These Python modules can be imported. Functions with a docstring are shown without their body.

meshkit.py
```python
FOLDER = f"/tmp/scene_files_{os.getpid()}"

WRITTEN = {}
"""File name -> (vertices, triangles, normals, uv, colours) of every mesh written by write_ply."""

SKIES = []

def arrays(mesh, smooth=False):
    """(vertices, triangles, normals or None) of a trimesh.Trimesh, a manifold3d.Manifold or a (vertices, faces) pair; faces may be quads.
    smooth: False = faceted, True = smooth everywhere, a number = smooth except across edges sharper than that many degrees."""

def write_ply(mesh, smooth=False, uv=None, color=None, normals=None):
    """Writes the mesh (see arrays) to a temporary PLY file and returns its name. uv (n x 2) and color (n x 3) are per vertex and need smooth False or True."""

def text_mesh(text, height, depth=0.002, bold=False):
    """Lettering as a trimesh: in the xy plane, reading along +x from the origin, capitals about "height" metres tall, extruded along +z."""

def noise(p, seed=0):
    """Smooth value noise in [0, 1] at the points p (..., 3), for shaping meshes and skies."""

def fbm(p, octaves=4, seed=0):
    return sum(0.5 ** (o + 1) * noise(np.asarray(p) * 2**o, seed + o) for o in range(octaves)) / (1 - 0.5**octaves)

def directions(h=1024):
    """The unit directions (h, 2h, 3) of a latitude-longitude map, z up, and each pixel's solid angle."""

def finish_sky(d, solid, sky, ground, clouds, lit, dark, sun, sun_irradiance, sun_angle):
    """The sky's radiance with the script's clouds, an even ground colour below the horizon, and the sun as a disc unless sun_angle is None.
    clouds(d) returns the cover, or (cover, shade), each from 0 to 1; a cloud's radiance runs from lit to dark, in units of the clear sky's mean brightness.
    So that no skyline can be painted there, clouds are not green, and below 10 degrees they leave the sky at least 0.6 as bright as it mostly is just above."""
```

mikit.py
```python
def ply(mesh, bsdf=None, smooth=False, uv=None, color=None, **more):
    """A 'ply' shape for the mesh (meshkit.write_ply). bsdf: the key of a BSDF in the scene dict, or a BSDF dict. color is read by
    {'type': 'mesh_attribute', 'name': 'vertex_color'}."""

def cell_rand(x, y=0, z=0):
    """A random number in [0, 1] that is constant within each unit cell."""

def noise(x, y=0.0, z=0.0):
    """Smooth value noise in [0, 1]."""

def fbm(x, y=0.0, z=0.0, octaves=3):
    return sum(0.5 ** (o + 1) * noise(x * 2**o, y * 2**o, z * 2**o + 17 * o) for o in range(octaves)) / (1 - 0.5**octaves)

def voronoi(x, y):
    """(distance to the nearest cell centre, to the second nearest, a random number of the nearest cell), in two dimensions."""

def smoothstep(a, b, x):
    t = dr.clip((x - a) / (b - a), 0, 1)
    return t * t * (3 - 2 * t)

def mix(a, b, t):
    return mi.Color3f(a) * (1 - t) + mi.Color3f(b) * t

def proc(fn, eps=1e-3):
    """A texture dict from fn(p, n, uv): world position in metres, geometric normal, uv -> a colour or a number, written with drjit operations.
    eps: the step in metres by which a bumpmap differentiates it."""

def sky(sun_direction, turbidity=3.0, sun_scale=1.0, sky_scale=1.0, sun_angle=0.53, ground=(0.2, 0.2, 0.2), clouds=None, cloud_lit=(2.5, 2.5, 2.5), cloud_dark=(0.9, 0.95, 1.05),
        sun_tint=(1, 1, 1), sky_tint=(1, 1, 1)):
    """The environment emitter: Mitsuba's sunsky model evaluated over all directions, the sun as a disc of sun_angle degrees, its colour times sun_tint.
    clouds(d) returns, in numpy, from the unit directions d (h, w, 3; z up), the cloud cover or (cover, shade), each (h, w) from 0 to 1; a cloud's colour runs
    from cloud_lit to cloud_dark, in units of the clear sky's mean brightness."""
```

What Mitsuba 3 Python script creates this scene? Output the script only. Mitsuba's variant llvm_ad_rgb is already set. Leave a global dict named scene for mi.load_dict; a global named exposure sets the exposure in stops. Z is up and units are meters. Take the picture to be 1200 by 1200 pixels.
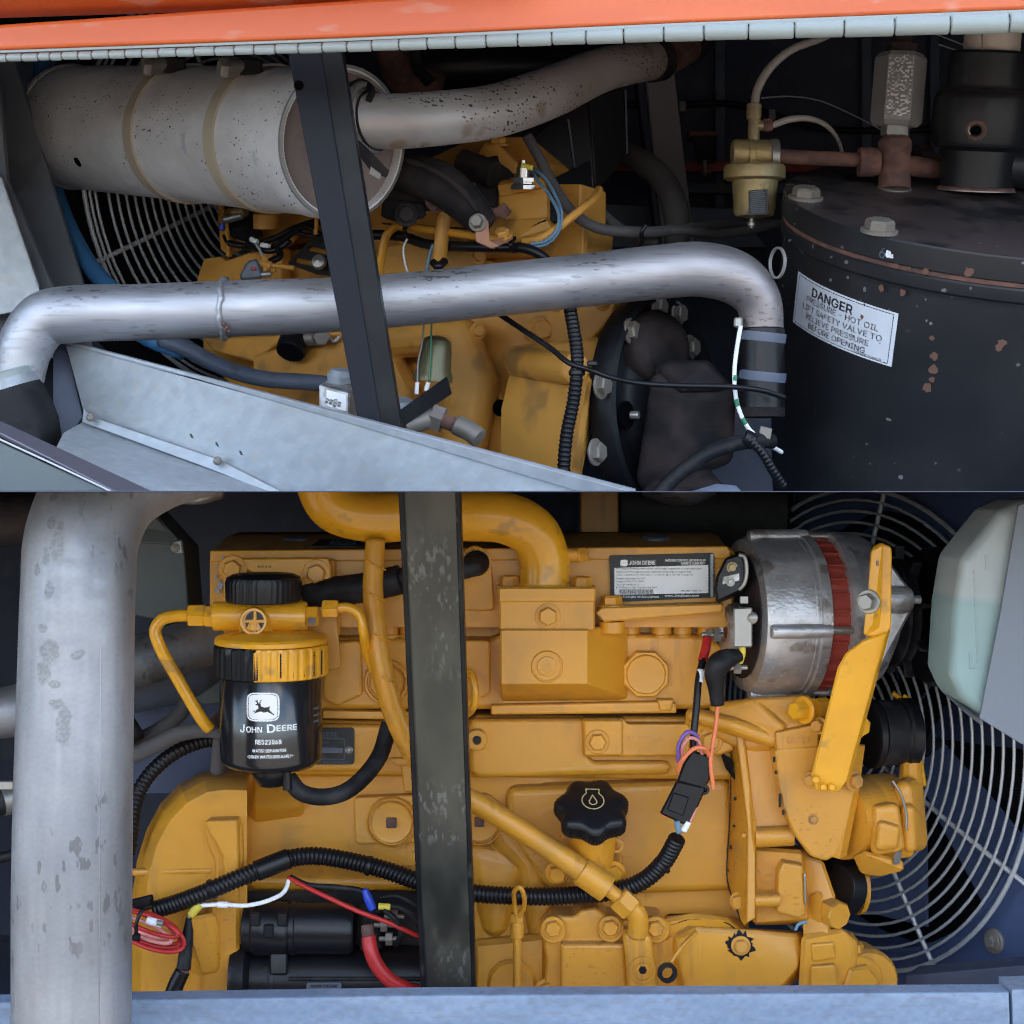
import math, random, numpy as np, trimesh, drjit as dr, mitsuba as mi, mikit, meshkit
from shapely.geometry import Polygon
from mikit import noise, fbm, smoothstep, mix, voronoi
random.seed(5); rng = np.random.default_rng(5)
scene, labels = {}, {}
T = mi.ScalarTransform4f

# ---------------------------------------------------------------- camera, sky, exposure
D = 2.0                                     # metres from the lens to the plane y = 0
scene['camera'] = {'type': 'perspective', 'fov': 2 * math.degrees(math.atan(0.3)), 'fov_axis': 'x', 'near_clip': 0.05, 'far_clip': 60.0,
                   'principal_point_offset_x': 0.0, 'principal_point_offset_y': 0.02,
                   'to_world': T().look_at(origin=[0, -D, 0], target=[0, 0, 0], up=[0, 0, 1])}
def clouds(d):                              # unseen clouds, added all over the sky for brighter light and highlights
    c = meshkit.fbm(d * np.array([2.6, 2.6, 5.0]) + 4.0, 5, 3)
    k = np.clip((c - 0.47) / 0.16, 0, 1)
    return k * k * (3 - 2 * k) * 0.9, np.clip(meshkit.fbm(d * 5.0, 3, 9), 0, 1) * 0.5
scene['sky'] = mikit.sky([0.30, 0.62, 0.75], turbidity=3, clouds=clouds, ground=(0.10, 0.10, 0.10), sky_tint=(1.06, 1.0, 0.93))
exposure = 4.5

# ---------------------------------------------------------------- materials
def pr(color, rough=0.5, metal=0.0, **k):
    c = {'type': 'rgb', 'value': list(color)} if isinstance(color, (tuple, list)) else color
    return {'type': 'twosided', 'bsdf': {'type': 'principled', 'base_color': c, 'roughness': rough, 'metallic': metal, **k}}
def bump(inner, fn, scale=1.0, eps=5e-4):
    b = inner['bsdf']
    return {'type': 'twosided', 'bsdf': {'type': 'bumpmap', 'arbitrary': mikit.proc(fn, eps), 'scale': scale, 'bsdf': b}}
def C(*c): return mi.Color3f(*c)

def f_yellow(p, n, uv):
    a = fbm(p.x * 9 + 3, p.y * 9, p.z * 9, 3); b = fbm(p.x * 60, p.y * 60, p.z * 60, 2)
    c = mix((0.62, 0.280, 0.022), (0.57, 0.25, 0.023), smoothstep(0.35, 0.65, a))
    c = mix(c, (0.36, 0.185, 0.045), smoothstep(0.54, 0.80, fbm(p.x * 22, p.y * 22 + 9, p.z * 14, 3)) * 0.4)
    c = mix(c, (0.30, 0.15, 0.04), smoothstep(0.62, 0.78, fbm(p.x * 85, p.y * 85, p.z * 11 + 3, 3)) * smoothstep(0.50, 0.66, fbm(p.x * 6, p.y * 6, p.z * 6 + 8, 2)) * 0.4)   # oily runs
    c = mix(c, (0.21, 0.115, 0.045), smoothstep(0.45, 0.95, n.z) * (0.55 + 0.35 * b))          # dust on upward faces, darkened further for the dark ceiling they reflect
    return mix(c, (0.10, 0.065, 0.03), smoothstep(0.80, 0.86, noise(p.x * 260, p.y * 260, p.z * 260)) * smoothstep(0.56, 0.68, a) * 0.25)
def f_cast(p, n, uv): return fbm(p.x * 330, p.y * 330, p.z * 330, 2) * 0.0011
def f_cast2(p, n, uv): return noise(p.x * 620, p.y * 620, p.z * 620) * 0.0006 + noise(p.x * 180, p.y * 180, p.z * 180) * 0.0006
scene['m_yellow'] = bump(pr(mikit.proc(f_yellow), 0.38, specular=0.5, clearcoat=0.10, clearcoat_gloss=0.7), f_cast2, 0.40, 3e-4)
def f_bright(p, n, uv):
    a = fbm(p.x * 14, p.y * 14 + 4, p.z * 14, 3)
    c = mix((0.74, 0.35, 0.014), (0.66, 0.30, 0.016), smoothstep(0.35, 0.7, a))
    return mix(c, (0.30, 0.17, 0.05), smoothstep(0.60, 0.75, fbm(p.x * 45 + 7, p.y * 45, p.z * 45, 3)) * 0.55)
scene['m_bright'] = pr(mikit.proc(f_bright), 0.28, specular=0.5, clearcoat=0.4, clearcoat_gloss=0.9)
def f_dirty(p, n, uv):
    a = fbm(p.x * 12, p.y * 12, p.z * 12 + 5, 3)
    c = mix((0.60, 0.285, 0.052), (0.51, 0.24, 0.045), smoothstep(0.4, 0.66, a))
    c = mix(c, (0.15, 0.085, 0.04), smoothstep(0.5, 0.95, n.z) * 0.45)
    return mix(c, (0.20, 0.11, 0.05), smoothstep(0.58, 0.80, fbm(p.x * 26, p.y * 26, p.z * 18, 3)) * 0.6)
scene['m_dirty'] = bump(pr(mikit.proc(f_dirty), 0.5, specular=0.4), f_cast, 0.45)
def f_alu(p, n, uv):
    a = fbm(p.x * 11, p.y * 11, p.z * 11, 3); s = fbm(p.x * 26, p.y * 240, p.z * 240, 2)
    c = mix((0.52, 0.52, 0.545), (0.40, 0.40, 0.42), smoothstep(0.35, 0.7, a)) * (0.93 + 0.10 * s)
    c = mix(c, (0.30, 0.29, 0.29), smoothstep(0.62, 0.74, fbm(p.x * 22, p.y * 190, p.z * 190, 2)) * 0.40)
    c = mix(c, (0.13, 0.12, 0.12), smoothstep(0.61, 0.67, fbm(p.x * 95, p.y * 240, p.z * 240, 3)) * smoothstep(0.40, 0.58, a) * 0.85)
    c = mix(c, (0.40, 0.31, 0.29), smoothstep(0.02, 0.30, p.x) * 0.45 * (0.4 + a))             # pinkish brown towards the right end
    return mix(c, (0.38, 0.30, 0.27), smoothstep(0.62, 0.80, fbm(p.x * 5 + 2, p.y * 5, p.z * 20, 2)) * 0.5)
def f_alur(p, n, uv): return 0.42 + 0.24 * fbm(p.x * 30, p.y * 90, p.z * 90, 3)
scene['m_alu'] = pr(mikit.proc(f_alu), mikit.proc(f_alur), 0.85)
PRINTS = [(70, 640, 9, 15), (57, 652, 5, 10), (60, 612, 5, 7), (73, 616, 4, 6), (62, 690, 6, 9), (55, 735, 5, 5), (96, 766, 8, 6), (62, 762, 12, 15), (55, 785, 8, 12), (70, 800, 7, 5), (71, 822, 8, 6), (80, 850, 9, 22), (60, 580, 6, 6), (45, 668, 4, 8)]
PRINTS = [((a - 600) * .83e-3, (576 - b) * .83e-3, c * .9e-3, d * .9e-3) for a, b, c, d in PRINTS]
def f_pipe(p, n, uv):                       # oxidised pipe of the lower bay: matt, with oily hand prints
    a = fbm(p.x * 16, p.y * 16, p.z * 5, 3); s = fbm(p.x * 190, p.y * 190, p.z * 12, 2); t = fbm(p.x * 300, p.y * 300, p.z * 300, 2)
    c = mix((0.345, 0.355, 0.38), (0.25, 0.26, 0.28), smoothstep(0.32, 0.7, a)) * (0.84 + 0.18 * s + 0.16 * t)
    c = mix(c, (0.20, 0.19, 0.18), smoothstep(0.50, 0.75, fbm(p.x * 30 + 7, p.y * 30, p.z * 8, 3)) * 0.35)
    m = mi.Float(0)
    wob = fbm(p.x * 130, p.y * 130, p.z * 130, 2) - 0.5
    for x, z, rx, rz in PRINTS:
        m = dr.maximum(m, smoothstep(1.15, 0.75, dr.sqrt(dr.square((p.x - x) / rx) + dr.square((p.z - z) / rz)) + 0.9 * wob))
    m *= 0.6 + 0.4 * smoothstep(0.40, 0.58, noise(p.x * 420, p.y * 420, p.z * 420))
    c = mix(c, (0.15, 0.155, 0.155), m * 0.55)
    return mix(c, (0.09, 0.09, 0.09), smoothstep(0.62, 0.70, fbm(p.x * 160, p.y * 160, p.z * 50, 3)) * smoothstep(0.5, 0.66, a) * 0.55)
scene['m_pipe'] = pr(mikit.proc(f_pipe), mikit.proc(f_alur), 0.8)
def f_pit(p, n, uv):                        # heat-stained pitted exhaust
    a = fbm(p.x * 8, p.y * 8, p.z * 8, 3)
    c = mix((0.55, 0.53, 0.51), (0.40, 0.36, 0.33), smoothstep(0.35, 0.68, a))
    c = mix(c, (0.34, 0.22, 0.17), smoothstep(-0.12, 0.18, p.x) * 0.55)
    c = mix(c, (0.30, 0.19, 0.11), smoothstep(0.66, 0.78, fbm(p.x * 30, p.y * 30, p.z * 30 + 2, 2)) * 0.6)
    d = noise(p.x * 230, p.y * 330, p.z * 330)
    return mix(c, (0.06, 0.045, 0.04), smoothstep(0.72, 0.80, d) * smoothstep(0.42, 0.58, fbm(p.x * 17 + 5, p.y * 17, p.z * 17, 2)) * 0.95)
scene['m_exhaust'] = pr(mikit.proc(f_pit), 0.46, 0.35)
def f_muf(p, n, uv):
    a = fbm(p.x * 9, p.y * 9, p.z * 9, 3); s = fbm(p.x * 90, p.y * 90, p.z * 90, 2)
    c = mix((0.64, 0.62, 0.605), (0.52, 0.495, 0.48), smoothstep(0.35, 0.68, a)) * (0.92 + 0.14 * s)
    d = noise(p.x * 240 + 9, p.y * 240, p.z * 300)
    return mix(c, (0.09, 0.075, 0.065), smoothstep(0.82, 0.88, d) * smoothstep(0.50, 0.64, fbm(p.x * 15 + 1, p.y * 15, p.z * 15, 2)) * 0.9)
scene['m_muffler'] = pr(mikit.proc(f_muf), 0.5, 0.25)
def f_galv(p, n, uv):
    u, v = p.x * 120 + p.y * 60, p.z * 120 + p.y * 90
    r = voronoi(u, v)[2]; a = fbm(p.x * 13, p.y * 13, p.z * 13, 3)
    c = mix((0.32, 0.35, 0.375), (0.36, 0.385, 0.405), r) * (0.76 + 0.42 * a)
    c = c * (0.86 + 0.26 * fbm(p.x * 70, p.y * 70, p.z * 70, 3))
    return mix(c, (0.34, 0.31, 0.28), smoothstep(0.60, 0.74, fbm(p.x * 60, p.y * 60 + 3, p.z * 120, 3)) * 0.4)
scene['m_galv'] = pr(mikit.proc(f_galv), 0.44, 0.45)
def f_rail(p, n, uv):
    a = fbm(p.x * 12, p.y * 12, p.z * 40, 3)
    c = mix((0.135, 0.19, 0.285), (0.18, 0.24, 0.34), smoothstep(0.3, 0.7, a)) * (0.85 + 0.3 * fbm(p.x * 160, p.y * 160, p.z * 160, 2))
    return mix(c, (0.13, 0.13, 0.14), smoothstep(0.60, 0.72, fbm(p.x * 90, p.y * 90, p.z * 260, 3)) * 0.3)
def f_end(p, n, uv):
    a = fbm(p.x * 10, p.y * 10, p.z * 10 + 3, 3)
    return mix(mix((0.115, 0.122, 0.138), (0.155, 0.163, 0.18), smoothstep(0.3, 0.7, a)), (0.08, 0.08, 0.085), smoothstep(0.58, 0.75, fbm(p.x * 40, p.y * 40, p.z * 20, 3)) * 0.5)
def f_black(p, n, uv):                      # black paint, scuffed and dusty
    a = fbm(p.x * 20, p.y * 20, p.z * 20, 3); w = fbm(p.x * 85, p.y * 85, p.z * 40, 3)
    c = mix((0.005, 0.0055, 0.007), (0.011, 0.012, 0.014), smoothstep(0.35, 0.7, a))
    return mix(c, (0.11, 0.11, 0.115), smoothstep(0.60, 0.72, w) * smoothstep(0.54, 0.70, fbm(p.x * 7 + 4, p.y * 7, p.z * 7, 3)) * 0.8)
scene['m_black'] = pr(mikit.proc(f_black), 0.44, specular=0.25)
def f_tank(p, n, uv):
    a = fbm(p.x * 8, p.y * 8, p.z * 8, 3)
    c = mix((0.011, 0.012, 0.015), (0.021, 0.021, 0.023), smoothstep(0.3, 0.7, a))
    c = mix(c, (0.060, 0.046, 0.045), smoothstep(0.5, 0.9, n.z) * smoothstep(0.3, 0.62, fbm(p.x * 18, p.y * 18, 3, 4)) * 0.9)
    return mix(c, (0.45, 0.45, 0.45), smoothstep(0.86, 0.90, noise(p.x * 120, p.y * 120, p.z * 120)) * smoothstep(0.56, 0.70, a) * 0.35)
scene['m_tank'] = pr(mikit.proc(f_tank), 0.38, specular=0.35)
def f_olive(p, n, uv):
    a = fbm(p.x * 28, p.y * 28, p.z * 9, 4)
    c = mix((0.030, 0.031, 0.026), (0.052, 0.052, 0.041), smoothstep(0.3, 0.7, a))
    c = mix(c, (0.20, 0.21, 0.21), 0.4 * smoothstep(0.52, 0.72, fbm(p.x * 260, p.y * 260, p.z * 60, 3)) * smoothstep(0.50, 0.68, fbm(p.x * 14, p.y * 14, p.z * 11 + 2, 2)) * 0.8)
    return mix(c, (0.008, 0.008, 0.009), smoothstep(-0.30, -0.56, p.z) * smoothstep(0.35, 0.6, fbm(p.x * 40 + 3, p.y * 40, p.z * 9, 3)) * 0.75)   # painted-in fade: the olive reflection gives way to black towards the foot
scene['m_olive'] = pr(mikit.proc(f_olive), 0.30, specular=0.5)
def f_rust(p, n, uv):
    a = fbm(p.x * 60, p.y * 60, p.z * 60, 4)
    return mix((0.165, 0.078, 0.058), (0.095, 0.052, 0.044), smoothstep(0.35, 0.65, a))
scene['m_rust'] = bump(pr(mikit.proc(f_rust), 0.8), f_cast, 1.0)
def f_mani(p, n, uv):
    a = fbm(p.x * 26, p.y * 26, p.z * 26, 3)
    return mix((0.034, 0.025, 0.024), (0.012, 0.011, 0.012), smoothstep(0.3, 0.7, a))
scene['m_castiron'] = bump(pr(mikit.proc(f_mani), 0.72, specular=0.2), f_cast, 1.0)
def f_castalu(p, n, uv):
    a = fbm(p.x * 30, p.y * 30, p.z * 30, 3); d = noise(p.x * 260, p.y * 260, p.z * 260)
    c = mix((0.56, 0.56, 0.575), (0.38, 0.38, 0.39), smoothstep(0.3, 0.66, a))
    c = mix(c, (0.15, 0.125, 0.10), smoothstep(0.56, 0.72, fbm(p.x * 44, p.y * 44, p.z * 44 + 8, 3)) * 0.7)
    return mix(c, (0.62, 0.62, 0.61), smoothstep(0.78, 0.86, d) * 0.45)
scene['m_castalu'] = bump(pr(mikit.proc(f_castalu), 0.42, 0.7), f_cast, 0.5)
def f_brass(p, n, uv):
    a = fbm(p.x * 40, p.y * 40, p.z * 40, 3)
    return mix((0.40, 0.30, 0.135), (0.29, 0.235, 0.135), smoothstep(0.3, 0.7, a))
scene['m_brass'] = bump(pr(mikit.proc(f_brass), 0.42, 0.45), f_cast, 0.6)
def f_orange(p, n, uv):
    a = fbm(p.x * 5, p.y * 5, p.z * 30, 3)
    c = mix((0.58, 0.115, 0.028), (0.53, 0.10, 0.025), smoothstep(0.3, 0.7, a))
    return mix(c, (0.55, 0.34, 0.27), smoothstep(0.64, 0.8, fbm(p.x * 22, p.y * 22, p.z * 60, 3)) * 0.35)
scene['m_orange'] = pr(mikit.proc(f_orange), 0.38, specular=0.5)
def f_wall(p, n, uv):
    a = fbm(p.x * 7, p.y * 7, p.z * 7, 3)
    c = mix((0.030, 0.040, 0.074), (0.046, 0.056, 0.088), smoothstep(0.3, 0.7, a))
    return mix(c, (0.085, 0.08, 0.078), smoothstep(0.58, 0.75, fbm(p.x * 30, p.y * 30, p.z * 22, 3)) * 0.4)
scene['m_wall'] = pr(mikit.proc(f_wall), 0.55)
def f_grey(p, n, uv):
    a = fbm(p.x * 10, p.y * 10, p.z * 10, 3)
    c = mix((0.085, 0.105, 0.15), (0.115, 0.135, 0.18), smoothstep(0.3, 0.7, a))
    return mix(c, (0.06, 0.055, 0.05), smoothstep(0.6, 0.75, fbm(p.x * 26, p.y * 26, p.z * 26 + 4, 3)) * 0.5)
scene['m_grey'] = pr(mikit.proc(f_grey), 0.5)
def f_rubber(p, n, uv):
    a = fbm(p.x * 40, p.y * 40, p.z * 40, 3)
    return mix((0.009, 0.009, 0.011), (0.024, 0.024, 0.026), smoothstep(0.4, 0.75, a))
scene['m_rubber'] = pr(mikit.proc(f_rubber), 0.55, specular=0.25)
scene['m_plastic'] = pr((0.007, 0.007, 0.009), 0.36, specular=0.35)
scene['m_can'] = pr((0.010, 0.010, 0.012), 0.16, clearcoat=0.6, clearcoat_gloss=0.95)
scene['m_zinc'] = pr((0.33, 0.32, 0.30), 0.38, 0.7)
scene['m_bolt'] = pr((0.22, 0.195, 0.165), 0.5, 0.4)
scene['m_wire'] = pr((0.46, 0.47, 0.48), 0.42, 0.3)
scene['m_white'] = pr((0.82, 0.83, 0.84), 0.45)
scene['m_print'] = pr((0.012, 0.012, 0.014), 0.5)
scene['m_gold'] = pr((0.42, 0.36, 0.17), 0.45)
scene['m_red'] = pr((0.46, 0.022, 0.022), 0.4)
scene['m_lacquer'] = pr((0.27, 0.040, 0.026), 0.45)
scene['m_pink'] = pr((0.62, 0.23, 0.20), 0.45)
scene['m_coral'] = pr((0.75, 0.19, 0.07), 0.45)
scene['m_purple'] = pr((0.17, 0.09, 0.35), 0.45)
scene['m_blue'] = pr((0.045, 0.17, 0.36), 0.5)
scene['m_bluewire'] = pr((0.13, 0.24, 0.34), 0.45)
scene['m_bluecap'] = pr((0.02, 0.06, 0.45), 0.4)
scene['m_green'] = pr((0.03, 0.20, 0.10), 0.45)
scene['m_yellowcap'] = pr((0.62, 0.50, 0.06), 0.45)
scene['m_bluepanel'] = pr((0.05, 0.075, 0.16), 0.5)
scene['m_dkbox'] = pr((0.085, 0.10, 0.10), 0.5)
scene['m_redpaint'] = pr((0.25, 0.035, 0.02), 0.5)
scene['m_plated'] = pr((0.25, 0.24, 0.235), 0.5, 0.2)
scene['m_bulb'] = pr((0.13, 0.12, 0.065), 0.32, 0.35)
scene['m_clampring'] = pr((0.16, 0.145, 0.14), 0.55, 0.3)
scene['m_hole'] = pr((0.003, 0.003, 0.004), 0.9, specular=0.0)
scene['m_endgrey'] = pr(mikit.proc(f_end), 0.5)
scene['m_mufend'] = pr((0.20, 0.15, 0.135), 0.6)
scene['m_dusty'] = pr((0.082, 0.076, 0.076), 0.65, specular=0.25)
scene['m_rail'] = pr(mikit.proc(f_rail), 0.5)
scene['m_strap'] = pr((0.16, 0.18, 0.21), 0.5, 0.3)
scene['m_shroud'] = pr((0.055, 0.080, 0.165), 0.5)
scene['m_hinge'] = pr((0.27, 0.31, 0.30), 0.5, 0.1)
scene['m_band'] = pr((0.46, 0.385, 0.285), 0.5, 0.3)
scene['m_rim'] = pr((0.15, 0.15, 0.18), 0.33, 0.6)
scene['m_blackblue'] = pr((0.010, 0.012, 0.018), 0.5, specular=0.2)
scene['m_copper'] = pr((0.30, 0.135, 0.075), 0.5, 0.2)
scene['m_chrome'] = pr((0.62, 0.62, 0.63), 0.18, 0.95)
scene['m_colm'] = pr((0.25, 0.235, 0.24), 0.6)
scene['m_label'] = pr((0.66, 0.70, 0.76), 0.4)
scene['m_rustchip'] = pr((0.135, 0.068, 0.046), 0.75)
scene['m_palepipe'] = pr((0.55, 0.45, 0.37), 0.5, 0.2)
scene['m_clear'] = pr((0.30, 0.27, 0.25), 0.35)
def f_spang(p, n, uv): return mix((0.22, 0.215, 0.21), (0.62, 0.62, 0.61), smoothstep(0.45, 0.75, noise(p.x * 420, p.y * 420, p.z * 420)))
scene['m_spangle'] = pr(mikit.proc(f_spang), 0.45, 0.5)
def f_bottle(p, n, uv):                     # milky bottle, the coolant inside shows through up to its level
    lvl = smoothstep(-0.110, -0.122, p.z + 0.10 * (p.x - 0.48))
    return mix((0.33, 0.365, 0.36), (0.225, 0.325, 0.32), lvl) * (0.92 + 0.16 * fbm(p.x * 30, p.y * 30, p.z * 30, 2))
scene['m_bottle'] = pr(mikit.proc(f_bottle), 0.40)
scene['m_coolant'] = pr((0.215, 0.31, 0.30), 0.42)

# ---------------------------------------------------------------- geometry helpers
def S(y): return (D + y) / D / 1000.0                       # metres per photograph pixel at depth y
def P(px, py, y=0.0): return np.array([(px - 600) * S(y), y, (576 - py) * S(y)])
def PP(pts, y=None): return np.array([P(*(q if len(q) > 2 else (q[0], q[1], y))) for q in pts])
def unit(v): v = np.asarray(v, float); return v / np.linalg.norm(v)
def TM(v, f):
    return trimesh.Trimesh(np.asarray(v, float), np.asarray(f, int), process=False)
def join(*ms): return trimesh.util.concatenate([m for m in ms])
def rounded(pts, r):
    g = Polygon(pts)
    if r > 0:
        h = g.buffer(-r, quad_segs=5).buffer(2 * r, quad_segs=5).buffer(-r, quad_segs=5)
        if h.geom_type == 'Polygon' and not h.is_empty: g = h
        g = g.simplify(r * 0.02)
    return g
def ring_inset(R, d):
    e = np.roll(R, -1, 0) - R; e /= np.maximum(np.linalg.norm(e, axis=1, keepdims=True), 1e-12)
    nl = np.stack([-e[:, 1], e[:, 0]], 1); a = np.roll(nl, 1, 0)
    k = np.maximum(1 + (a * nl).sum(1, keepdims=True), 0.35)
    return R + d * (a + nl) / k
def slab_rings(g, O, U, V, W, depth, b):
    """polygon g (shapely, in the units of U and V) with its outline bevelled by b at the front, depth deep along W."""
    rings = [np.array(g.exterior.coords)[:-1]] + [np.array(i.coords)[:-1] for i in g.interiors]
    out = []
    for k, R in enumerate(rings):
        A = 0.5 * np.sum(R[:, 0] * np.roll(R[:, 1], -1) - np.roll(R[:, 0], -1) * R[:, 1])
        out.append(R if (A > 0) == (k == 0) else R[::-1])
    lv = [(b, 0), (0.5 * b, 0.134 * b), (0.134 * b, 0.5 * b), (0, b), (0, depth)] if b > 0 else [(0, 0), (0, depth)]
    vs, fs, base = [], [], 0
    n = sum(len(R) for R in out)
    for ins, w in lv:
        for R in out:
            Q = ring_inset(R, ins)
            vs.append(O + Q[:, :1] * U + Q[:, 1:] * V + w * W)
    for k in range(len(lv) - 1):
        at = 0
        for R in out:
            m = len(R); i = np.arange(m) + at; j = (np.arange(m) + 1) % m + at
            f, gk = k * n, (k + 1) * n
            fs += [np.stack([i + f, i + gk, j + f], 1), np.stack([j + f, i + gk, j + gk], 1)]
            at += m
    fr = Polygon(ring_inset(out[0], lv[0][0]), [ring_inset(R, lv[0][0]) for R in out[1:]]) if b > 0 else Polygon(out[0], out[1:])
    import mapbox_earcut as me
    pts = np.vstack([ring_inset(R, lv[0][0]) for R in out]); ends = np.cumsum([len(R) for R in out]).astype(np.uint32)
    t = me.triangulate_float64(pts, ends).reshape(-1, 3).astype(int)
    e1, e2 = pts[t[:, 1]] - pts[t[:, 0]], pts[t[:, 2]] - pts[t[:, 0]]; ar = e1[:, 0] * e2[:, 1] - e1[:, 1] * e2[:, 0]
    t = np.where((ar < 0)[:, None], t[:, ::-1], t)
    fs += [t, t[:, ::-1] + (len(lv) - 1) * n]
    return TM(np.vstack(vs), np.vstack(fs))
X3, Y3, Z3 = np.array([1.0, 0, 0]), np.array([0, 1.0, 0]), np.array([0, 0, 1.0])
def plate(pts, y, depth, b=0.0025, r=3, holes=()):
    """outline in photograph pixels at depth y, extruded away from the viewer."""
    g = rounded(pts, r)
    if holes: g = Polygon(g.exterior.coords, [h for h in holes])
    tr = lambda q: np.stack([(np.array(q)[:, 0] - 600) * S(y), (576 - np.array(q)[:, 1]) * S(y)], 1)
    g = Polygon(tr(g.exterior.coords), [tr(i.coords) for i in g.interiors])
    return slab_rings(g, Y3 * y, X3, Z3, Y3, depth, b)
def circ(cx, cy, r, n=28, ry=None, ph=0):
    a = np.arange(n) * 2 * np.pi / n + ph
    return [(cx + r * math.cos(t), cy + (ry or r) * math.sin(t)) for t in a]
def rect(x0, y0, x1, y1): return [(x0, y0), (x1, y0), (x1, y1), (x0, y1)]
def sheet(pts, th=0.004, b=0.0008, r=0, holes=()):
    """a flat plate through (px, py, depth) corners, th thick away from the viewer; holes in (px, py) are cast onto its plane."""
    q = PP(pts); c = q.mean(0)
    nrm = unit(sum(np.cross(q[i] - c, q[(i + 1) % len(q)] - c) for i in range(len(q))))
    if nrm @ (np.array([0, -D, 0]) - c) < 0: nrm = -nrm
    U = unit(q[1] - q[0]); U = unit(U - nrm * (U @ nrm)); V = np.cross(nrm, U)
    two = lambda z: np.stack([(z - c) @ U, (z - c) @ V], 1)
    def cast(hole):
        o = np.array([0, -D, 0]); out = []
        for h in hole:
            d = P(h[0], h[1], 0) - o; out.append(o + d * ((c - o) @ nrm) / (d @ nrm))
        return two(np.array(out))
    g = rounded(two(q), r * S(0))
    if holes: g = Polygon(g.exterior.coords, [cast(h) for h in holes])
    return slab_rings(g, c, U, V, -nrm, th, b)
def hull(pts, e=0.002):
    """convex block over (px, py, depth) corners with chamfered edges."""
    q = PP(pts); o = np.vstack([np.eye(3), -np.eye(3)]) * e
    return trimesh.convex.convex_hull((q[:, None] + o[None]).reshape(-1, 3))
def box3(c, size, R=None, b=0.002):
    h = np.array(size) / 2; pts = []
    b = min(b, h.min() * 0.45)
    for k in range(3):
        for s in np.ndindex(2, 2, 2):
            v = (np.array(s) * 2 - 1) * (h - b); v[k] += (s[k] * 2 - 1) * b; pts.append(v)
    m = trimesh.convex.convex_hull(np.array(pts))
    v = np.array(m.vertices)
    if R is not None: v = v @ np.asarray(R).T
    return TM(v + c, m.faces)
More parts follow.
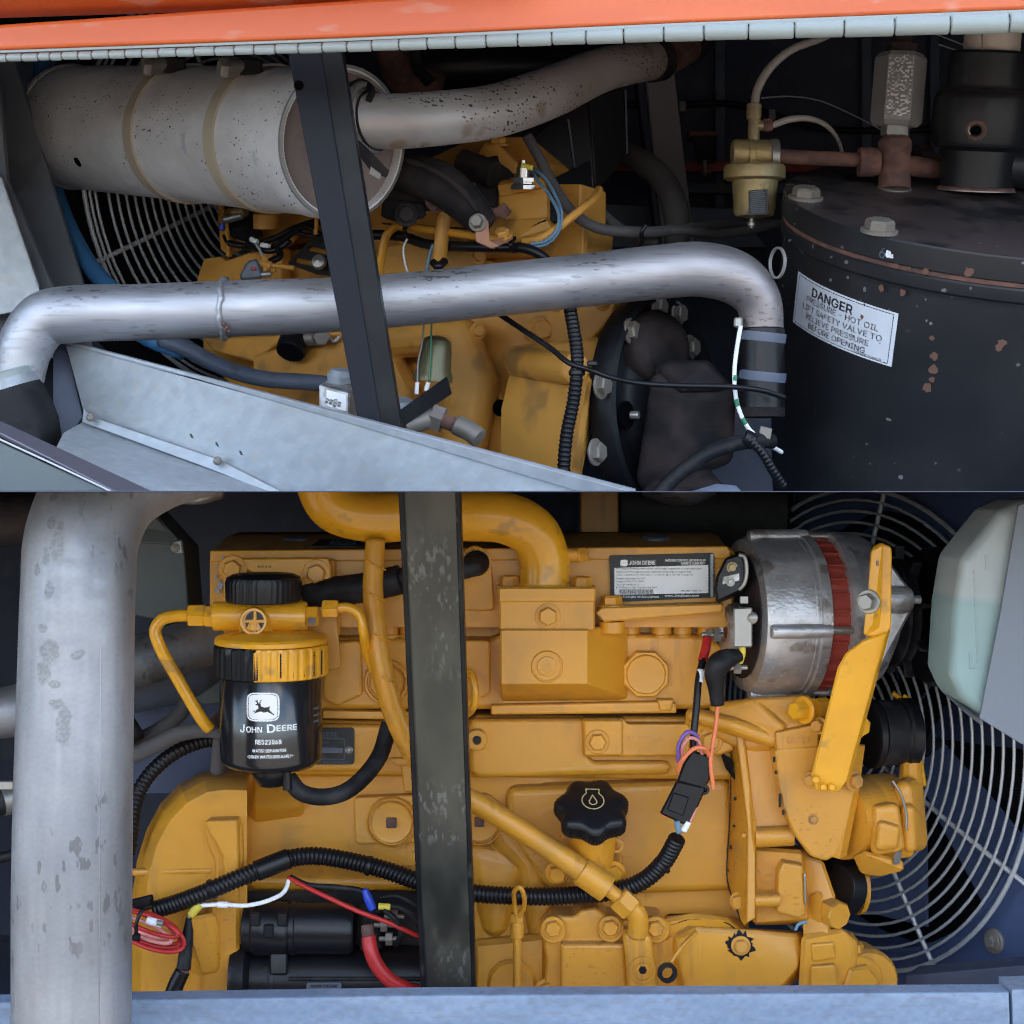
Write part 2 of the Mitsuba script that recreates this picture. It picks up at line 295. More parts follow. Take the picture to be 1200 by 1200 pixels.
def frame(a):
    a = unit(a); u = np.cross(a, [0, 0, 1.0] if abs(a[2]) < 0.9 else [1.0, 0, 0]); u = unit(u)
    return u, np.cross(a, u), a
def lathe(prof, o, axis, seg=40, ph=0.0, rfn=None):
    """profile of (radius, along) turned about the axis from o."""
    u, v, a = frame(axis); n = len(prof)
    t = np.arange(seg) * 2 * np.pi / seg + ph
    vs = []
    for r, h in prof:
        rr = r * (rfn(t, h) if rfn else 1.0)
        vs.append(np.asarray(o) + a * h + (np.cos(t) * rr)[:, None] * u + (np.sin(t) * rr)[:, None] * v)
    fs = []
    i = np.arange(seg); j = (i + 1) % seg
    for k in range(n - 1):
        A, B = k * seg, (k + 1) * seg
        fs += [np.stack([A + i, A + j, B + j], 1), np.stack([A + i, B + j, B + i], 1)]
    vs = np.vstack(vs)
    loop = prof[0] == prof[-1]
    for k, fl in ((0, True), (n - 1, False)):
        if prof[k][0] > 1e-6 and not loop:
            c = len(vs); vs = np.vstack([vs, np.asarray(o) + a * prof[k][1]])
            f = np.stack([k * seg + i, k * seg + j, np.full(seg, c)], 1)
            fs.append(f[:, ::-1] if fl else f)
    m = TM(vs, np.vstack(fs))
    if m.volume < 0: m.invert()
    return m
def cyl(p0, p1, r, b=0.0015, seg=32, r1=None):
    p0, p1 = np.asarray(p0, float), np.asarray(p1, float); L = np.linalg.norm(p1 - p0); r1 = r if r1 is None else r1
    b = min(b, L * 0.4, r * 0.4)
    return lathe([(r - b, 0), (r - 0.3 * b, 0.3 * b), (r, b), (r1, L - b), (r1 - 0.3 * b, L - 0.3 * b), (r1 - b, L)], p0, p1 - p0, seg)
def pcyl(p_, q_, rpx, **k): return cyl(P(*p_), P(*q_), rpx * S((p_[2] + q_[2]) / 2), **k)
def bolt(p, axis, r, h=None, washer=1.35, ph=0.3, flange=True):
    """hexagon head of across-corner radius r standing on p."""
    h = h or r * 0.8
    hx = lathe([(r, 0), (r, h * 0.78), (r * 0.84, h)], np.asarray(p) + unit(axis) * r * 0.12, axis, 6, ph)
    w = lathe([(r * washer, 0), (r * washer, r * 0.16), (r * washer * 0.94, r * 0.24)], p, axis, 26)
    return join(hx, w) if washer else hx
def pbolt(px, py, y, rpx, axis=(0, -1, 0), **k): return bolt(P(px, py, y), axis, rpx * S(y), **k)
def spline(pts, n=10):
    p = np.asarray(pts, float)
    if len(p) == 2: return np.linspace(p[0], p[1], n + 1)
    q = np.vstack([2 * p[0] - p[1], p, 2 * p[-1] - p[-2]]); out = []
    for k in range(1, len(q) - 2):
        p0, p1, p2, p3 = q[k - 1:k + 3]
        d = [max(np.linalg.norm(b[:3] - a[:3]), 1e-9) ** 0.5 for a, b in ((p0, p1), (p1, p2), (p2, p3))]
        t0, t1 = 0, d[0]; t2 = t1 + d[1]; t3 = t2 + d[2]
        t = np.linspace(t1, t2, n, endpoint=False)[:, None]
        A1 = (t1 - t) / (t1 - t0) * p0 + (t - t0) / (t1 - t0) * p1
        A2 = (t2 - t) / (t2 - t1) * p1 + (t - t1) / (t2 - t1) * p2
        A3 = (t3 - t) / (t3 - t2) * p2 + (t - t2) / (t3 - t2) * p3
        B1 = (t2 - t) / (t2 - t0) * A1 + (t - t0) / (t2 - t0) * A2
        B2 = (t3 - t) / (t3 - t1) * A2 + (t - t1) / (t3 - t1) * A3
        out.append((t2 - t) / (t2 - t1) * B1 + (t - t1) / (t2 - t1) * B2)
    return np.vstack(out + [p[-1:]])
def sweep(c, r, seg=18, caps=True, ell=None):
    """tube about the centre line c with radius r (number or one per point)."""
    c = np.asarray(c, float); n = len(c); r = np.broadcast_to(np.asarray(r, float), n)
    t = np.gradient(c, axis=0); t /= np.linalg.norm(t, axis=1, keepdims=True)
    u = frame(t[0])[0]; vs = []; a = np.arange(seg) * 2 * np.pi / seg
    for k in range(n):
        u = unit(u - t[k] * (u @ t[k])); v = np.cross(t[k], u)
        vs.append(c[k] + r[k] * (np.cos(a)[:, None] * u + np.sin(a)[:, None] * v))
    i = np.arange(seg); j = (i + 1) % seg; fs = []
    for k in range(n - 1):
        A, B = k * seg, (k + 1) * seg
        fs += [np.stack([A + i, A + j, B + j], 1), np.stack([A + i, B + j, B + i], 1)]
    vs = np.vstack(vs + [c[:1], c[-1:]])
    if caps:
        m = n * seg
        fs += [np.stack([j, i, np.full(seg, m)], 1), np.stack([(n - 1) * seg + i, (n - 1) * seg + j, np.full(seg, m + 1)], 1)]
    return TM(vs, np.vstack(fs))
def tube(pts, rpx, n=10, seg=18, y=None, caps=True, corr=None):
    """tube through (px, py, depth[, radius in px]) points."""
    full = [q if len(q) > 2 else (q[0], q[1], y) for q in pts]
    q = PP([f[:3] for f in full]); rr = np.array([(f[3] if len(f) > 3 else rpx) * S(f[2]) for f in full])
    s = spline(np.hstack([q, rr[:, None]]), n)
    c, r = s[:, :3], s[:, 3]
    if corr:
        L = np.r_[0, np.cumsum(np.linalg.norm(np.diff(c, axis=0), axis=1))]; pitch, dep = corr
        m = int(L[-1] / pitch * 6); l = np.linspace(0, L[-1], m)
        c = np.stack([np.interp(l, L, c[:, k]) for k in range(3)], 1); r = np.interp(l, L, r)
        r = r * (1 - dep * (0.5 + 0.5 * np.cos(np.pi * 2 * np.arange(m) / 6)) ** 1.5)
    return sweep(c, r, seg, caps)
def loft(rings):
    """closed skin through rings of equally many 3-D points, capped."""
    n, m = len(rings), len(rings[0]); vs = np.vstack(rings); i = np.arange(m); j = (i + 1) % m; fs = []
    for k in range(n - 1):
        A, B = k * m, (k + 1) * m
        fs += [np.stack([A + i, A + j, B + j], 1), np.stack([A + i, B + j, B + i], 1)]
    for k, fl in ((0, 1), (n - 1, 0)):
        c = len(vs); vs = np.vstack([vs, np.mean(rings[k], 0)])
        f = np.stack([k * m + i, k * m + j, np.full(m, c)], 1); fs.append(f[:, ::-1] if fl else f)
    mesh = TM(vs, np.vstack(fs))
    if mesh.volume < 0: mesh.invert()
    return mesh
def words(text, h, bold=False, depth=0.0004):
    """lettering in the (u, v) plane, centred on the origin, capitals h metres high."""
    m = meshkit.text_mesh(text, h, depth, bold); b = m.bounds
    v = np.array(m.vertices); v[:, 0] -= (b[0, 0] + b[1, 0]) / 2; v[:, 1] -= h / 2
    return TM(v, m.faces)
def put(m, o, U, V):
    """a mesh of the (u, v, out) plane laid with u along U and v along V at o."""
    U, V = unit(U), unit(V); W = np.cross(U, V); v = np.array(m.vertices)
    return TM(o + v[:, :1] * U + v[:, 1:2] * V + v[:, 2:] * W, m.faces)
def ptext(text, px, py, y, hpx, width=None, bold=False, U=X3, V=Z3):
    m = words(text, hpx * S(y), bold)
    if width:
        v = np.array(m.vertices); w = np.ptp(v[:, 0]); v[:, 0] *= width * S(y) / w; m = TM(v, m.faces)
    return put(m, P(px, py, y), U, V)
def wrap(m, o, axis, R, th0, t0, ref):
    """lays a flat (u, v, out) mesh round a cylinder: u = arc, v = along the axis; ref is the direction of angle 0."""
    a = unit(axis); e0 = unit(ref - a * (np.asarray(ref) @ a)); e1 = np.cross(a, e0)
    v = np.array(m.vertices); th = th0 + v[:, 0] / R; rr = R + v[:, 2]
    q = np.asarray(o) + a * (t0 + v[:, 1:2]) + rr[:, None] * (np.cos(th)[:, None] * e0 + np.sin(th)[:, None] * e1)
    return TM(q, m.faces)
def grid(w, h, nx, ny, z=0.0, round_=0.0):
    x, y = np.meshgrid(np.linspace(-w / 2, w / 2, nx + 1), np.linspace(-h / 2, h / 2, ny + 1))
    v = np.stack([x.ravel(), y.ravel(), np.full(x.size, z)], 1)
    i = (np.arange(nx)[None] + (nx + 1) * np.arange(ny)[:, None]).ravel()
    return TM(v, np.vstack([np.stack([i, i + 1, i + nx + 2], 1), np.stack([i, i + nx + 2, i + nx + 1], 1)]))
def flat(pts, th=0.0003, sub=0.0):
    m = trimesh.creation.extrude_polygon(Polygon(pts), th, engine='earcut')
    if sub: m = m.subdivide_to_size(sub)
    return TM(m.vertices, m.faces)

def blobby(bones, edge=.004, it=8):
    """a casting with soft fillets: hulls between groups of (px, py, depth, radius in px) balls, joined and smoothed."""
    import manifold3d as m3
    tot = None
    for bone in bones:
        pts = []
        for px, py, y, r in bone:
            b = trimesh.creation.icosphere(1, r * S(y)); pts.append(np.array(b.vertices) + P(px, py, y))
        h = m3.Manifold.hull_points(np.vstack(pts)); tot = h if tot is None else tot + h
    t = tot.refine_to_length(edge).to_mesh()
    m = trimesh.Trimesh(np.array(t.vert_properties)[:, :3], np.array(t.tri_verts), process=True)
    trimesh.smoothing.filter_taubin(m, iterations=it)
    return m
# ---------------------------------------------------------------- objects
CLIP = 0                                    # +1: upper bay (ends on the deck), -1: lower bay (ends under it)
DECK = 0.0007
def free(key):
    if key not in labels and key not in scene: return key
    k = 1
    while f'{key}_{k:03d}' in labels or f'{key}_{k:03d}' in scene: k += 1
    return f'{key}_{k:03d}'
def cut(m):
    if not CLIP: return m
    z = np.asarray(m.vertices)[:, 2] * CLIP
    if z.min() >= DECK: return m
    if z.max() <= DECK: return None
    return trimesh.intersections.slice_mesh_plane(m, [0, 0, CLIP], [0, 0, CLIP * DECK])
def thing(name, label, cat, group=None):
    key = free(name); labels[key] = {'label': label, 'category': cat}
    if group: labels[key]['group'] = group
    return key
def shape(key, m, mat, smooth=32):
    m = cut(m)
    if m is None or len(m.faces) == 0: return None
    scene[key] = mikit.ply(m, mat, smooth=smooth); return key
def part(t, name, m, mat, smooth=32, label=None, kind=None):
    key = free(f'{t}__{name}'); k = shape(key, m, mat, smooth)
    if k and label: labels[key] = {'label': label}
    if k and kind: labels.setdefault(key, {})['kind'] = kind
    return key
def solo(name, m, mat, label, cat, smooth=32, group=None):
    key = thing(name, label, cat, group); shape(key, m, mat, smooth); return key
def struct(name, m, mat, smooth=False):
    key = free(name); labels[key] = {'kind': 'structure'}; shape(key, m, mat, smooth); return key
# ================================================================ enclosure shared by both bays
CLIP = 0
struct('floor_deck', box3([0, 0.365, 0], [2.6, 1.65, 0.0010], b=0.0002), 'm_wall')
CLIP = -1
struct('lower_back_wall', box3([0, 1.05, -0.5], [3.4, 0.02, 1.2], b=0.001), 'm_wall')
struct('lower_side_wall', box3([-1.02, 0.45, -0.5], [0.02, 1.2, 1.2], b=0.001), 'm_wall')
struct('lower_side_wall', box3([1.12, 0.45, -0.5], [0.02, 1.2, 1.2], b=0.001), 'm_wall')
struct('lower_floor', box3([0.05, 0.42, -0.80], [2.3, 1.3, 0.02], b=0.001), 'm_grey')
# ================================================================ LOWER BAY
# sill rail
t = thing('sill_rail', 'galvanised steel sill rail along the bottom edge, below the lower engine', 'rail')
part(t, 'rail', sheet([(-40, 1176, -0.2), (160, 1171.5, -0.2), (500, 1166.5, -0.2), (1183, 1163, -0.2), (1187, 1290, -0.2), (-40, 1290, -0.2)], 0.03, 0.003), 'm_rail')
part(t, 'end_plate', sheet([(1186, 1160, -0.2), (1260, 1158, -0.2), (1260, 1290, -0.2), (1190, 1290, -0.2)], 0.05, 0.0015), 'm_rail')

# big grey pipe on the left
t = thing('intake_pipe', 'thick upright dull grey metal pipe with dark smudges, left edge of the lower bay', 'pipe')
part(t, 'pipe', tube([(84, 1300, -.3, 69.5), (84, 1170, -.3, 69), (85, 1000, -.3, 69), (89, 800, -.3, 67), (92, 690, -.3, 66), (97, 628, -.29, 66), (122, 575, -.27, 65), (170, 540, -.24, 64), (250, 515, -.2, 62)], 68, n=14, seg=48), 'm_pipe', True)
part(t, 'weld_seam', tube([(116, 1230, -.3625), (117, 1000, -.3625), (118, 760, -.3585)], 0.9, seg=8), 'm_pipe', True)
# short stub on the far left
solo('hose_stub', tube([(-30, 612, -.1), (20, 606, -.08), (60, 600, -.05)], 32, seg=28), 'm_castiron', 'brown dusty hose end left of the thick grey pipe, top left of the lower bay', 'hose', True)
t = thing('side_hose', 'grey metal hose crossing behind the thick grey pipe at its left', 'hose')
part(t, 'hose', tube([(-40, 840, 0), (20, 832, 0.02), (90, 805, 0.05), (150, 780, .08), (260, 745, .15)], 30, seg=28), 'm_pipe', True)
t = thing('hose_clamped', 'dark rubber hose with a worm clamp, left of the thick grey pipe', 'hose')
part(t, 'hose', tube([(-30, 945, 0), (30, 930, 0.02), (80, 900, .06), (160, 850, .1)], 17, seg=24), 'm_rubber', True)
part(t, 'clamp', tube([(2, 938, 0.008), (14, 934.5, 0.014)], 18.5, seg=24), 'm_zinc', 32)
part(t, 'clamp_screw', box3(P(8, 920, -0.02), [.016, .008, .01], b=.001), 'm_zinc')
solo('battery_cable', tube([(-20, 1010, .02), (20, 1000, .02), (60, 985, .04), (110, 940, .06)], 6, seg=12), 'm_rubber', 'thin black cable left of the thick grey pipe, below the worm clamp', 'cable', True)

# post
def prism4(top, bot, depth_top, depth_bot, e=0.003):
    """square tube between (x0, x1, row, y) at the top and at the bottom"""
    r = []
    for (x0, x1, row, y), d in ((top, depth_top), (bot, depth_bot)):
        a, b = P(x0, row, y), P(x1, row, y)
        q = np.array([a, b, b + [0, d, 0], a + [0, d, 0]]); c = q.mean(0)
        rr = []
        for k in range(4):
            u, v, w = q[k - 1], q[k], q[(k + 1) % 4]
            for s in (0.0, 0.33, 0.67, 1.0):
                an = s * np.pi / 2
                rr.append(v + unit(u - v) * e * (1 - math.sin(an)) + unit(w - v) * e * (1 - math.cos(an)))
        r.append(np.array(rr))
    n = 24
    return loft([r[0] * (1 - k / n) + r[1] * k / n for k in range(n + 1)])
t = thing('frame_post', 'olive grey painted steel post standing in front of the lower engine', 'post')
part(t, 'post', prism4((472, 536, 560, -.25), (500, 557, 1200, -.02), .06, .06, .004), 'm_olive', 40)
part(t, 'edge_flange', prism4((466, 473.5, 560, -.246), (495, 501.5, 1200, -.016), .055, .055, .0015), 'm_black', 40)
part(t, 'edge_flange', prism4((533, 538.5, 560, -.2515), (554, 558.5, 1200, -.0215), .055, .055, .0015), 'm_black', 40)

# ---------------- engine, injection side
E = thing('diesel_engine', 'yellow diesel engine seen from its fuel filter side, filling the lower bay', 'engine')
YC = 0.05
def prof_x(prof, x0, x1, y0):
    """profile of (dy metres, z metres) swept from pixel x0 to x1 (at depth y0)"""
    a, b = (x0 - 600) * S(y0), (x1 - 600) * S(y0)
    q = np.array(prof); r = lambda x, s: np.stack([np.full(len(q), x), q[:, 0] * 1.0, q[:, 1]], 1)
    return loft([r(a, 1), r(b, 1)])
zt, zf = P(0, 648, YC)[2], P(0, 735, YC)[2]
cover = loft([np.array([[x + dx, YC + dy, z + dz] for (dy, z, dz) in ((0.0, zf, 0), (0.0, zt - .008, 0), (.0025, zt - .003, 0), (.008, zt, 0), (.12, zt + .016, 0), (.22, zt + .020, 0), (.30, zt + .002, 0), (.30, zf, 0))])
              for x, dx in ((P(246, 0, YC)[0] + .0, .0), (P(249, 0, YC)[0], 0), (P(853, 0, YC)[0], 0), (P(857, 0, YC)[0], 0))])
part(E, 'valve_cover', cover, 'm_yellow', 25)
part(E, 'valve_cover_rim', plate([(246, 645), (852, 640), (856, 646), (856, 655), (246, 659)], YC - .003, .02, .002, 2), 'm_yellow')
part(E, 'cover_end', hull([(853, 642, .06), (874, 662, .10), (874, 735, .10), (853, 735, .06), (853, 642, .2), (874, 662, .2), (853, 735, .2)]), 'm_yellow')
for px, py, y in ((347, 630, .16), (768, 628, .16)):
    part(E, 'cover_cap', lathe([(.018, 0), (.018, .004), (.015, .006)], P(px, py, y) - [0, 0, .006], [0, -.1, 1]), 'm_grey', label='flat round grey cap on the valve cover top')
# printed label on the top of the cover, and data plate in front
L0 = P(395, 637, .085)
lab = part(E, 'barcode_label', put(flat([(-.030, -.026), (.028, -.026), (.036, .03), (-.024, .03)], .0006), L0, [1, 0, 0], [0, .99, .13]), 'm_print', label='black label with a barcode on the cover top')
part(lab, 'barcode', put(join(*[flat(rect(-.012 + k * .003, -.012, -.012 + k * .003 + (.0012 if k % 3 else .002), .02), .0004) for k in range(11)]), L0 + [0.004, 0, .001], [1, 0, 0], [0, .99, .13]), 'm_grey')
yp = YC - .0045
dp = part(E, 'data_plate', plate([(714, 651), (832, 648), (837, 649), (837, 700), (716, 706)], yp, .002, .0003, 2), 'm_print', label='black and white emission data plate on the valve cover')
part(dp, 'white_panel', plate([(720, 665.5), (830, 662), (830, 695), (720, 697)], yp - .0006, .0009, .0001, 0), 'm_white')
part(dp, 'side_strip', plate([(832.5, 649.5), (836, 649.5), (836, 699.5), (832.5, 700)], yp - .0006, .0009, .0001, 0), 'm_galv')
part(dp, 'logo', plate(rect(727, 656, 735.5, 663.5), yp - .0006, .0009, .0001, 1.8), 'm_white')
part(dp, 'lettering', ptext('JOHN DEERE', 752.5, 659.5, yp - .0006, 4.6, 31, True), 'm_white', False)
part(dp, 'lettering', ptext('EMISSION CONTROL INFORMATION', 803, 656.5, yp - .0006, 2.7, 47, True), 'm_white', False)
part(dp, 'lettering', ptext('DEERE & COMPANY', 812, 660.2, yp - .0006, 2.7, 28, True), 'm_white', False)
for k, (s, w) in enumerate((('This engine complies with US EPA and CARB regulations for nonroad diesel', 100), ('engines and EPA regulations for stationary diesel engines. Fuel: Diesel', 88), ('Lash: Intake 0.36 mm (.014 in) Exhaust 0.46 mm (.018 in)', 90), ('Engine Model 4045', 34), ('Power 60 kW (2400 RPM)', 33), ('Family: see below', 27), ('ECS: Direct Injection Smoke Puff', 48))):
    py = 667.6 + k * 3.55; part(dp, 'lettering', ptext(s, 722 + w / 2, py - 0.025 * (w / 2), yp - .0008, 1.75, w), 'm_print', False)
part(dp, 'barcode', join(*[plate(rect(726 + k * 1.55, 690.5, 726 + k * 1.55 + (0.75 if (k * 7) % 3 else 1.15), 696), yp - .0008, .0005, 0, 0) for k in range(26)]), 'm_print')
part(dp, 'lettering', ptext('Mfg Date: 2016 Jan', 810, 692.2, yp - .0008, 1.7, 24), 'm_print', False)
part(dp, 'lettering', ptext('For Engine Service and Parts', 751, 699.4, yp - .0006, 2.1, 42, True), 'm_white', False)
part(dp, 'lettering', ptext('www.JohnDeere.com', 799, 698, yp - .0006, 2.1, 40, True), 'm_white', False)

# cylinder head
YH = 0.065
part(E, 'cylinder_head', plate([(372, 746), (575, 748), (590, 742), (700, 742), (830, 745), (850, 760), (850, 832), (372, 832)], YH, .22, .007, 5), 'm_yellow')
part(E, 'head_shelf', plate([(372, 724), (852, 718), (852, 746), (372, 750)], YH + .03, .2, .003, 2), 'm_yellow')
part(E, 'head_lower_flange', plate([(575, 826), (772, 822), (793, 824), (793, 836), (575, 838)], YH - .014, .06, .003, 2), 'm_yellow')
part(E, 'head_lower_flange', plate([(378, 832), (545, 836), (545, 845), (378, 842)], YH - .008, .06, .002, 1), 'm_yellow')
part(E, 'head_rib', plate([(770, 820), (790, 820), (786, 833), (774, 833)], YH - .02, .03, .002, 1), 'm_yellow')
g = join(*[box3(P(577 + k * 2.7, 838.2 - .01 * k, YH - .0125), [.0011, .004, .0012], b=.0002) for k in range(80)])
part(E, 'gasket', g, 'm_plastic', label='thin dark toothed edge of the head gasket')
# studs and knobs on the head shelf
for px, r in ((455, 12), (477, 9), (512, 8), (738, 12), (775, 12), (800, 11), (828, 11)):
    part(E, 'stud', join(pcyl((px, 748, YH + .016), (px, 724, YH + .016), r, b=.002), pcyl((px, 743, YH + .016), (px, 748, YH + .016), r + 3)), 'm_yellow')
# round core plugs
def plug_boss(t, px, py, y, ro, ri, hexr=0, octo=False, sq=0):
    o = P(px, py, y); k = S(y)
    if octo: m = lathe([(ro * k, 0), (ro * k, .010), (ro * k - .002, .0125)], o + [0, .0, 0], [0, -1, 0], 8, .39)
    else: m = lathe([(ro * k, 0), (ro * k, .004), (ro * k - .002, .006), ((ri + 3) * k, .006), ((ri + 2) * k, .001), (ri * k, .001)], o, [0, -1, 0], 44)
    a = part(t, 'core_plug', m, 'm_yellow')
    part(a, 'disc', lathe([(ri * k, 0), (ri * k, .0125 if octo else .004), (ri * k - .0018, .0145 if octo else .0058), (ri * k * .8, .014 if octo else .005), (0, .0138 if octo else .005)], o, [0, -1, 0], 40), 'm_yellow')
    if hexr: part(a, 'socket', lathe([(hexr * k * 1.25, 0), (hexr * k * 1.25, .0075), (hexr * k, .0078), (hexr * k * .95, .006), (0, .006)], o, [0, -1, 0], 6), 'm_dirty')
    if sq: part(a, 'square_drive', box3(o - [0, .006, 0], [sq * k * .8, .006, sq * k * .8], b=.001), 'm_rust')
plug_boss(E, 756, 789, YH, 29, 23.5, octo=True)
plug_boss(E, 453, 799, YH, 27, 20)
part(E, 'head_pad', plate([(497, 750), (575, 750), (575, 812), (560, 820), (497, 818)], YH - .012, .03, .003, 5), 'm_yellow')
part(E, 'head_pad', plate([(380, 752), (423, 750), (424, 815), (395, 828), (378, 820)], YH - .010, .03, .004, 6), 'm_yellow')
# thermostat housing
TH = thing('thermostat_housing', 'yellow thermostat housing block with two hex bolts under the curved yellow pipe', 'housing')
part(TH, 'upper_flange', hull([(586, 690, -.01), (696, 690, -.01), (696, 704, -.01), (586, 704, -.01), (586, 689, .07), (696, 689, .07), (696, 704, .07), (586, 704, .07)]), 'm_yellow')
part(TH, 'upper_block', hull([(587, 705.5, -.008), (695, 705.5, -.008), (695, 737, -.008), (587, 737, -.008), (587, 705, .07), (695, 705, .07), (695, 737, .07), (587, 737, .07)]), 'm_yellow')
part(TH, 'lower_block', hull([(588, 739, -.012), (688, 739, -.012), (688, 801, -.012), (588, 801, -.012), (733, 731, .06), (733, 815, .06), (590, 822, .075), (588, 739, .08), (733, 731, .08), (733, 822, .08)]), 'm_yellow')
part(TH, 'bolt', pbolt(642, 722, -.008, 11.5, ph=.5), 'm_yellow')
pl = part(TH, 'drain_plug', lathe([(.019, 0), (.019, .002), (.0175, .0035), (.0165, .0035), (.016, .001), (.012, .001), (.0115, .004), (.0095, .0045), (0, .0045)], P(641, 781, -.012), [0, -1, 0], 40), 'm_yellow')
part(pl, 'socket', lathe([(.0055, 0), (.0055, .0052), (0, .0052)], P(641, 781, -.012), [0, -1, 0], 6, .5), 'm_dirty')
for px, py, y in ((597, 688, .03), (683, 689, .02)):
    part(TH, 'flange_bolt', bolt(P(px, py, y), [0, -.06, 1], .0115, .012), 'm_yellow' if px > 640 else 'm_dirty')
# big yellow pipe
t = thing('coolant_pipe', 'glossy yellow curved pipe running over the valve cover into the thermostat housing', 'pipe')
part(t, 'pipe', tube([(372, 520, .02, 31), (376, 560, .02, 31), (392, 592, .02, 31), (430, 604, .02, 31), (480, 604, .02, 30.5), (545, 604, .02, 30.5), (592, 607, .02, 30.5), (624, 624, .025, 30), (637.5, 655, .03, 29.5), (638, 692, .03, 29.5)], 30, n=12, seg=40), 'm_bright', True)
part(t, 'weld_bead', lathe([(.0302, 0), (.0325, .003), (.0302, .006)], P(638, 690, .03), [0, 0, 1], 40), 'm_bright')
solo('pipe_fitting', join(pcyl((664, 650, .03), (678, 650, .03), 8.5), cyl(P(676, 650, .03), P(679, 650, .03), .0095), lathe([(.0095, 0), (.0095, .009), (.008, .0105)], P(679, 650, .03), [1, -.1, 0], 6)), 'm_yellow', 'small yellow hex fitting on the right of the yellow pipe bend', 'fitting')
# grommet with black hose
gm = part(E, 'hose_collar', plate([(536, 665), (541, 646), (556, 638), (571, 646), (577, 668), (580, 716), (536, 716)], YC - .008, .02, .003, 6), 'm_yellow')
part(gm, 'ring', lathe([(.0185, 0), (.0185, .002), (.016, .003), (.0155, .0005)], P(558, 659, YC - .008), [0, -1, 0], 36), 'm_yellow')
t = thing('breather_hose', 'black rubber breather hose plugged into the yellow collar behind the post', 'hose')
part(t, 'elbow', join(lathe([(.0155, 0), (.0155, .004), (.012, .006)], P(558, 660, YC - .009), [0, -1, 0], 32), tube([(562, 660, .03), (552, 664, .01), (535, 668, .005), (505, 672, .005), (470, 678, .008), (430, 688, .012), (395, 694, .02)], 12.5, seg=24)), 'm_rubber', True)
part(t, 'sleeve', tube([(470, 679, .008), (430, 688, .012), (390, 693, .022), (360, 695, .03)], 17.5, seg=26), 'm_rubber', True)

# lifting strap / bracket under the data plate
t = thing('lifting_strap', 'flat yellow metal strap with a large bolt below the data plate', 'bracket')
part(t, 'strap', hull([(700, 718, .0), (708, 727, .0), (845, 716, .02), (845, 709, .02), (706, 713, .0), (702, 712, .04), (845, 706, .06), (845, 714, .06)]), 'm_yellow')
part(t, 'standoff', pcyl((717, 728, .018), (717, 742, .018), 15), 'm_yellow')
part(t, 'washer', pcyl((717, 715, .018), (717, 710.5, .018), 15), 'm_yellow')
part(t, 'bolt', bolt(P(717, 711, .018), [0, 0, 1], .0125, .012), 'm_yellow')

# block
YB = 0.075
part(E, 'block_upper', plate([(287, 842), (545, 846), (560, 838), (830, 840), (862, 850), (862, 915), (287, 908)], YB, .25, .007, 6), 'm_yellow')
part(E, 'block_ledge', plate([(377, 848), (475, 850), (475, 870), (440, 905), (287, 905), (287, 850)], YB - .008, .03, .006, 8), 'm_yellow')
part(E, 'block_ledge', plate([(550, 842), (690, 842), (690, 892), (785, 892), (788, 908), (560, 912), (550, 905)], YB - .010, .03, .007, 8), 'm_yellow')
part(E, 'block_lower', plate([(287, 905), (862, 905), (880, 1100), (700, 1100), (640, 1104), (600, 1200), (270, 1200), (286, 1040)], YB + .022, .25, .007, 8), 'm_yellow')
part(E, 'block_wall', plate([(592, 922), (780, 916), (858, 912), (866, 1045), (720, 1050), (640, 1042), (607, 1000), (594, 960)], YB + .006, .05, .011, 14), 'm_yellow')
part(E, 'block_bulge', blobby([[(300, 1020, .105, 14), (495, 1024, .105, 14), (495, 1034, .09, 10), (300, 1032, .09, 10)], [(300, 950, .112, 13), (300, 1025, .112, 13)], [(300, 920, .108, 12), (300, 955, .108, 12), (400, 925, .115, 12)]], .005, 10), 'm_yellow', 70)
part(E, 'block_boss', blobby([[(575, 950, .098, 16), (592, 985, .098, 16), (618, 1010, .098, 15)], [(618, 1010, .098, 15), (634, 1060, .10, 14), (636, 1110, .10, 14)], [(560, 1000, .105, 18), (580, 1080, .105, 18), (600, 1010, .105, 16)]], .005, 10), 'm_yellow', 70)
part(E, 'jacket_swell', blobby([[(640, 930, .098, 14), (760, 926, .098, 14), (840, 924, .098, 14)], [(640, 930, .098, 14), (620, 975, .100, 15), (640, 1020, .10, 14)], [(800, 930, .10, 14), (830, 1030, .10, 14)]], .006, 10), 'm_yellow', 70)
part(E, 'rib', hull([(300, 912, .096), (345, 915, .096), (352, 945, .072), (300, 945, .072), (300, 960, .096), (352, 952, .096), (300, 912, .12), (352, 960, .12)], .004), 'm_yellow')
part(E, 'block_pad', plate([(414, 934), (490, 931), (492, 988), (416, 990)], YB + .008, .03, .003, 6), 'm_yellow')
plug_boss(E, 459, 963, YB + .008, 30, 25, sq=15)
part(E, 'block_pad', plate([(536, 930), (572, 931), (596, 950), (590, 985), (540, 990)], YB + .010, .03, .003, 8), 'm_yellow')
plug_boss(E, 562, 962, YB + .010, 28, 24, sq=14)
for px, py, r in ((559, 866, 13),):
    part(E, 'tapped_boss', lathe([(.013, 0), (.013, .010), (.0115, .0115), (.0055, .0115), (.005, .004), (0, .004)], P(px, py, YB - .01), [0, -1, 0], 28), 'm_yellow')
    part(E, 'boss_hole', lathe([(.0045, 0), (.0045, .006), (0, .006)], P(px, py, YB - .012), [0, -1, 0], 20), 'm_plastic')
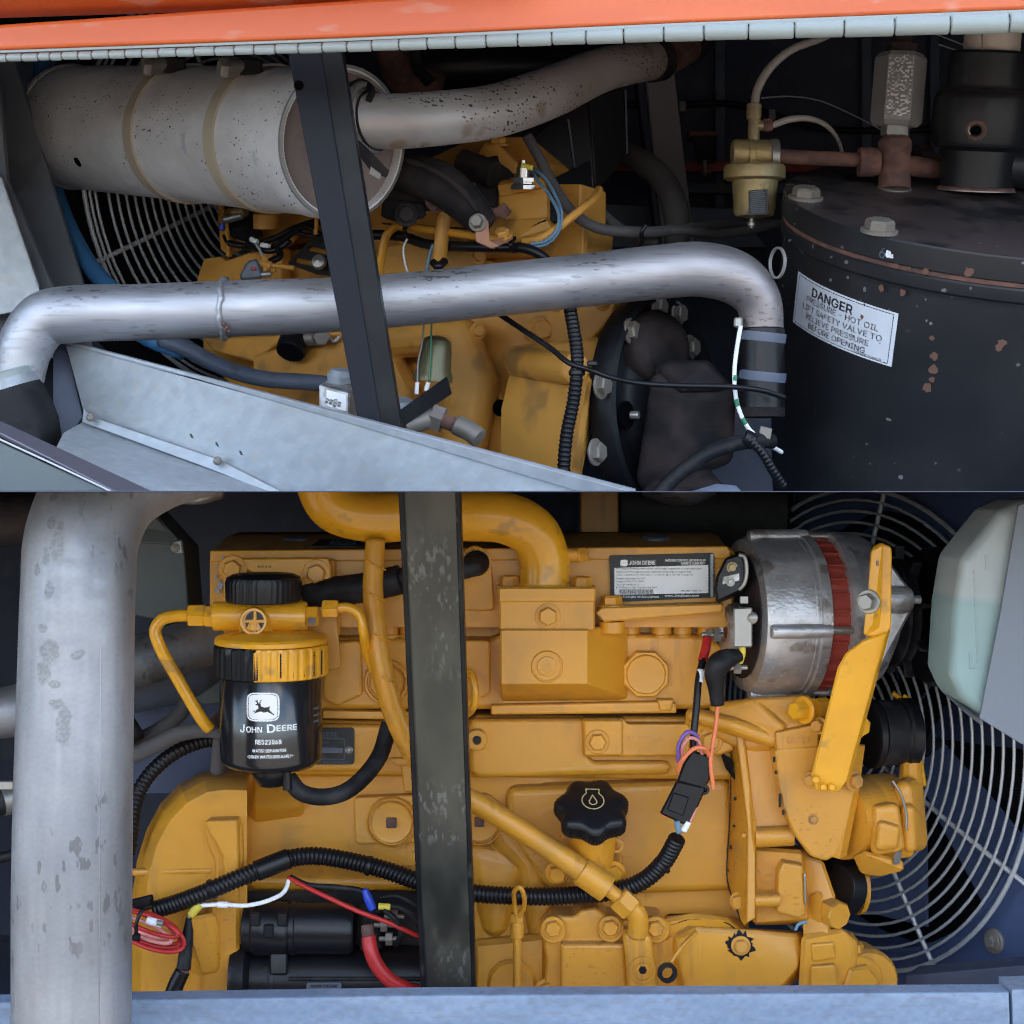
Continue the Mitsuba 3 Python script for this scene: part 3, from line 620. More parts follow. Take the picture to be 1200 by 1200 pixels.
# cast number plate
cp = part(E, 'number_casting', plate([(682, 842), (731, 842), (735, 848), (812, 848), (858, 855), (861, 880), (842, 886), (683, 887)], YB - .020, .03, .003, 4), 'm_yellow', label='raised casting with number lettering and two bolts')
part(cp, 'pad', plate(rect(684, 844, 730, 886), YB - .026, .012, .003, 3), 'm_yellow')
part(cp, 'pad', plate([(808, 848), (842, 850), (858, 858), (860, 879), (842, 885), (808, 885)], YB - .024, .010, .003, 4), 'm_yellow')
part(cp, 'bolt', pbolt(700, 869, YB - .026, 10.5, ph=.1), 'm_yellow')
part(cp, 'bolt', pbolt(832, 868, YB - .024, 11, ph=.4), 'm_yellow')
part(cp, 'lettering', ptext('R123166', 755, 867, YB - .0206, 7.5, 42, True), 'm_yellow', False)
part(cp, 'lettering', ptext('R70500', 752, 877, YB - .0206, 6.5, 34, True), 'm_yellow', False)
# serial plate behind the filter
sp = part(E, 'serial_plate', plate(rect(340, 853, 415, 896), YB - .012, .004, .0003, 4), 'm_print', label='black serial number plate half hidden by the filter')
part(sp, 'lettering', ptext('JOHN DEERE', 372, 861, YB - .0125, 6.5, 48), 'm_grey', False)
part(sp, 'lettering', ptext('4045', 380, 870, YB - .0125, 3.2, 10), 'm_grey', False)
part(sp, 'lettering', ptext('PE4045038+', 385, 875, YB - .0125, 3.2, 20), 'm_grey', False)
part(sp, 'strip', plate(rect(350, 876.5, 402, 882.5), YB - .0125, .001, .0001, 1), 'm_grey')
part(sp, 'lettering', ptext('4045T (7R)', 374, 887, YB - .0125, 3.2, 14), 'm_grey', False)
part(sp, 'lettering', ptext('TORREON   MADE IN MEXICO', 384, 893.3, YB - .0125, 2.6, 50), 'm_grey', False)
part(sp, 'frame', join(plate(rect(346, 865.5, 404, 866.2), YB - .0125, .001, 0, 0), plate(rect(346, 889.3, 404, 890), YB - .0125, .001, 0, 0), plate(rect(403.3, 866, 404, 890), YB - .0125, .001, 0, 0)), 'm_grey')
part(sp, 'rivet', lathe([(.0052, 0), (.005, .0015), (.003, .003), (0, .0034)], P(409, 879, YB - .012), [0, -1, 0], 20), 'm_zinc')
# ledges right of the drain hose
part(E, 'fuel_flange', plate([(450, 868), (498, 866), (498, 893), (480, 897), (455, 888)], YB - .020, .03, .002, 3), 'm_yellow')
part(E, 'fuel_flange', plate([(455, 888), (500, 888), (500, 898), (462, 897)], YB - .024, .03, .002, 2), 'm_yellow')
part(E, 'lug', hull([(471, 895, .055), (488, 895, .055), (486, 926, .055), (475, 926, .055), (471, 895, .1), (488, 895, .1), (486, 926, .1), (475, 926, .1)]), 'm_yellow')

# flywheel housing on the left
rings = []
for k, yy in enumerate((0.035, 0.05, 0.09, 0.16, 0.28)):
    s = (0.9, 0.965, 1.0, 1.02, 1.02)[k]
    c = np.array([285, 1110]); out = []
    pts = [(290, 906), (262, 905), (238, 908), (212, 922), (190, 945), (174, 975), (163, 1010), (156, 1060), (150, 1200), (290, 1200)]
    for (px, py) in pts: out.append(P(c[0] + (px - c[0]) * s, c[1] + (py - c[1]) * s, yy))
    rings.append(np.array(out))
part(E, 'flywheel_housing', loft(rings), 'm_yellow', 50)
part(E, 'housing_crease', tube([(155, 1022, .047), (200, 1021, .0385), (248, 1020, .038)], 4.5, seg=12), 'm_yellow', True)
part(E, 'housing_flange', plate([(238, 962), (278, 960), (284, 968), (285, 1010), (280, 1040), (280, 1200), (250, 1200), (252, 1010), (243, 990)], .028, .09, .004, 5), 'm_yellow')
part(E, 'housing_rib', plate([(240, 964), (244, 961), (279, 960), (280, 1030), (263, 1032), (260, 1005), (253, 990), (244, 976)], .014, .03, .004, 4), 'm_yellow')
lug = part(E, 'housing_lug', hull([(226, 1078, .0), (247, 1074, .0), (252, 1085, .005), (254, 1136, .025), (238, 1138, .022), (226, 1100, .005), (226, 1076, .05), (254, 1076, .05), (254, 1140, .05), (226, 1140, .05)], .004), 'm_yellow')
part(E, 'housing_web', hull([(250, 1060, .025), (277, 1060, .028), (277, 1172, .028), (238, 1172, .03), (250, 1060, .06), (277, 1172, .06), (238, 1172, .06)], .004), 'm_yellow')

# oil filler
t = thing('oil_filler', 'yellow oil filler neck under a black lobed cap marked with an oil can drop symbol', 'oil filler')
yo = .02
tilt = unit([0.04, -.62, .78])
nb = P(694, 1003, yo + .02)
part(t, 'neck', lathe([(.024, -.01), (.027, .02), (.030, .05), (.031, .056), (.030, .06)], P(694, 1012, yo + .03), unit([0, -.25, 1]), 40), 'm_yellow')
part(t, 'base_flange', plate([(650, 1000), (664, 965), (676, 960), (720, 975), (727, 1010), (722, 1032), (706, 1026), (690, 1030), (684, 1036), (660, 1034), (650, 1028)], YB - .012, .02, .003, 5), 'm_yellow')
for px, py in ((653, 1022), (719, 1022)):
    part(t, 'bolt_pillar', cyl(P(px + (3 if px < 690 else 0), py - 16, YB - .005), P(px, py, YB - .03), .0105), 'm_yellow')
    part(t, 'bolt', bolt(P(px, py, YB - .03), [0, -.9, -.2], .011, .009), 'm_yellow')
part(t, 'small_screw', bolt(P(692, 977, -.018), [0, -1, -.1], .005, .004), 'm_yellow')
part(t, 'lug_ring', lathe([(.009, 0), (.009, .004), (.0055, .004), (.0055, 0), (.009, 0)], P(722, 990, YB - .02), [0, -1, 0], 24), 'm_yellow')
lob = lambda th, h: 1 + .075 * np.cos(7 * (th + .2))
co = P(693, 958, yo - .012)
rim = lambda th, h: 1 + .075 * np.cos(7 * (th + .2)) + .012 * np.cos(77 * th)
cap = part(t, 'cap', join(lathe([(.039, 0), (.0415, .003), (.0415, .015), (.0405, .018)], co, tilt, 308, rfn=rim), lathe([(.0405, .018), (.0385, .022), (.034, .0245), (.02, .027), (0, .0275)], co, tilt, 168, rfn=lob)), 'm_plastic', 40)
u0 = X3; v0 = unit(np.cross(tilt, u0)); u0 = np.cross(v0, tilt)
def sym(r, w, a0, a1, n=26):
    a = np.linspace(a0, a1, n); return [(r * math.cos(k), r * math.sin(k)) for k in a] + [((r - w) * math.cos(k), (r - w) * math.sin(k)) for k in a[::-1]]
can = join(flat(sym(.0135, .0014, math.radians(125), math.radians(415))), flat(rect(-.0085, .0165, .0085, .0179)), flat([(-.0085, .0179), (-.0071, .0179), (-.0066, .0105), (-.0080, .0110)]), flat([(.0085, .0179), (.0071, .0179), (.0066, .0105), (.0080, .0110)]))
drop = Polygon(np.array([(0, .0085), (.0028, .003), (.0046, -.001), (.0040, -.0045), (.0015, -.0062), (-.0015, -.0062), (-.0040, -.0045), (-.0046, -.001), (-.0028, .003)]) * 1.12)
drop = drop.difference(drop.buffer(-.0014)); drop = trimesh.creation.extrude_polygon(drop, .0003, engine='earcut')
part(cap, 'oil_symbol', put(join(can, drop), co + tilt * .0276 + v0 * .002, u0, v0), 'm_gold', False)

# braided yellow hose, from the top down to the pump
t = thing('oil_hose', 'dull yellow hose running from the curved pipe behind the post to the pump cover', 'hose')
part(t, 'upper_hose', tube([(440, 632, .0, 11.5), (437, 690, -.01, 12), (441, 740, -.02, 12.5), (449, 790, -.025, 13), (464, 840, -.02, 13.5), (490, 890, -.01, 13.5), (523, 922, 0, 13), (562, 943, .01, 13), (610, 972, .01, 13), (660, 1005, .01, 13.5), (692, 1028, .01, 13.5)], 13, n=12, seg=24), 'm_bright' if 0 else 'm_yellow', True)
part(t, 'ferrule', pcyl((680, 1020, .01), (712, 1042, .01), 17, b=.002), 'm_yellow')
part(t, 'neck', pcyl((710, 1040, .01), (732, 1057, .01), 8.5), 'm_yellow')
part(t, 'hex_nut', lathe([(.0145, 0), (.016, .002), (.016, .02), (.0145, .022)], P(724, 1051, .01), P(742, 1068, .01) - P(724, 1051, .01), 6), 'm_yellow')
part(t, 'elbow', tube([(734, 1060, .01), (746, 1071, .012), (748, 1084, .015), (746, 1096, .018)], 12, seg=20), 'm_yellow', True)
for (a, b, y) in (((428, 655), (452, 668), -.022), ((429, 692), (453, 705), -.030), ((433, 740), (458, 752), -.038), ((441, 790), (466, 800), -.043)):
    part(t, 'spiral_mark', tube([(a[0], a[1], y + .012), ((a[0] + b[0]) / 2, (a[1] + b[1]) / 2 + 1, y), (b[0], b[1], y + .012)], .9, seg=6), 'm_bright', True)

# pump / gear covers at the bottom
PC = thing('pump_cover', 'yellow pump cover with a hose elbow and three top bolts, bottom centre', 'cover')
part(PC, 'cover', plate([(634, 1085), (648, 1072), (672, 1074), (682, 1066), (700, 1064), (712, 1074), (730, 1078), (758, 1074), (776, 1076), (782, 1092), (782, 1200), (634, 1200), (640, 1130)], .045, .07, .005, 6), 'm_yellow')
part(PC, 'raised_panel', plate([(657, 1106), (732, 1106), (740, 1200), (657, 1200)], .030, .02, .005, 4), 'm_yellow')
part(PC, 'port_column', plate([(730, 1096), (738, 1092), (756, 1092), (764, 1100), (772, 1150), (774, 1200), (738, 1200), (734, 1130)], .012, .05, .006, 8), 'm_yellow')
part(PC, 'port', pcyl((746, 1098, .03), (746, 1088, .03), 14), 'm_yellow')
for px, py in ((648, 1087), (715, 1086), (768, 1087)):
    part(PC, 'bolt_boss', lathe([(.016, 0), (.016, .012), (.0145, .014)], P(px, py, .05), [0, -1, 0], 28), 'm_yellow')
    part(PC, 'bolt', pbolt(px, py, .036, 10, ph=.2), 'm_yellow')
part(PC, 'plug', lathe([(.0155, 0), (.0155, .003), (.0125, .003), (.012, .001), (.0085, .001), (.008, .003), (0, .003)], P(753, 1136, .012), [0, -1, 0], 32), 'm_yellow')
part(PC, 'plug_socket', lathe([(.005, 0), (.005, .0036), (0, .0036)], P(753, 1136, .012), [0, -1, 0], 6), 'm_plastic')
part(PC, 'bolt', pbolt(640, 1160, .05, 10), 'm_yellow')
t = thing('dipstick', 'oil dipstick with a ring handle at the right of the pump cover', 'dipstick')
part(t, 'ring', lathe([(.0115, -.003), (.0115, .003), (.007, .003), (.007, -.003), (.0115, -.003)], P(782, 1140, .0), [.2, -1, 0], 28), 'm_rubber')
part(t, 'rod', tube([(786, 1128, 0), (800, 1108, .01), (818, 1090, .03)], 2.4, seg=10), 'm_yellow', True)
t = thing('dipstick_tube', 'thin upright yellow tube with a looped clip just right of the post', 'tube')
part(t, 'tube', tube([(606, 1095, .04), (606, 1140, .04), (607, 1200, .04)], 5, seg=14), 'm_yellow', True)
part(t, 'collar', pcyl((606, 1080, .04), (606, 1099, .04), 8), 'm_yellow')
part(t, 'nut', lathe([(.008, 0), (.008, .012)], P(606, 1082, .04), [0, 0, 1], 6), 'm_yellow')
part(t, 'clip', tube([(605, 1072, .035), (603, 1058, .03), (603, 1044, .015), (609, 1040, .01), (614, 1050, .015), (613, 1066, .03), (608, 1074, .035)], 3, seg=10), 'm_yellow', True)
part(E, 'block_foot', hull([(560, 1108, .08), (635, 1100, .08), (635, 1200, .07), (560, 1200, .07), (560, 1100, .14), (635, 1200, .14)], .006), 'm_yellow')
part(E, 'foot_boss', lathe([(.03, 0), (.03, .012), (.026, .016), (0, .016)], P(600, 1150, .08), [0, -1, 0], 32), 'm_yellow')
SC = thing('gear_cover', 'faceted yellow cover with a bolt ringed by chipped dark paint, at the bottom', 'cover')
part(SC, 'cover', hull([(795, 1100, .035), (815, 1090, .03), (885, 1094, .03), (932, 1098, .045), (938, 1112, .045), (930, 1135, .03), (905, 1164, .03), (806, 1166, .03), (795, 1120, .035), (780, 1085, .08), (940, 1095, .09), (940, 1140, .09), (900, 1172, .09), (780, 1172, .09)], .004), 'm_yellow')
part(SC, 'upper_shoulder', hull([(782, 1080, .05), (812, 1074, .045), (850, 1078, .045), (868, 1092, .05), (782, 1100, .05), (782, 1075, .1), (868, 1080, .1), (868, 1100, .1), (782, 1110, .1)], .004), 'm_yellow')
part(SC, 'side_shoulder', hull([(775, 1105, .05), (800, 1088, .045), (806, 1170, .045), (775, 1172, .05), (775, 1100, .1), (806, 1100, .1), (775, 1172, .1)], .004), 'm_yellow')
rr = random.Random(4)
part(SC, 'chipped_paint', put(flat([((.0155 + rr.uniform(-.004, .004)) * math.cos(a), (.0155 + rr.uniform(-.004, .005)) * math.sin(a)) for a in np.linspace(0, 2 * np.pi, 40, endpoint=False)], .0004), P(868, 1108, .0252), X3, Z3), 'm_plastic')
part(SC, 'bolt', pbolt(868, 1108, .0248, 8.5, ph=.2), 'm_dirty')
part(SC, 'rivet', lathe([(.004, 0), (.003, .0012), (0, .0012)], P(884, 1147, .0282), [0, -1, 0], 16), 'm_yellow')

# timing cover and front plates
TC = thing('timing_cover', 'yellow timing gear cover with an upright edge flange right of the oil filler', 'cover')
part(TC, 'face_strip', hull([(856, 900, .07), (866, 852, .05), (884, 965, .02), (882, 1075, .02), (872, 1082, .03), (856, 1046, .07), (866, 852, .10), (884, 1075, .10), (856, 1046, .10)], .002), 'm_yellow')
part(TC, 'edge_flange', sheet([(861, 852, .045), (870, 850, .045), (887, 968, .012), (885, 1076, .012), (874, 1082, .012), (877, 970, .012)], .06, .003, 2), 'm_yellow')
part(TC, 'side_panel', hull([(872, 855, .05), (912, 850, .05), (930, 968, .035), (885, 968, .035), (872, 855, .12), (912, 850, .12), (930, 968, .12), (885, 968, .12)], .003), 'm_yellow')
part(TC, 'cross_tube', pcyl((884, 981, .025), (930, 979, .025), 12), 'm_yellow')
part(TC, 'lower_panel', hull([(886, 996, .05), (938, 1000, .04), (945, 1075, .04), (886, 1080, .05), (886, 990, .12), (945, 995, .12), (945, 1080, .12), (886, 1080, .12)], .004), 'm_yellow')
part(TC, 'raised_step', plate([(912, 1022), (918, 1010), (942, 1014), (945, 1072), (936, 1078), (910, 1070)], .020, .05, .004, 4), 'm_yellow')
part(TC, 'cross_tube', pcyl((884, 1055, .02), (914, 1054, .02), 8), 'm_yellow')
part(TC, 'bolt', bolt(P(867, 1056, .045), [-.35, -.9, 0], .009, .008), 'm_yellow')
part(TC, 'rivet', lathe([(.0035, 0), (.0025, .0015), (0, .0015)], P(872, 979, .027), [-.5, -.86, 0], 14), 'm_yellow')
part(TC, 'gasket_chips', join(*[box3(P(px, py, y), [.0026, .003, h], b=.0004) for px, py, y, h in ((859, 902, .055, .008), (861, 936, .05, .004), (860, 968, .052, .003), (856, 993, .058, .005), (853, 1020, .062, .002), (907, 890, -.002, .006), (909, 905, -.002, .004), (914, 938, -.002, .016), (918, 952, -.002, .006))]), 'm_plastic', label='dark chips where the paint has flaked along the cover joint')
part(TC, 'corner_gap', hull([(847, 885, .06), (856, 890, .055), (861, 912, .055), (852, 900, .06), (847, 885, .09), (861, 912, .09)]), 'm_plastic')
part(TC, 'silver_joint', tube([(943, 1024, .018), (944, 1060, .018)], 1.4, seg=8), 'm_zinc', True)

# alternator mount casting
MC = thing('mount_casting', 'ribbed yellow casting with raised digits carrying the alternator', 'casting')
part(MC, 'body', blobby([[(812, 838, .05, 9), (860, 850, .03, 10), (906, 866, .018, 10), (860, 850, .08, 12)], [(840, 832, .055, 9), (884, 824, .03, 7), (914, 852, .012, 7), (906, 866, .02, 9)], [(884, 824, .03, 7), (945, 822, .03, 8), (952, 860, .018, 10), (906, 866, .02, 10), (945, 822, .07, 8)], [(812, 846, .06, 10), (880, 872, .05, 10), (950, 868, .04, 8)]]), 'm_yellow', 60)
part(MC, 'pad', plate([(908, 858), (960, 848), (960, 876), (910, 880)], .0, .05, .003, 4), 'm_yellow')
part(MC, 'lettering', ptext('0U26', 936, 867, -.0012, 8, 28, True), 'm_dirty', False)
part(MC, 'bolt', bolt(P(943, 832, .0), [-.8, -.6, 0], .012, .016), 'm_bright')
part(MC, 'bolt_boss', pcyl((952, 832, .015), (968, 830, .03), 13), 'm_bright')
part(MC, 'bolt', bolt(P(960, 850, .0), [-.6, -.8, 0], .008, .008), 'm_yellow')

# front plate and water pump
FP = thing('water_pump', 'yellow water pump with stepped round housing and a large plate below the tension bracket', 'water pump')
part(FP, 'plate', plate([(906, 876), (1006, 872), (1002, 930), (994, 970), (983, 1001), (968, 1010), (950, 1004), (930, 978), (916, 942)], .0, .05, .004, 8), 'm_yellow')
part(FP, 'plate_edge', sheet([(1002, 873, -.002), (1014, 873, .02), (1007, 940, .02), (992, 1004, .012), (981, 1006, -.002), (995, 965, -.002)], .02, .0015), 'm_yellow')
ax = unit(P(1100, 948, .12) - P(975, 960, .03))
o = P(992, 960, .05)
part(FP, 'housing', lathe([(.047, -.01), (.047, .006), (.0485, .010), (.0485, .028), (.051, .032), (.051, .066), (.046, .070), (.046, .075)], o, ax, 56), 'm_yellow')
part(FP, 'outlet', blobby([[(1030, 950, .012, 8), (1046, 948, .012, 8), (1052, 990, .012, 8), (1028, 994, .012, 8), (1030, 950, .05, 12), (1050, 990, .05, 12)], [(1034, 968, .0, 7), (1048, 972, .002, 7), (1046, 988, .002, 7), (1032, 990, .0, 7), (1040, 980, .03, 12)], [(1050, 985, .02, 8), (1064, 998, .03, 7), (1040, 1000, .03, 8)]], .003, 6), 'm_yellow', 60)
part(FP, 'lower_cone', hull([(1003, 1004, .02), (1012, 1000, .01), (1055, 1010, .02), (1056, 1018, .02), (1030, 1024, .03), (1010, 1020, .03), (1003, 1004, .08), (1056, 1018, .08), (1020, 1024, .08)], .003), 'm_yellow')
part(FP, 'rear_flange', blobby([[(1068, 922, .06, 14), (1074, 985, .06, 13), (1066, 985, .035, 12), (1060, 925, .04, 12)], [(1068, 922, .06, 14), (1066, 830, .085, 7), (1062, 870, .09, 8)], [(1064, 950, .02, 9), (1066, 990, .02, 9), (1068, 960, .05, 14)]], .004, 6), 'm_yellow', 60)
part(FP, 'silver_joint', tube([(1046, 915, -.001), (1056, 932, .0), (1062, 955, .003), (1062, 972, .004)], 1.6, seg=8), 'm_zinc', True)
part(FP, 'worn_patch', sheet([(1050, 1002, .005), (1057, 996, .006), (1055, 1012, .012), (1048, 1014, .010)], .004, .0005), 'm_zinc', label='bare metal patch on the pump flange')
for px, py in ((951, 914), (953, 960)):
    part(FP, 'small_bolt', pbolt(px, py, .0, 4.6), 'm_dirty')
part(FP, 'small_bolt', bolt(P(951, 914, -.004), [-.5, -.9, 0], .0075, .007), 'm_yellow')
part(FP, 'pulley_shaft', pcyl((984, 1040, .06), (1000, 1040, .07), 26), 'm_plastic')
t = thing('lower_pulley', 'black belt pulley peeking out below the water pump', 'pulley')
part(t, 'rim', lathe([(.034, 0), (.036, .003), (.036, .03), (.034, .033)], P(970, 1038, .10), unit([1, .25, 0]), 48), 'm_rubber')
part(t, 'yellow_edge', lathe([(.037, 0), (.0375, .003), (.037, .006)], P(1000, 1036, .115), unit([1, .25, 0]), 48), 'm_yellow')

# castings at the lower right
LC = thing('front_bracket', 'lumpy yellow front support with three big round bolt heads at the bottom right', 'bracket')
part(LC, 'column', hull([(940, 1005, .06), (962, 1012, .05), (975, 1050, .04), (968, 1100, .03), (946, 1105, .04), (940, 1005, .13), (975, 1050, .13), (946, 1105, .13)], .004), 'm_yellow')
part(LC, 'body', hull([(944, 1100, .03), (985, 1092, .03), (1000, 1104, .035), (1000, 1168, .035), (940, 1172, .03), (944, 1095, .12), (1000, 1100, .12), (1000, 1172, .12), (940, 1172, .12)], .005), 'm_yellow')
part(LC, 'recess_plate', plate([(950, 1106), (978, 1104), (980, 1124), (952, 1128)], .022, .02, .003, 3), 'm_yellow')
part(LC, 'recess_plate', plate([(950, 1132), (980, 1130), (984, 1170), (950, 1170)], .018, .03, .003, 4), 'm_yellow')
part(LC, 'end_round', lathe([(.040, 0), (.040, .04), (.036, .046), (.02, .046), (0, .046)], P(1000, 1140, .085), [.2, -1, 0], 44), 'm_yellow')
part(LC, 'cap_bolt', bolt(P(1005, 1148, .04), [.1, -1, 0], .022, .014, ph=.15), 'm_yellow')
part(LC, 'cap_bolt', lathe([(.0175, 0), (.0175, .022), (.0155, .025), (0, .025)], P(969, 1066, .045), unit([.5, -1, -.1]), 8), 'm_yellow')
part(LC, 'cap_collar', hull([(952, 1050, .04), (958, 1048, .03), (962, 1078, .03), (953, 1076, .04), (970, 1048, .06), (970, 1080, .06)], .003), 'm_yellow')
part(LC, 'small_bolt', pbolt(951, 1113, .03, 4.5), 'm_dirty')
part(LC, 'shoulder', hull([(974, 1096, .03), (994, 1098, .04), (998, 1112, .04), (975, 1108, .03), (974, 1090, .08), (998, 1095, .08), (998, 1112, .08)], .003), 'm_yellow')
part(LC, 'side_bolt', bolt(P(1000, 1112, .05), [.8, -.5, .1], .009, .01), 'm_yellow')
part(LC, 'silver_joint', tube([(932, 1090, .02), (936, 1083, .018), (945, 1080, .02)], 2, seg=8), 'm_bluewire', True)

part(TC, 'joint_shadow_line', tube([(857, 900, .064), (855, 960, .066), (852, 1028, .07), (856, 1046, .055), (869, 1080, .035)], .9, seg=6), 'm_castiron', True)  # dark tubes stand in for joints and the black shadow in their gaps
part(SC, 'joint_shadow_line', tube([(786, 1084, .046), (812, 1077, .042), (850, 1081, .042), (866, 1092, .036)], .8, seg=6), 'm_castiron', True)
part(PC, 'joint_shadow_line', tube([(783, 1180, .052), (784, 1120, .052), (781, 1090, .050), (775, 1077, .048), (757, 1074.5, .048)], .9, seg=6), 'm_castiron', True)
part(FP, 'joint_shadow_line', lathe([(.0487, 0), (.0491, .0004), (.0491, .0012), (.0487, .0016)], o + ax * .029, ax, 56), 'm_castiron')
part(E, 'joint_shadow_line', tube([(280, 968, .070), (286, 1005, .070), (284, 1040, .070), (282, 1180, .070)], 1.0, seg=6), 'm_castiron', True)
# ---------------- fuel filter
FF = thing('fuel_filter', 'black fuel filter canister with white deer logo under a yellow head, left of the post', 'fuel filter')
yf = -0.045
k = S(yf)
up = unit([0, -.03, 1])
def fz(py): return P(318, py, yf)
part(FF, 'bracket', plate([(268, 657), (274, 654), (384, 653), (388, 660), (392, 700), (400, 783), (379, 786), (374, 745), (268, 745)], .022, .004, .0012, 4, holes=[circ(291, 667, 9, 14, 5), circ(357, 671, 9, 14, 5)]), 'm_yellow')
part(FF, 'bracket_back', plate([(262, 660), (392, 656), (398, 745), (262, 745)], .034, .012, .002, 2), 'm_yellow')
part(FF, 'bracket_lip', plate([(276, 655), (384, 654), (388, 664), (390, 712), (384, 712), (381, 664), (276, 664)], .016, .01, .002, 2), 'm_yellow')
for px, py in ((273, 667), (371, 672)):
    part(FF, 'bracket_bolt', pbolt(px, py, .018, 11.5, washer=1.45, ph=.35), 'm_yellow')
part(FF, 'stamped_number', ptext('0111', 310, 664, .0158, 2.4, 16, True), 'm_plastic', False)
part(FF, 'chipped_paint', join(*[put(flat([(r_ * (1 + .5 * math.sin(3 * a + px)) * math.cos(a), r_ * 1.4 * (1 + .3 * math.cos(2 * a + py)) * math.sin(a)) for a in np.linspace(0, 6.28, 14, endpoint=False)], .0004), P(px, py, .0465), X3, Z3) for px, py, r_ in ((256, 664, .0022), (258, 686, .004), (255, 692, .003), (262, 653, .0018), (253, 676, .0016))]), 'm_pipe', label='bare grey chips in the yellow paint')
ribs = lambda th, h: 1 + .006 * np.sign(np.cos(40 * th)) * (np.abs(np.cos(40 * th)) ** .5)
part(FF, 'primer_cap', lathe([(42 * k, 0), (44 * k, .002), (44.5 * k, .022), (43 * k, .028), (36 * k, .0315), (15 * k, .033), (0, .033)], P(309, 705, yf), up, 240, rfn=lambda th, h: ribs(th, h) if .001 < h < .027 else 1.0), 'm_plastic', 40)
part(FF, 'head_tube', cyl(P(250, 722, yf), P(360, 722, yf), .0168, b=.002, seg=40), 'm_bright')
part(FF, 'head_cone', lathe([(66 * k, 0), (66 * k, .005), (64 * k, .0075), (52 * k, .0105), (40 * k, .0135), (0, .0145)], fz(753), up, 56), 'm_bright')
part(FF, 'head_web', cyl(P(300, 722, yf - .008), P(300, 742, yf - .012), .019, b=.002), 'm_bright')
bd = part(FF, 'round_badge', lathe([(.0160, 0), (.0160, .012), (.0148, .0145), (.0122, .0145), (.0118, .0105), (0, .0105)], P(299, 728, yf - .016), [0, -1, .05], 40), 'm_bright')
part(bd, 'dark_recess', lathe([(.0115, .0), (.0115, .0004), (0, .0004)], P(299, 728, yf - .0274), [0, -1, .05], 30), 'm_plastic')
part(bd, 'cross', join(box3(P(299, 728, yf - .0285), [.023, .004, .0036], b=.0006), box3(P(299, 728, yf - .0286), [.0034, .0042, .023], b=.0006)), 'm_bright')
cl = lambda th, h: 1 + .010 * np.sign(np.cos(34 * th))
# collar: worn to black plastic on its left, painted yellow on its right
col = lathe([(64 * k, 0), (66 * k, .002), (66 * k, .033), (64.5 * k, .036)], fz(791), up, 272, rfn=lambda th, h: cl(th, h) if .001 < h < .034 else 1.0)
ce = np.asarray(col.triangles_center); edge = P(311, 770, yf)[0] + .003 * np.sin(ce[:, 2] * 900) + .002 * np.sin(ce[:, 2] * 2300)
yl = ce[:, 0] > edge
part(FF, 'collar', TM(col.vertices, col.faces[~yl]), 'm_black', 40, label='black ribbed collar half with the paint worn off')
part(FF, 'collar', TM(col.vertices, col.faces[yl]), 'm_bright', 40, label='yellow painted half of the ribbed collar')
part(FF, 'collar_grooves', join(*[box3(P(318, 774, yf) + np.array([66.2 * k * math.sin(a), -66.2 * k * math.cos(a), .0]), [.0012, .0016, .027], R=trimesh.transformations.rotation_matrix(-a, [0, 0, 1])[:3, :3], b=.0003) for a in (.30, .52, .74, .96, 1.2)]), 'm_plastic')
Rc = 59.5 * k
can_o = fz(898)
part(FF, 'canister', lathe([(30 * k, -.001), (50 * k, .001), (57 * k, .006), (Rc, .012), (Rc, .11)], can_o, up, 72), 'm_can', True)
part(FF, 'drain_nut', lathe([(14 * k, -.022), (15 * k, -.02), (22 * k, -.012), (24 * k, -.006), (24 * k, 0)], can_o - [0, 0, 0], up, 24), 'm_plastic')
part(FF, 'drain_spout', cyl(P(336, 903, yf - .012), P(337, 926, yf - .012), .0055), 'm_plastic')
ref = unit(np.array([0, -D, 0]) - fz(850))
def on_can(m, px, py):
    th = math.asin(np.clip(((px - 318) * k) / Rc, -1, 1)); t = (fz(py)[2] - can_o[2])
    return wrap(m, can_o, up, Rc + .0004, th, t + .002, [0, -1, 0])
sq = Polygon(rect(-.0165, -.0155, .0165, .0155)).buffer(-.006).buffer(.006, quad_segs=6)
bul = [(.0185 * math.copysign(abs(math.cos(a)) ** .42, math.cos(a)), .0160 * math.copysign(abs(math.sin(a)) ** .42, math.sin(a))) for a in np.linspace(0, 2 * np.pi, 64, endpoint=False)]
logo = Polygon(bul); inner = logo.buffer(-.0016); ringp = inner.difference(inner.buffer(-.0006))
deer = Polygon(np.array([(-16, -3), (-11, -2.2), (-7, 0.5), (-6.5, 4), (-8.5, 6.0), (-11, 5.6), (-11.3, 6.8), (-8.5, 8.4), (-9.5, 11), (-12, 12), (-12.2, 13), (-9.6, 12.6), (-8.2, 14.8), (-7.4, 14.4), (-8.0, 12.0), (-6.6, 9), (-5.0, 9), (-4.2, 13), (-1.5, 14.2), (-1.2, 13.4), (-3.2, 12.0), (-3.6, 8.4), (-2.6, 4.5), (1.0, 2.8), (7, 2.6), (10.5, 4.5), (11.4, 3.8), (10.2, 1.4), (10.4, -1.6), (14, -5.6), (18, -9), (17.2, -10), (12, -6.8), (7.5, -4.2), (3, -5.4), (-3, -3.6), (-8, -5.2), (-14, -7), (-13.8, -6), (-9, -3.6), (-15, -4.2)]) * .00072 + [0, -.0022])
mk = lambda g, d=.0003: trimesh.util.concatenate([trimesh.creation.extrude_polygon(q, d, engine='earcut') for q in getattr(g, 'geoms', [g])])
lg = part(FF, 'logo', on_can(mk(logo).subdivide_to_size(.006), 317, 821), 'm_white', False, label='white rounded square with a black leaping deer')
dm = mk(ringp.union(deer), .0003); dm.vertices[:, 2] += .0003
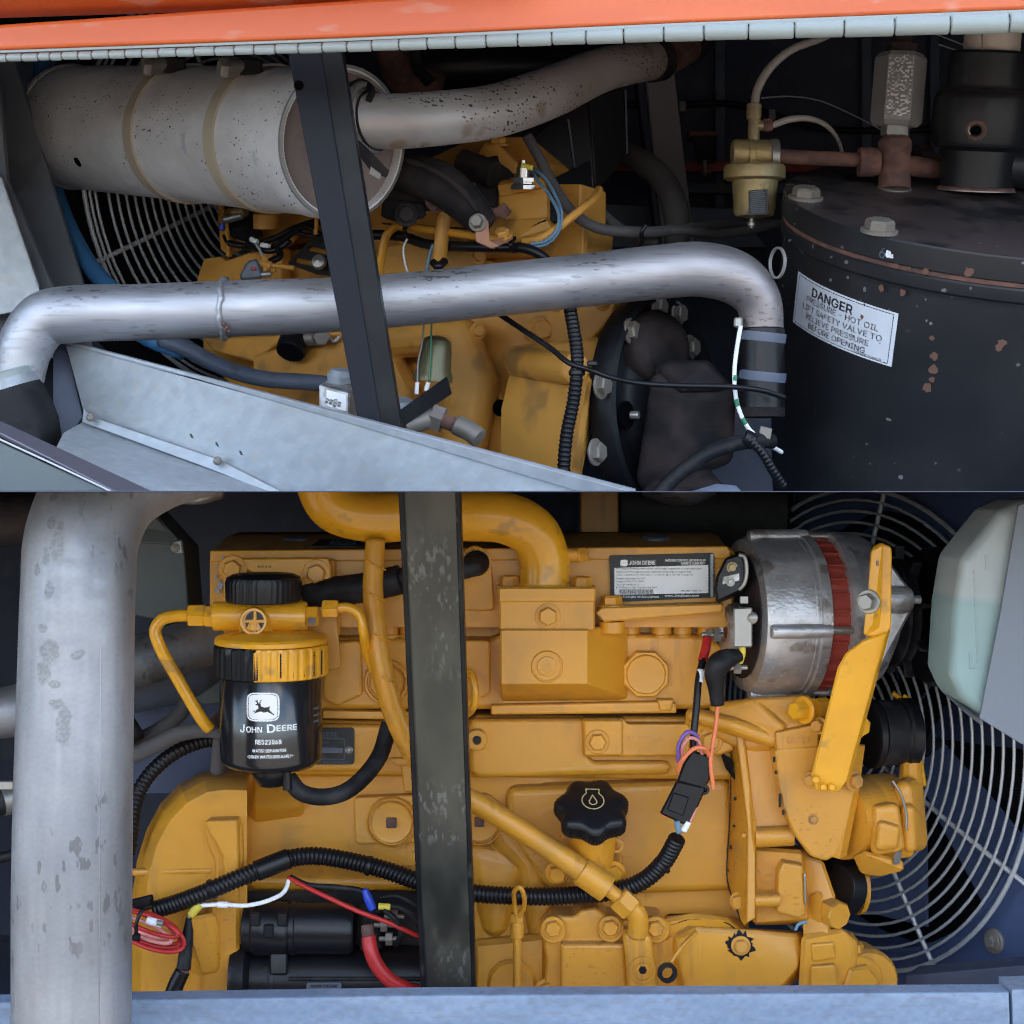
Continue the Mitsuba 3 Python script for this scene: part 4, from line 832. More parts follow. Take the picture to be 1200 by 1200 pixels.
part(lg, 'deer', on_can(dm, 317, 821), 'm_print', False)
def ctext(s, px, py, h, w, bold=False):
    m = words(s, h * k, bold, .0003); v = np.array(m.vertices); v[:, 0] *= w * k / np.ptp(v[:, 0]); m = TM(v, m.faces)
    part(FF, 'lettering', on_can(m, px, py), 'm_white', False)
ctext('OHN', 306.8, 847, 6.4, 19, True); ctext('J', 293, 846, 9, 6, True); ctext('D', 326.3, 845.6, 9, 9.5, True); ctext('EERE', 343.5, 845.4, 6.4, 24.5, True)
ctext('RE522868', 323, 861, 5, 30, True)
ctext('WATER SEPARATOR', 324, 871, 3.4, 39, True); ctext('-DRAIN WATER REGULARLY-', 325, 878, 3.4, 54, True)
for a, b in ((-4, 2), (0, 6), (4, 9)):
    part(FF, 'lettering', on_can(words('VVVVVV', .0022, True, .0003), 373, 830 + b + a), 'm_grey', False)
t = thing('fuel_pipe', 'yellow fuel pipe bent sideways down from the left of the filter head', 'pipe')
hx = lambda a, b, r: lathe([(r * .9, 0), (r, .0015), (r, np.linalg.norm(P(*b) - P(*a)) - .0015), (r * .9, np.linalg.norm(P(*b) - P(*a)))], P(*a), P(*b) - P(*a), 6)
part(t, 'pipe', tube([(225, 721, yf), (205, 722, yf), (190, 726, yf), (182, 738, yf), (186, 755, yf), (205, 790, yf + .01), (238, 845, yf + .02), (246, 854, yf + .025)], 7.2, n=12, seg=20), 'm_bright', True)
part(t, 'hex_nut', hx((221, 721, yf), (240, 721, yf), .0135), 'm_bright')
part(t, 'hex_nut', hx((240, 722, yf), (251, 722, yf), .0130), 'm_bright')
solo('fuel_line_sleeve', tube([(246, 852, yf + .025), (258, 838, yf + .05), (270, 822, .05), (280, 800, .08)], 6, seg=16), 'm_rust', 'brown tube end meeting the yellow fuel pipe behind the filter', 'tube', True)
t = thing('return_pipe', 'thin yellow pipe looping from the right of the filter head behind the yellow hose', 'pipe')
part(t, 'pipe', tube([(392, 713, yf), (408, 712, yf), (421, 720, yf), (426, 740, yf), (430, 765, -.02), (440, 788, .0), (450, 800, .03)], 5.6, n=12, seg=18), 'm_bright', True)
part(t, 'hex_nut', hx((358, 722, yf), (373, 722, yf), .0125), 'm_bright')
part(t, 'hex_nut', hx((378, 713, yf), (396, 713, yf), .0108), 'm_bright')
part(t, 'plated_ring', hx((361.5, 728, yf - .011), (370, 728, yf - .011), .0050), 'm_zinc')
solo('pipe_loop', tube([(545, 786, .045), (553, 792, .035), (557, 812, .03), (554, 830, .035), (546, 838, .05)], 4.5, seg=14), 'm_bright', 'short bent yellow pipe just right of the post, at the cylinder head', 'pipe', True)
t = thing('drain_hose', 'black rubber drain hose looping from the filter bottom up to a chrome nut', 'hose')
part(t, 'hose', tube([(338, 912, yf), (352, 928, yf - .005), (375, 934, yf - .005), (402, 929, yf), (425, 912, -.03), (445, 885, -.01), (456, 850, .01)], 10, n=12, seg=24), 'm_rubber', True)
part(t, 'printed_marks', join(*[box3(P(px, py, yy), [.004, .001, .0016], R=trimesh.transformations.rotation_matrix(-1.1, [0, 1, 0])[:3, :3], b=.0003) for px, py, yy in ((459, 858, -.0005), (457.5, 864, -.001), (455.5, 870, -.003), (453, 876, -.006))]), 'm_grey')
part(t, 'nut', hx((456, 852, .01), (459, 838, .012), .0085), 'm_zinc')

# ---------------- alternator
A = thing('alternator', 'weathered grey metal alternator with a dark red ribbed winding band', 'alternator')
al = math.radians(11)
ad = unit([math.cos(al), math.sin(al), .0])
Ac = P(872, 720, .060); ra = .0955
f1 = lambda th, h: 1 + .028 * np.exp(-((np.mod(th - .3, 2 * np.pi / 3) - 1.05) / .13) ** 2)
part(A, 'rear_housing', lathe([(ra * .84, -.004), (ra * .95, -.002), (ra * .985, .004), (ra, .014), (ra, .062), (ra * 1.03, .064), (ra * 1.03, .075), (ra * .99, .077)], Ac, ad, 90, rfn=f1), 'm_castalu', 40)
rib = lambda th, h: 1 + .008 * np.sign(np.cos(26 * th))
part(A, 'winding_band', lathe([(ra * .955, .075), (ra * .96, .077), (ra * .96, .100), (ra * .955, .102)], Ac, ad, 208, rfn=rib), 'm_lacquer', 40, label='dark red lacquered band with raised slats')
part(A, 'band_slats', join(*[box3(Ac + ad * .0885 + ra * .958 * np.array(R_[:3, 2]), [.024, .0030, .0040], R=R_[:3, :3] @ trimesh.transformations.rotation_matrix(0, [0, 0, 1])[:3, :3], b=.0008) for R_ in [trimesh.transformations.rotation_matrix(2 * np.pi * j / 30, ad) @ trimesh.transformations.rotation_matrix(al, [0, 0, 1]) for j in range(30)]]), 'm_lacquer')
part(A, 'front_housing', lathe([(ra * .97, .099), (ra * 1.05, .101), (ra * 1.05, .113), (ra * 1.02, .116), (ra * 1.0, .142), (ra * .90, .158), (ra * .55, .180), (ra * .30, .188), (ra * .2, .190)], Ac, ad, 90), 'm_castalu', 40)
def aside(frac, ang):                       # point on the alternator's skin: frac metres along, ang from the viewer's side upwards
    u = unit(np.array([math.sin(al), -math.cos(al), 0])); return Ac + ad * frac + ra * (u * math.cos(ang) + Z3 * math.sin(ang))
for ang in (-.14, 1.42, -1.40):
    part(A, 'long_boss', cyl(aside(.0, ang), aside(.075, ang), .0085, b=.003, seg=24), 'm_castalu')
    part(A, 'tie_bolt', cyl(aside(.073, ang), aside(.104, ang), .0046, seg=16), 'm_zinc')
part(A, 'housing_seam', lathe([(ra * 1.002, 0), (ra * 1.012, .001), (ra * 1.012, .003), (ra * 1.002, .004)], Ac + ad * .056, ad, 90), 'm_castalu')
part(A, 'end_plate', lathe([(ra * .80, -.001), (ra * .80, -.006), (ra * .5, -.009), (0, -.009)][::-1], Ac, ad, 48), 'm_castiron')
part(A, 'bearing_cap', lathe([(.033, 0), (.031, .016), (.026, .020), (.016, .020), (.013, .014), (0, .014)], Ac - ad * .006 + [0, 0, -.017], -ad, 40), 'm_castalu')
part(A, 'shaft_end', cyl(Ac - ad * .02 + [0, 0, -.017], Ac - ad * .023 + [0, 0, -.017], .0115), 'm_rust')
rg = part(A, 'regulator', hull([(852, 656, .0), (868, 651, .0), (874, 672, -.002), (868, 690, -.004), (842, 702, .0), (840, 690, .0), (842, 676, .0), (852, 656, .035), (872, 652, .035), (872, 692, .035), (842, 704, .03)], .003), 'm_plastic', label='angular black voltage regulator')
part(rg, 'clip', tube([(866, 650, -.006), (872, 652, -.008), (875, 668, -.009), (872, 684, -.009), (866, 691, -.006)], 2.6, seg=10), 'm_zinc', True)
part(rg, 'screw', pbolt(858, 665, -.003, 5), 'm_brass')
part(rg, 'screw', pbolt(856, 682, -.006, 4), 'm_zinc')
part(rg, 'ridge', hull([(848, 676, -.004), (866, 672, -.006), (866, 680, -.006), (847, 684, -.004), (848, 676, .01), (866, 680, .01)], .001), 'm_castalu')
part(A, 'capacitor_box', hull([(861, 714, -.022), (880, 713, -.024), (880, 757, -.024), (861, 757, -.022), (861, 714, .01), (880, 713, .01), (880, 757, .01), (861, 757, .01)], .0015), 'm_zinc', label='bright square metal clip box')
part(A, 'clip_screw', lathe([(.0075, 0), (.0070, .003), (.004, .005), (0, .0055)], P(881, 724, -.022), [-.3, -1, 0], 20), 'm_zinc')
part(A, 'terminal_tab', box3(P(872, 703, -.01), [.010, .003, .009], b=.001), 'm_zinc')
part(A, 'terminal', join(cyl(P(822, 744, .03), P(848, 744, .03), .0035, seg=12), lathe([(.009, 0), (.009, .008)], P(836, 744, .03), [1, 0, 0], 6), lathe([(.008, 0), (.008, .006)], P(827, 744, .03), [1, 0, 0], 6)), 'm_zinc')
part(A, 'terminal', join(cyl(P(850, 783, .0), P(876, 782, .0), .003, seg=12), lathe([(.007, 0), (.007, .008)], P(860, 783, .0), [1, 0, 0], 6)), 'm_zinc')
part(A, 'flag_connector', tube([(870, 757, -.012), (870, 765, -.01), (867, 776, -.004)], 4, seg=10), 'm_yellowcap', True)
part(A, 'drive_boss', lathe([(.016, 0), (.0165, .02), (.0145, .028), (.0125, .030), (.005, .0305), (.005, .042), (0, .042)], P(1038, 703, -.018), unit([1, .18, 0]), 32), 'm_castalu', 40)
part(A, 'front_wing', hull([(1026, 650, .01), (1036, 655, .0), (1062, 690, -.012), (1064, 716, -.012), (1045, 745, -.004), (1020, 798, .01), (1010, 800, .02), (1026, 650, .07), (1064, 716, .05), (1015, 800, .07)], .004), 'm_castalu')
fanb = thing('alternator_fan', 'black pulley and fan behind the alternator, above the guard', 'pulley')
part(fanb, 'dome', lathe([(.05, 0), (.080, .003), (.086, .012), (.086, .024), (.079, .036), (.05, .044), (.03, .046), (0, .047)], Ac + ad * .226 + [.004, 0, -.006], unit(ad + [0, .05, 0]), 64), 'm_plastic', 40)
part(fanb, 'belt_groove', lathe([(.05, 0), (.066, .002), (.066, .006), (.056, .010), (.066, .014), (.066, .018), (.05, .02)], Ac + ad * .182, ad, 56), 'm_rubber', 40)
for j in range(9):
    R_ = trimesh.transformations.rotation_matrix(2 * np.pi * j / 9, ad, Ac + ad * .2)
    m = box3(Ac + ad * .200 + [0, 0, .070], [.012, .004, .024], b=.001); m.apply_transform(R_); part(fanb, 'blade', m, 'm_rubber')
# red sleeve, boot, wires
t = thing('alternator_boot', 'black rubber boot on the alternator cable with an orange wire below', 'cable boot')
part(t, 'boot', join(tube([(868, 768, -.008, 7), (852, 772, -.012, 12), (842, 779, -.014, 14), (838, 790, -.014, 12.5), (839, 806, -.012, 9.5), (841, 826, -.01, 8)], 12, seg=24)), 'm_rubber', True)
part(t, 'orange_wire', tube([(841, 824, -.01), (839, 850, -.015), (833, 890, -.02), (836, 925, -.02)], 2.6, seg=10), 'm_coral', True)
t = thing('black_lead', 'black wire with a red sleeve hanging from the alternator terminal', 'wire')
part(t, 'red_sleeve', tube([(829, 748, .026), (827, 760, .018), (823, 775, .01)], 5.5, seg=14), 'm_red', True)
part(t, 'wire', tube([(824, 772, .01), (819, 795, .0), (816, 830, -.01), (813, 862, -.015), (812, 890, -.012)], 4.3, seg=14), 'm_plastic', True)
part(t, 'white_tag', tube([(821.5, 785, .004), (819.5, 800, -.001)], 5, seg=14), 'm_white', True)
# connector
t = thing('wire_connector', 'black plastic two piece plug with purple, pink and orange wires above the corrugated loom', 'connector')
yc = -.015
part(t, 'upper_plug', hull([(803, 895, yc), (812, 882, yc), (833, 888, yc), (830, 912, yc), (824, 922, yc), (796, 914, yc), (803, 895, yc + .022), (833, 888, yc + .022), (824, 922, yc + .022), (796, 914, yc + .022)], .0025), 'm_plastic')
part(t, 'lower_plug', hull([(794, 917, yc - .002), (825, 924, yc - .002), (806, 966, yc - .002), (800, 962, yc - .002), (776, 952, yc - .002), (794, 917, yc + .022), (825, 924, yc + .022), (806, 966, yc + .022), (776, 952, yc + .022)], .0025), 'm_plastic')
part(t, 'latch', hull([(790, 930, yc - .006), (806, 935, yc - .006), (800, 955, yc - .006), (783, 948, yc - .006), (790, 930, yc), (800, 955, yc)], .0012), 'm_plastic')
part(t, 'collar', tube([(796, 917, yc + .01), (812, 921, yc + .01)], 10.5, seg=16), 'm_plastic')
part(t, 'clip_ring', lathe([(.006, -.003), (.006, .003), (.003, .003), (.003, -.003), (.006, -.003)], P(825, 925, yc), [.1, -1, 0], 20), 'm_plastic')
part(t, 'red_seal', box3(P(779, 954, yc + .004), [.007, .008, .006], b=.001), 'm_coral')
for pts, m, w in (([(795, 893, yc), (796, 872, yc - .006), (806, 858, yc - .008), (816, 862, yc - .004), (819, 878, yc)], 'm_purple', 2.6),
                  ([(801, 890, yc), (800, 876, yc - .01), (808, 865, yc - .012), (818, 868, yc - .008), (823, 884, yc)], 'm_pink', 2.2),
                  ([(794, 904, yc - .005), (800, 890, yc - .016), (814, 877, yc - .02), (826, 877, yc - .016), (831, 886, yc - .004)], 'm_coral', 2.6),
                  ([(822, 926, yc + .004), (814, 950, yc - .002), (805, 968, yc - .002), (797, 976, yc)], 'm_pink', 2.0)):
    part(t, 'wire', tube(pts, w, seg=10, n=12), m, True)
part(t, 'white_tag', tube([(807, 963, yc - .003), (801, 974, yc - .002)], 3.6, seg=12), 'm_white', True)
part(t, 'white_tag', tube([(793, 962, yc - .003), (796, 976, yc)], 3.6, seg=12), 'm_bluewire', True)
part(t, 'white_label', plate([(829, 909), (835, 907), (832, 913)], yc, .001, 0, 0), 'm_white')

# ---------------- bright yellow tension bracket
t = thing('tension_bracket', 'glossy bright yellow twisted arm bracket clamping the alternator', 'bracket')
yb = -.065
part(t, 'upper_arm', plate([(1022, 648), (1026, 640), (1034, 636), (1045, 641), (1046, 650), (1045, 735), (1036, 748), (1014, 746), (1019, 700)], yb, .010, .003, 4), 'm_bright')
part(t, 'upper_fold', hull([(1024, 645, yb - .008), (1033, 640, yb - .010), (1022, 730, yb - .008), (1014, 742, yb - .004), (1024, 645, yb + .004), (1014, 742, yb + .004), (1030, 735, yb + .002)], .002), 'm_bright')
part(t, 'lower_arm', hull([(1037, 743, yb - .002), (1026, 752, yb - .004), (1012, 752, yb - .004), (993, 766, yb - .004), (984, 782, yb - .002), (953, 908, yb + .02), (957, 924, yb + .022), (982, 926, yb + .022), (990, 915, yb + .018), (1037, 743, yb + .008), (993, 768, yb + .008), (953, 908, yb + .03), (990, 915, yb + .03)], .0022), 'm_bright')
part(t, 'arm_side', hull([(1036, 742, yb + .004), (1042, 738, yb + .02), (1028, 790, yb + .03), (995, 912, yb + .05), (988, 918, yb + .024), (1030, 742, yb + .02)], .0015), 'm_bright')
part(t, 'bolt', bolt(P(1018, 705, yb - .008), [-.55, -.83, .0], .0102, .011), 'm_zinc')
part(t, 'slot_bolt', box3(P(1028, 660, yb - .011), [.0025, .004, .006], b=.0008), 'm_bolt')
for px, py, r in ((955, 913, 5), (964, 922, 4.5), (974, 922, 4.5)): part(t, 'weld_knob', lathe([(r * S(yb), 0), (r * S(yb), .004), (r * S(yb) * .7, .006), (0, .006)], P(px, py, yb + .016), [0, -1, 0], 16), 'm_bright')
part(t, 'lower_bolt', bolt(P(1003, 850, .0), [.6, -.8, 0], .0125, .012), 'm_bright')
part(t, 'lower_bolt', bolt(P(1000, 915, -.01), [.5, -.85, 0], .009, .008), 'm_dirty')
t = thing('idler_pulley', 'black belt idler pulley right of the yellow bracket', 'pulley')
part(t, 'drum', lathe([(.038, 0), (.042, .003), (.042, .010), (.039, .013), (.039, .043), (.042, .046), (.042, .058), (.038, .06), (0, .06)], P(1015, 860, .07), unit([1, .22, 0]), 56), 'm_plastic', 40)
part(t, 'yellow_rim', tube([(1046, 812, .10), (1058, 822, .10), (1065, 845, .10), (1066, 870, .10), (1060, 900, .10)], 3.2, seg=12), 'm_bright', True)
part(t, 'worn_face', lathe([(.0393, 0), (.0396, .001), (.0396, .026), (.0393, .027)], P(1027, 859, .072), unit([1, .22, 0]), 56), 'm_rubber')
part(FP, 'upper_arm', hull([(1060, 815, .09), (1070, 822, .09), (1074, 860, .08), (1076, 905, .07), (1084, 920, .07), (1066, 912, .06), (1060, 905, .06), (1064, 862, .08), (1060, 815, .13), (1074, 860, .13), (1084, 920, .12)], .002), 'm_bright')

# ---------------- fan guard, fan, shroud
def guard(key, o, n, radii, wire, spokes, label, mat='m_wire', spoke_r=None, spoke_w=None):
    t = thing(key, label, 'fan guard'); n = unit(n); u = unit(np.cross(n, Z3)); v = np.cross(u, n)
    for j, r in enumerate(radii):
        a = np.linspace(0, 2 * np.pi, 73); pr_ = o + np.cos(a)[:, None] * u * r + np.sin(a)[:, None] * v * r + n * (.025 * (1 - (r / radii[-1]) ** 2) + .004)
        part(t, 'ring', sweep(pr_, wire if j < len(radii) - 1 else wire * 1.5, 8, caps=False), mat, True)
    for a in spokes:
        d = math.cos(a) * u + math.sin(a) * v
        part(t, 'spoke', sweep(np.array([o + d * r + n * (.025 * (1 - (r / radii[-1]) ** 2)) for r in np.linspace(radii[0] * .9, radii[-1] * 1.06, 9)]), spoke_w or wire * 1.6, 8), mat, True)
    return t, u, v
gn = unit([-.862, -.506, .02]); go = P(1015, 850, .36)
rr_ = np.linspace(.034, .327, 20)
G, gu, gv = guard('fan_guard', go + gn * .02, gn, rr_, .0021, [math.radians(a) for a in (-118, -153, 99, 40)], 'round grey wire guard over the cooling fan on the right of the lower bay')
# shroud sheet with a round opening
def disc_sheet(o, n, r, w, h, th=.006, off=(0, 0)):
    n = unit(n); u = unit(np.cross(n, Z3)); v = np.cross(u, n)
    g = Polygon(rect(-w / 2 + off[0], -h / 2 + off[1], w / 2 + off[0], h / 2 + off[1]), [circ(0, 0, r, 72)])
    return slab_rings(g, np.asarray(o), u, v, -n, th, .001)
print('u', gu)
t = thing('fan_shroud', 'blue grey sheet metal fan shroud with a round opening behind the wire guard', 'panel')
part(t, 'panel', disc_sheet(go, gn, .305, 1.5, 1.3), 'm_shroud')
part(t, 'collar', lathe([(.305, 0), (.305, .07), (.300, .07), (.300, 0), (.305, 0)], go, -gn, 72), 'm_shroud')
o_ = go + gn * .001
bx_ = P(1140, 1107, .13)
s_ = bx_ - gn * ((bx_ - go) @ gn)
part(t, 'panel_bolt', join(lathe([(.016, 0), (.016, .003), (.0145, .004)], s_, gn, 24), bolt(s_ + gn * .003, gn, .0085, .007)), 'm_bolt')
F = thing('cooling_fan', 'dark fan blades behind the right wire guard', 'fan')
part(F, 'hub', lathe([(.06, 0), (.06, .05), (.05, .06), (0, .06)], go - gn * .10, gn, 40), 'm_plastic')
for j in range(7):
    a = 2 * np.pi * j / 7 + .3; d = math.cos(a) * gu + math.sin(a) * gv; e = -math.sin(a) * gu + math.cos(a) * gv
    q = []
    for r, w, tw in ((.05, .05, .7), (.15, .075, .55), (.28, .10, .4)):
        for s in (-1, 1): q.append(go - gn * .075 + d * r + s * w * .5 * (e * math.cos(tw) + gn * math.sin(tw)))
    q = np.array(q); th = -gn * .004
    rings_ = [np.array([q[2 * i], q[2 * i + 1], q[2 * i + 1] + th, q[2 * i] + th]) for i in range(3)]
    part(F, 'blade', loft(rings_), 'm_shroud')
t = thing('radiator', 'dark radiator core seen through the fan opening', 'radiator')
part(t, 'core', disc_sheet(go - gn * .16, gn, .002, .72, .72, .03), 'm_print')
struct('floor_ledge', sheet([(1060, 1143, .1), (1230, 1128, .0), (1230, 1180, .0), (1060, 1180, .1)], .05, .002), 'm_wall')

# ---------------- coolant bottle
t = thing('coolant_bottle', 'translucent white plastic coolant bottle, half full of green coolant, at the right edge', 'bottle')
ybt = -.12
full_ = [(1172, 598, ybt), (1200, 586, ybt), (1300, 580, ybt), (1300, 850, ybt), (1150, 838, ybt), (1126, 818, ybt), (1113, 790, ybt), (1118, 710, ybt), (1127, 655, ybt), (1134, 645, ybt)]
part(t, 'shell', plate([(a, b) for a, b, y_ in full_], ybt, .10, .012, 10), 'm_bottle', 50)
part(t, 'level_mark', join(*[plate(rect(1141 + j * .3, 668 + j * 8, 1143.2 + j * .3, 673 + j * 8), ybt - .0012, .002, .0004, .5) for j in range(14)]), 'm_bottle')
part(t, 'level_mark', join(plate(rect(1136, 765, 1138, 783), ybt - .0012, .002, .0004, .3), plate(rect(1136, 783, 1147, 785), ybt - .0012, .002, .0004, .3), plate(rect(1155, 650, 1157, 668), ybt - .0012, .002, .0004, .3)), 'm_bottle')
t = thing('bottle_bracket', 'galvanised sheet metal bracket holding the coolant bottle at the right edge', 'bracket')
part(t, 'front_strap', sheet([(1193, 592, ybt - .012), (1290, 560, ybt - .02), (1290, 880, ybt - .02), (1197, 872, ybt - .012), (1148, 842, ybt - .012), (1172, 720, ybt - .012)], .004, .0012, 2), 'm_strap')
part(t, 'back_plate', sheet([(1115, 672, .0), (1150, 640, .0), (1170, 700, .0), (1150, 846, .0), (1128, 828, .0), (1102, 806, .0)], .004, .001, 3), 'm_strap')
part(t, 'lower_ledge', hull([(1102, 806, .0), (1128, 828, .0), (1150, 845, .0), (1150, 845, ybt - .012), (1128, 832, ybt + .03), (1104, 810, .0), (1150, 849, ybt - .012)], .001), 'm_strap')

# ---------------- starter
ST = thing('starter_motor', 'black starter motor with solenoid at the bottom left of the lower engine', 'starter motor')
part(ST, 'motor', lathe([(.038, 0), (.042, .004), (.042, .25), (.036, .26), (0, .26)], P(276, 1150, .055), [1, 0, 0], 48), 'm_plastic', 40)
part(ST, 'drive_flange', lathe([(.050, -.006), (.052, 0), (.052, .012), (.044, .018)], P(280, 1148, .055), [1, 0, 0], 48), 'm_plastic', 40)
part(ST, 'solenoid', lathe([(.026, 0), (.029, .004), (.029, .055), (.0315, .056), (.0315, .062), (.030, .063), (.030, .125), (.026, .132), (0, .133)], P(286, 1088, .035), [1, 0, 0], 48), 'm_plastic', 40)
part(ST, 'solenoid_cap', lathe([(.030, 0), (.0325, .003), (.0325, .040), (.030, .044)], P(296, 1088, .035), [1, 0, 0], 12, .2), 'm_plastic')
for j in range(3): part(ST, 'cap_lug', box3(P(299 + j * 16, 1077 + 14 * (j % 2), .004), [.012, .006, .016], b=.002), 'm_plastic')
part(ST, 'motor_band', lathe([(.0428, 0), (.0435, .002), (.0435, .006), (.0428, .008)], P(318, 1150, .055), [1, 0, 0], 48), 'm_plastic')
part(ST, 'bridge', hull([(318, 1118, .02), (335, 1118, .02), (335, 1140, .015), (318, 1140, .015), (318, 1118, .06), (335, 1140, .06)]), 'm_plastic')
part(ST, 'through_bolt', cyl(P(338, 1147, .012), P(500, 1147, .012), .0025, seg=10), 'm_rubber')
tg = part(ST, 'tag', plate(rect(359, 1152, 400, 1166), .006, .006, .0006, 2.5), 'm_grey')
part(tg, 'lettering', ptext('JOHN DEERE', 379, 1155.6, .0056, 3.2, 33, True), 'm_print', False)
part(tg, 'lettering', ptext('RE505745', 379, 1161.5, .0056, 4.6, 36, True), 'm_print', False)
part(ST, 'end_cap', hull([(425, 1062, .03), (440, 1060, .03), (445, 1110, .03), (425, 1112, .03), (425, 1062, .06), (445, 1112, .06)], .003), 'm_castiron')
for px, py in ((446, 1084), (458, 1074), (452, 1100)): part(ST, 'terminal_nut', join(cyl(P(px - 8, py, .02), P(px + 16, py, .02), .003, seg=12), lathe([(.008, 0), (.008, .008)], P(px, py, .02), [1, 0, 0], 6)), 'm_bolt')
part(E, 'starter_recess', hull([(278, 1046, .075), (500, 1046, .075), (500, 1200, .075), (278, 1200, .075), (278, 1046, .10), (500, 1200, .10)]), 'm_castiron')
# cables and wires
t = thing('battery_lead', 'thick red battery cable bolted to the starter', 'cable')
part(t, 'cable', tube([(432, 1098, -.005), (434, 1112, -.01), (441, 1130, -.012), (455, 1147, -.012), (480, 1160, -.005), (512, 1167, .02)], 8.6, n=12, seg=22), 'm_red', True)
part(t, 'cable_lug', tube([(430, 1084, .0), (432, 1101, -.005)], 7.2, seg=16), 'm_rust', True)
solo('red_wire', tube([(338, 1028, .02), (352, 1036, .012), (385, 1052, .0), (420, 1068, -.005), (455, 1081, -.005), (475, 1090, -.002), (505, 1103, .01)], 2.8, n=10, seg=12), 'm_red', 'thin red wire running from the corrugated loom across the solenoid', 'wire', True)
t = thing('white_wire', 'white wire with a yellow crimp cap under the corrugated loom', 'wire')
part(t, 'wire', tube([(234, 1061, .0), (260, 1060, .0), (290, 1061, .0), (318, 1054, .0), (333, 1045, .01), (339, 1030, .02)], 2.6, n=10, seg=12), 'm_white', True)
part(t, 'splice', tube([(255, 1060, .0), (267, 1060.5, .0)], 3.8, seg=12), 'm_white', True)
part(t, 'crimp_cap', tube([(235, 1060, .0, 4.5), (228, 1067, .0, 5.2), (223, 1073, .0, 4.5)], 5, seg=14), 'm_yellowcap', True)
t = thing('ground_cable', 'grey stripped cable with a black sleeve hanging beside the flywheel housing', 'cable')
part(t, 'wire', tube([(223, 1070, .0), (221, 1078, .0)], 1.5, seg=8), 'm_wire', True)
part(t, 'grey_sheath', tube([(222, 1076, .0, 4), (220, 1095, -.002, 6.5), (217, 1120, -.004, 8), (215, 1136, -.006, 8.5)], 8, seg=16), 'm_rubber', True)
part(t, 'copper', tube([(216, 1131, -.006), (213, 1143, -.006)], 7, seg=14), 'm_rust', True)
part(t, 'sleeve', tube([(214, 1138, -.006, 9), (206, 1155, -.008, 9.5), (196, 1185, -.008, 10)], 9.5, seg=18), 'm_plastic', True)
t = thing('coiled_wire', 'coil of red and pink wire in a black cable tie beside the grey pipe', 'wire')
for j, (dx, dy, rx, ry, m) in enumerate(((0, 0, 42, 13, 'm_red'), (4, 2, 40, 17, 'm_red'), (-2, -4, 36, 11, 'm_pink'), (2, 5, 45, 18, 'm_red'), (-6, 2, 38, 9, 'm_pink'), (0, -6, 40, 9, 'm_red'))):
    a = np.linspace(0, 2 * np.pi, 17); c_, s_ = math.cos(.38), math.sin(.38)
    pts = [(172 + dx + rx * math.cos(q) * c_ - ry * math.sin(q) * s_, 1087 + dy + rx * math.cos(q) * s_ + ry * math.sin(q) * c_, -.01 - .004 * j + .006 * math.sin(q * 2 + j)) for q in a]
    part(t, 'loop', tube(pts, 2.5, n=5, seg=10), m, True)
part(t, 'white_end', tube([(172, 1078, -.036), (190, 1083, -.036)], 4.5, seg=14), 'm_white', True)
part(t, 'bullet_terminal', tube([(184, 1081, -.04), (191, 1082.5, -.04)], 3.6, seg=12), 'm_zinc', True)
part(t, 'cable_tie', tube([(178, 1063, -.03), (166, 1068, -.046), (160, 1082, -.05), (160, 1096, -.045), (163, 1102, -.02)], 2.2, seg=8), 'm_plastic', True)
part(t, 'tie_head', box3(P(160, 1098, -.048), [.009, .007, .008], b=.002), 'm_plastic')
t = thing('wiring_loom', 'long black corrugated wiring loom sweeping across the lower engine', 'wiring loom')
lp = [(182, 1066, .015), (205, 1059, .01), (235, 1048, .0), (275, 1031, -.002), (310, 1017, .005), (335, 1007, .015), (365, 1003, .025), (400, 1007, .035), (450, 1019, .045), (500, 1036, .05), (550, 1046, .05), (605, 1050, .045), (660, 1050, .04), (715, 1045, .03), (752, 1033, .022), (778, 1010, .01), (794, 982, -.005)]
part(t, 'loom', tube(lp, 10.8, n=10, seg=18, corr=(.0052, .13)), 'm_plastic', 40)
part(t, 'tape', tube([(300, 1021, .002), (320, 1013, .008), (338, 1006, .015)], 12, seg=18), 'm_plastic', True)
for (px, py, yy, ax_) in ((246, 1043, -.001, (35, -15)), (430, 1014, .040, (40, 10)), (690, 1047.5, .034, (50, -3)), (774, 1016, .012, (22, -24))):
    part(t, 'zip_tie', lathe([(.0112, 0), (.0120, .0008), (.0120, .0042), (.0112, .005)], P(px, py, yy), P(px + ax_[0], py + ax_[1], yy) - P(px, py, yy), 24), 'm_plastic')
part(t, 'tape_flag', hull([(153, 1056, .0), (178, 1050, .0), (172, 1066, .0), (153, 1068, .0), (153, 1056, .01), (178, 1060, .01)], .002), 'm_plastic')
t = thing('solenoid_wires', 'bundle of small black wires with a blue and a yellow crimp cap above the starter', 'wire')
for pts in ([(340, 1028, .02), (360, 1037, .015), (395, 1040, .01), (425, 1045, .01), (435, 1056, .01)], [(440, 1068, .01), (460, 1062, .0), (478, 1068, .0), (490, 1082, .01), (498, 1100, .02)], [(445, 1052, .02), (465, 1050, .015), (485, 1060, .015), (500, 1078, .03)], [(450, 1066, .0), (462, 1076, -.004), (470, 1092, .0), (464, 1108, .015)]):
    part(t, 'wire', tube(pts, 3.4, n=8, seg=10), 'm_rubber', True)
part(t, 'blue_cap', tube([(427, 1042, .005, 3.5), (432, 1054, .005, 5.5), (437, 1066, .005, 5)], 5, seg=14), 'm_bluecap', True)
part(t, 'yellow_cap', tube([(444, 1062, .002), (458, 1063, .0)], 4, seg=14), 'm_yellowcap', True)

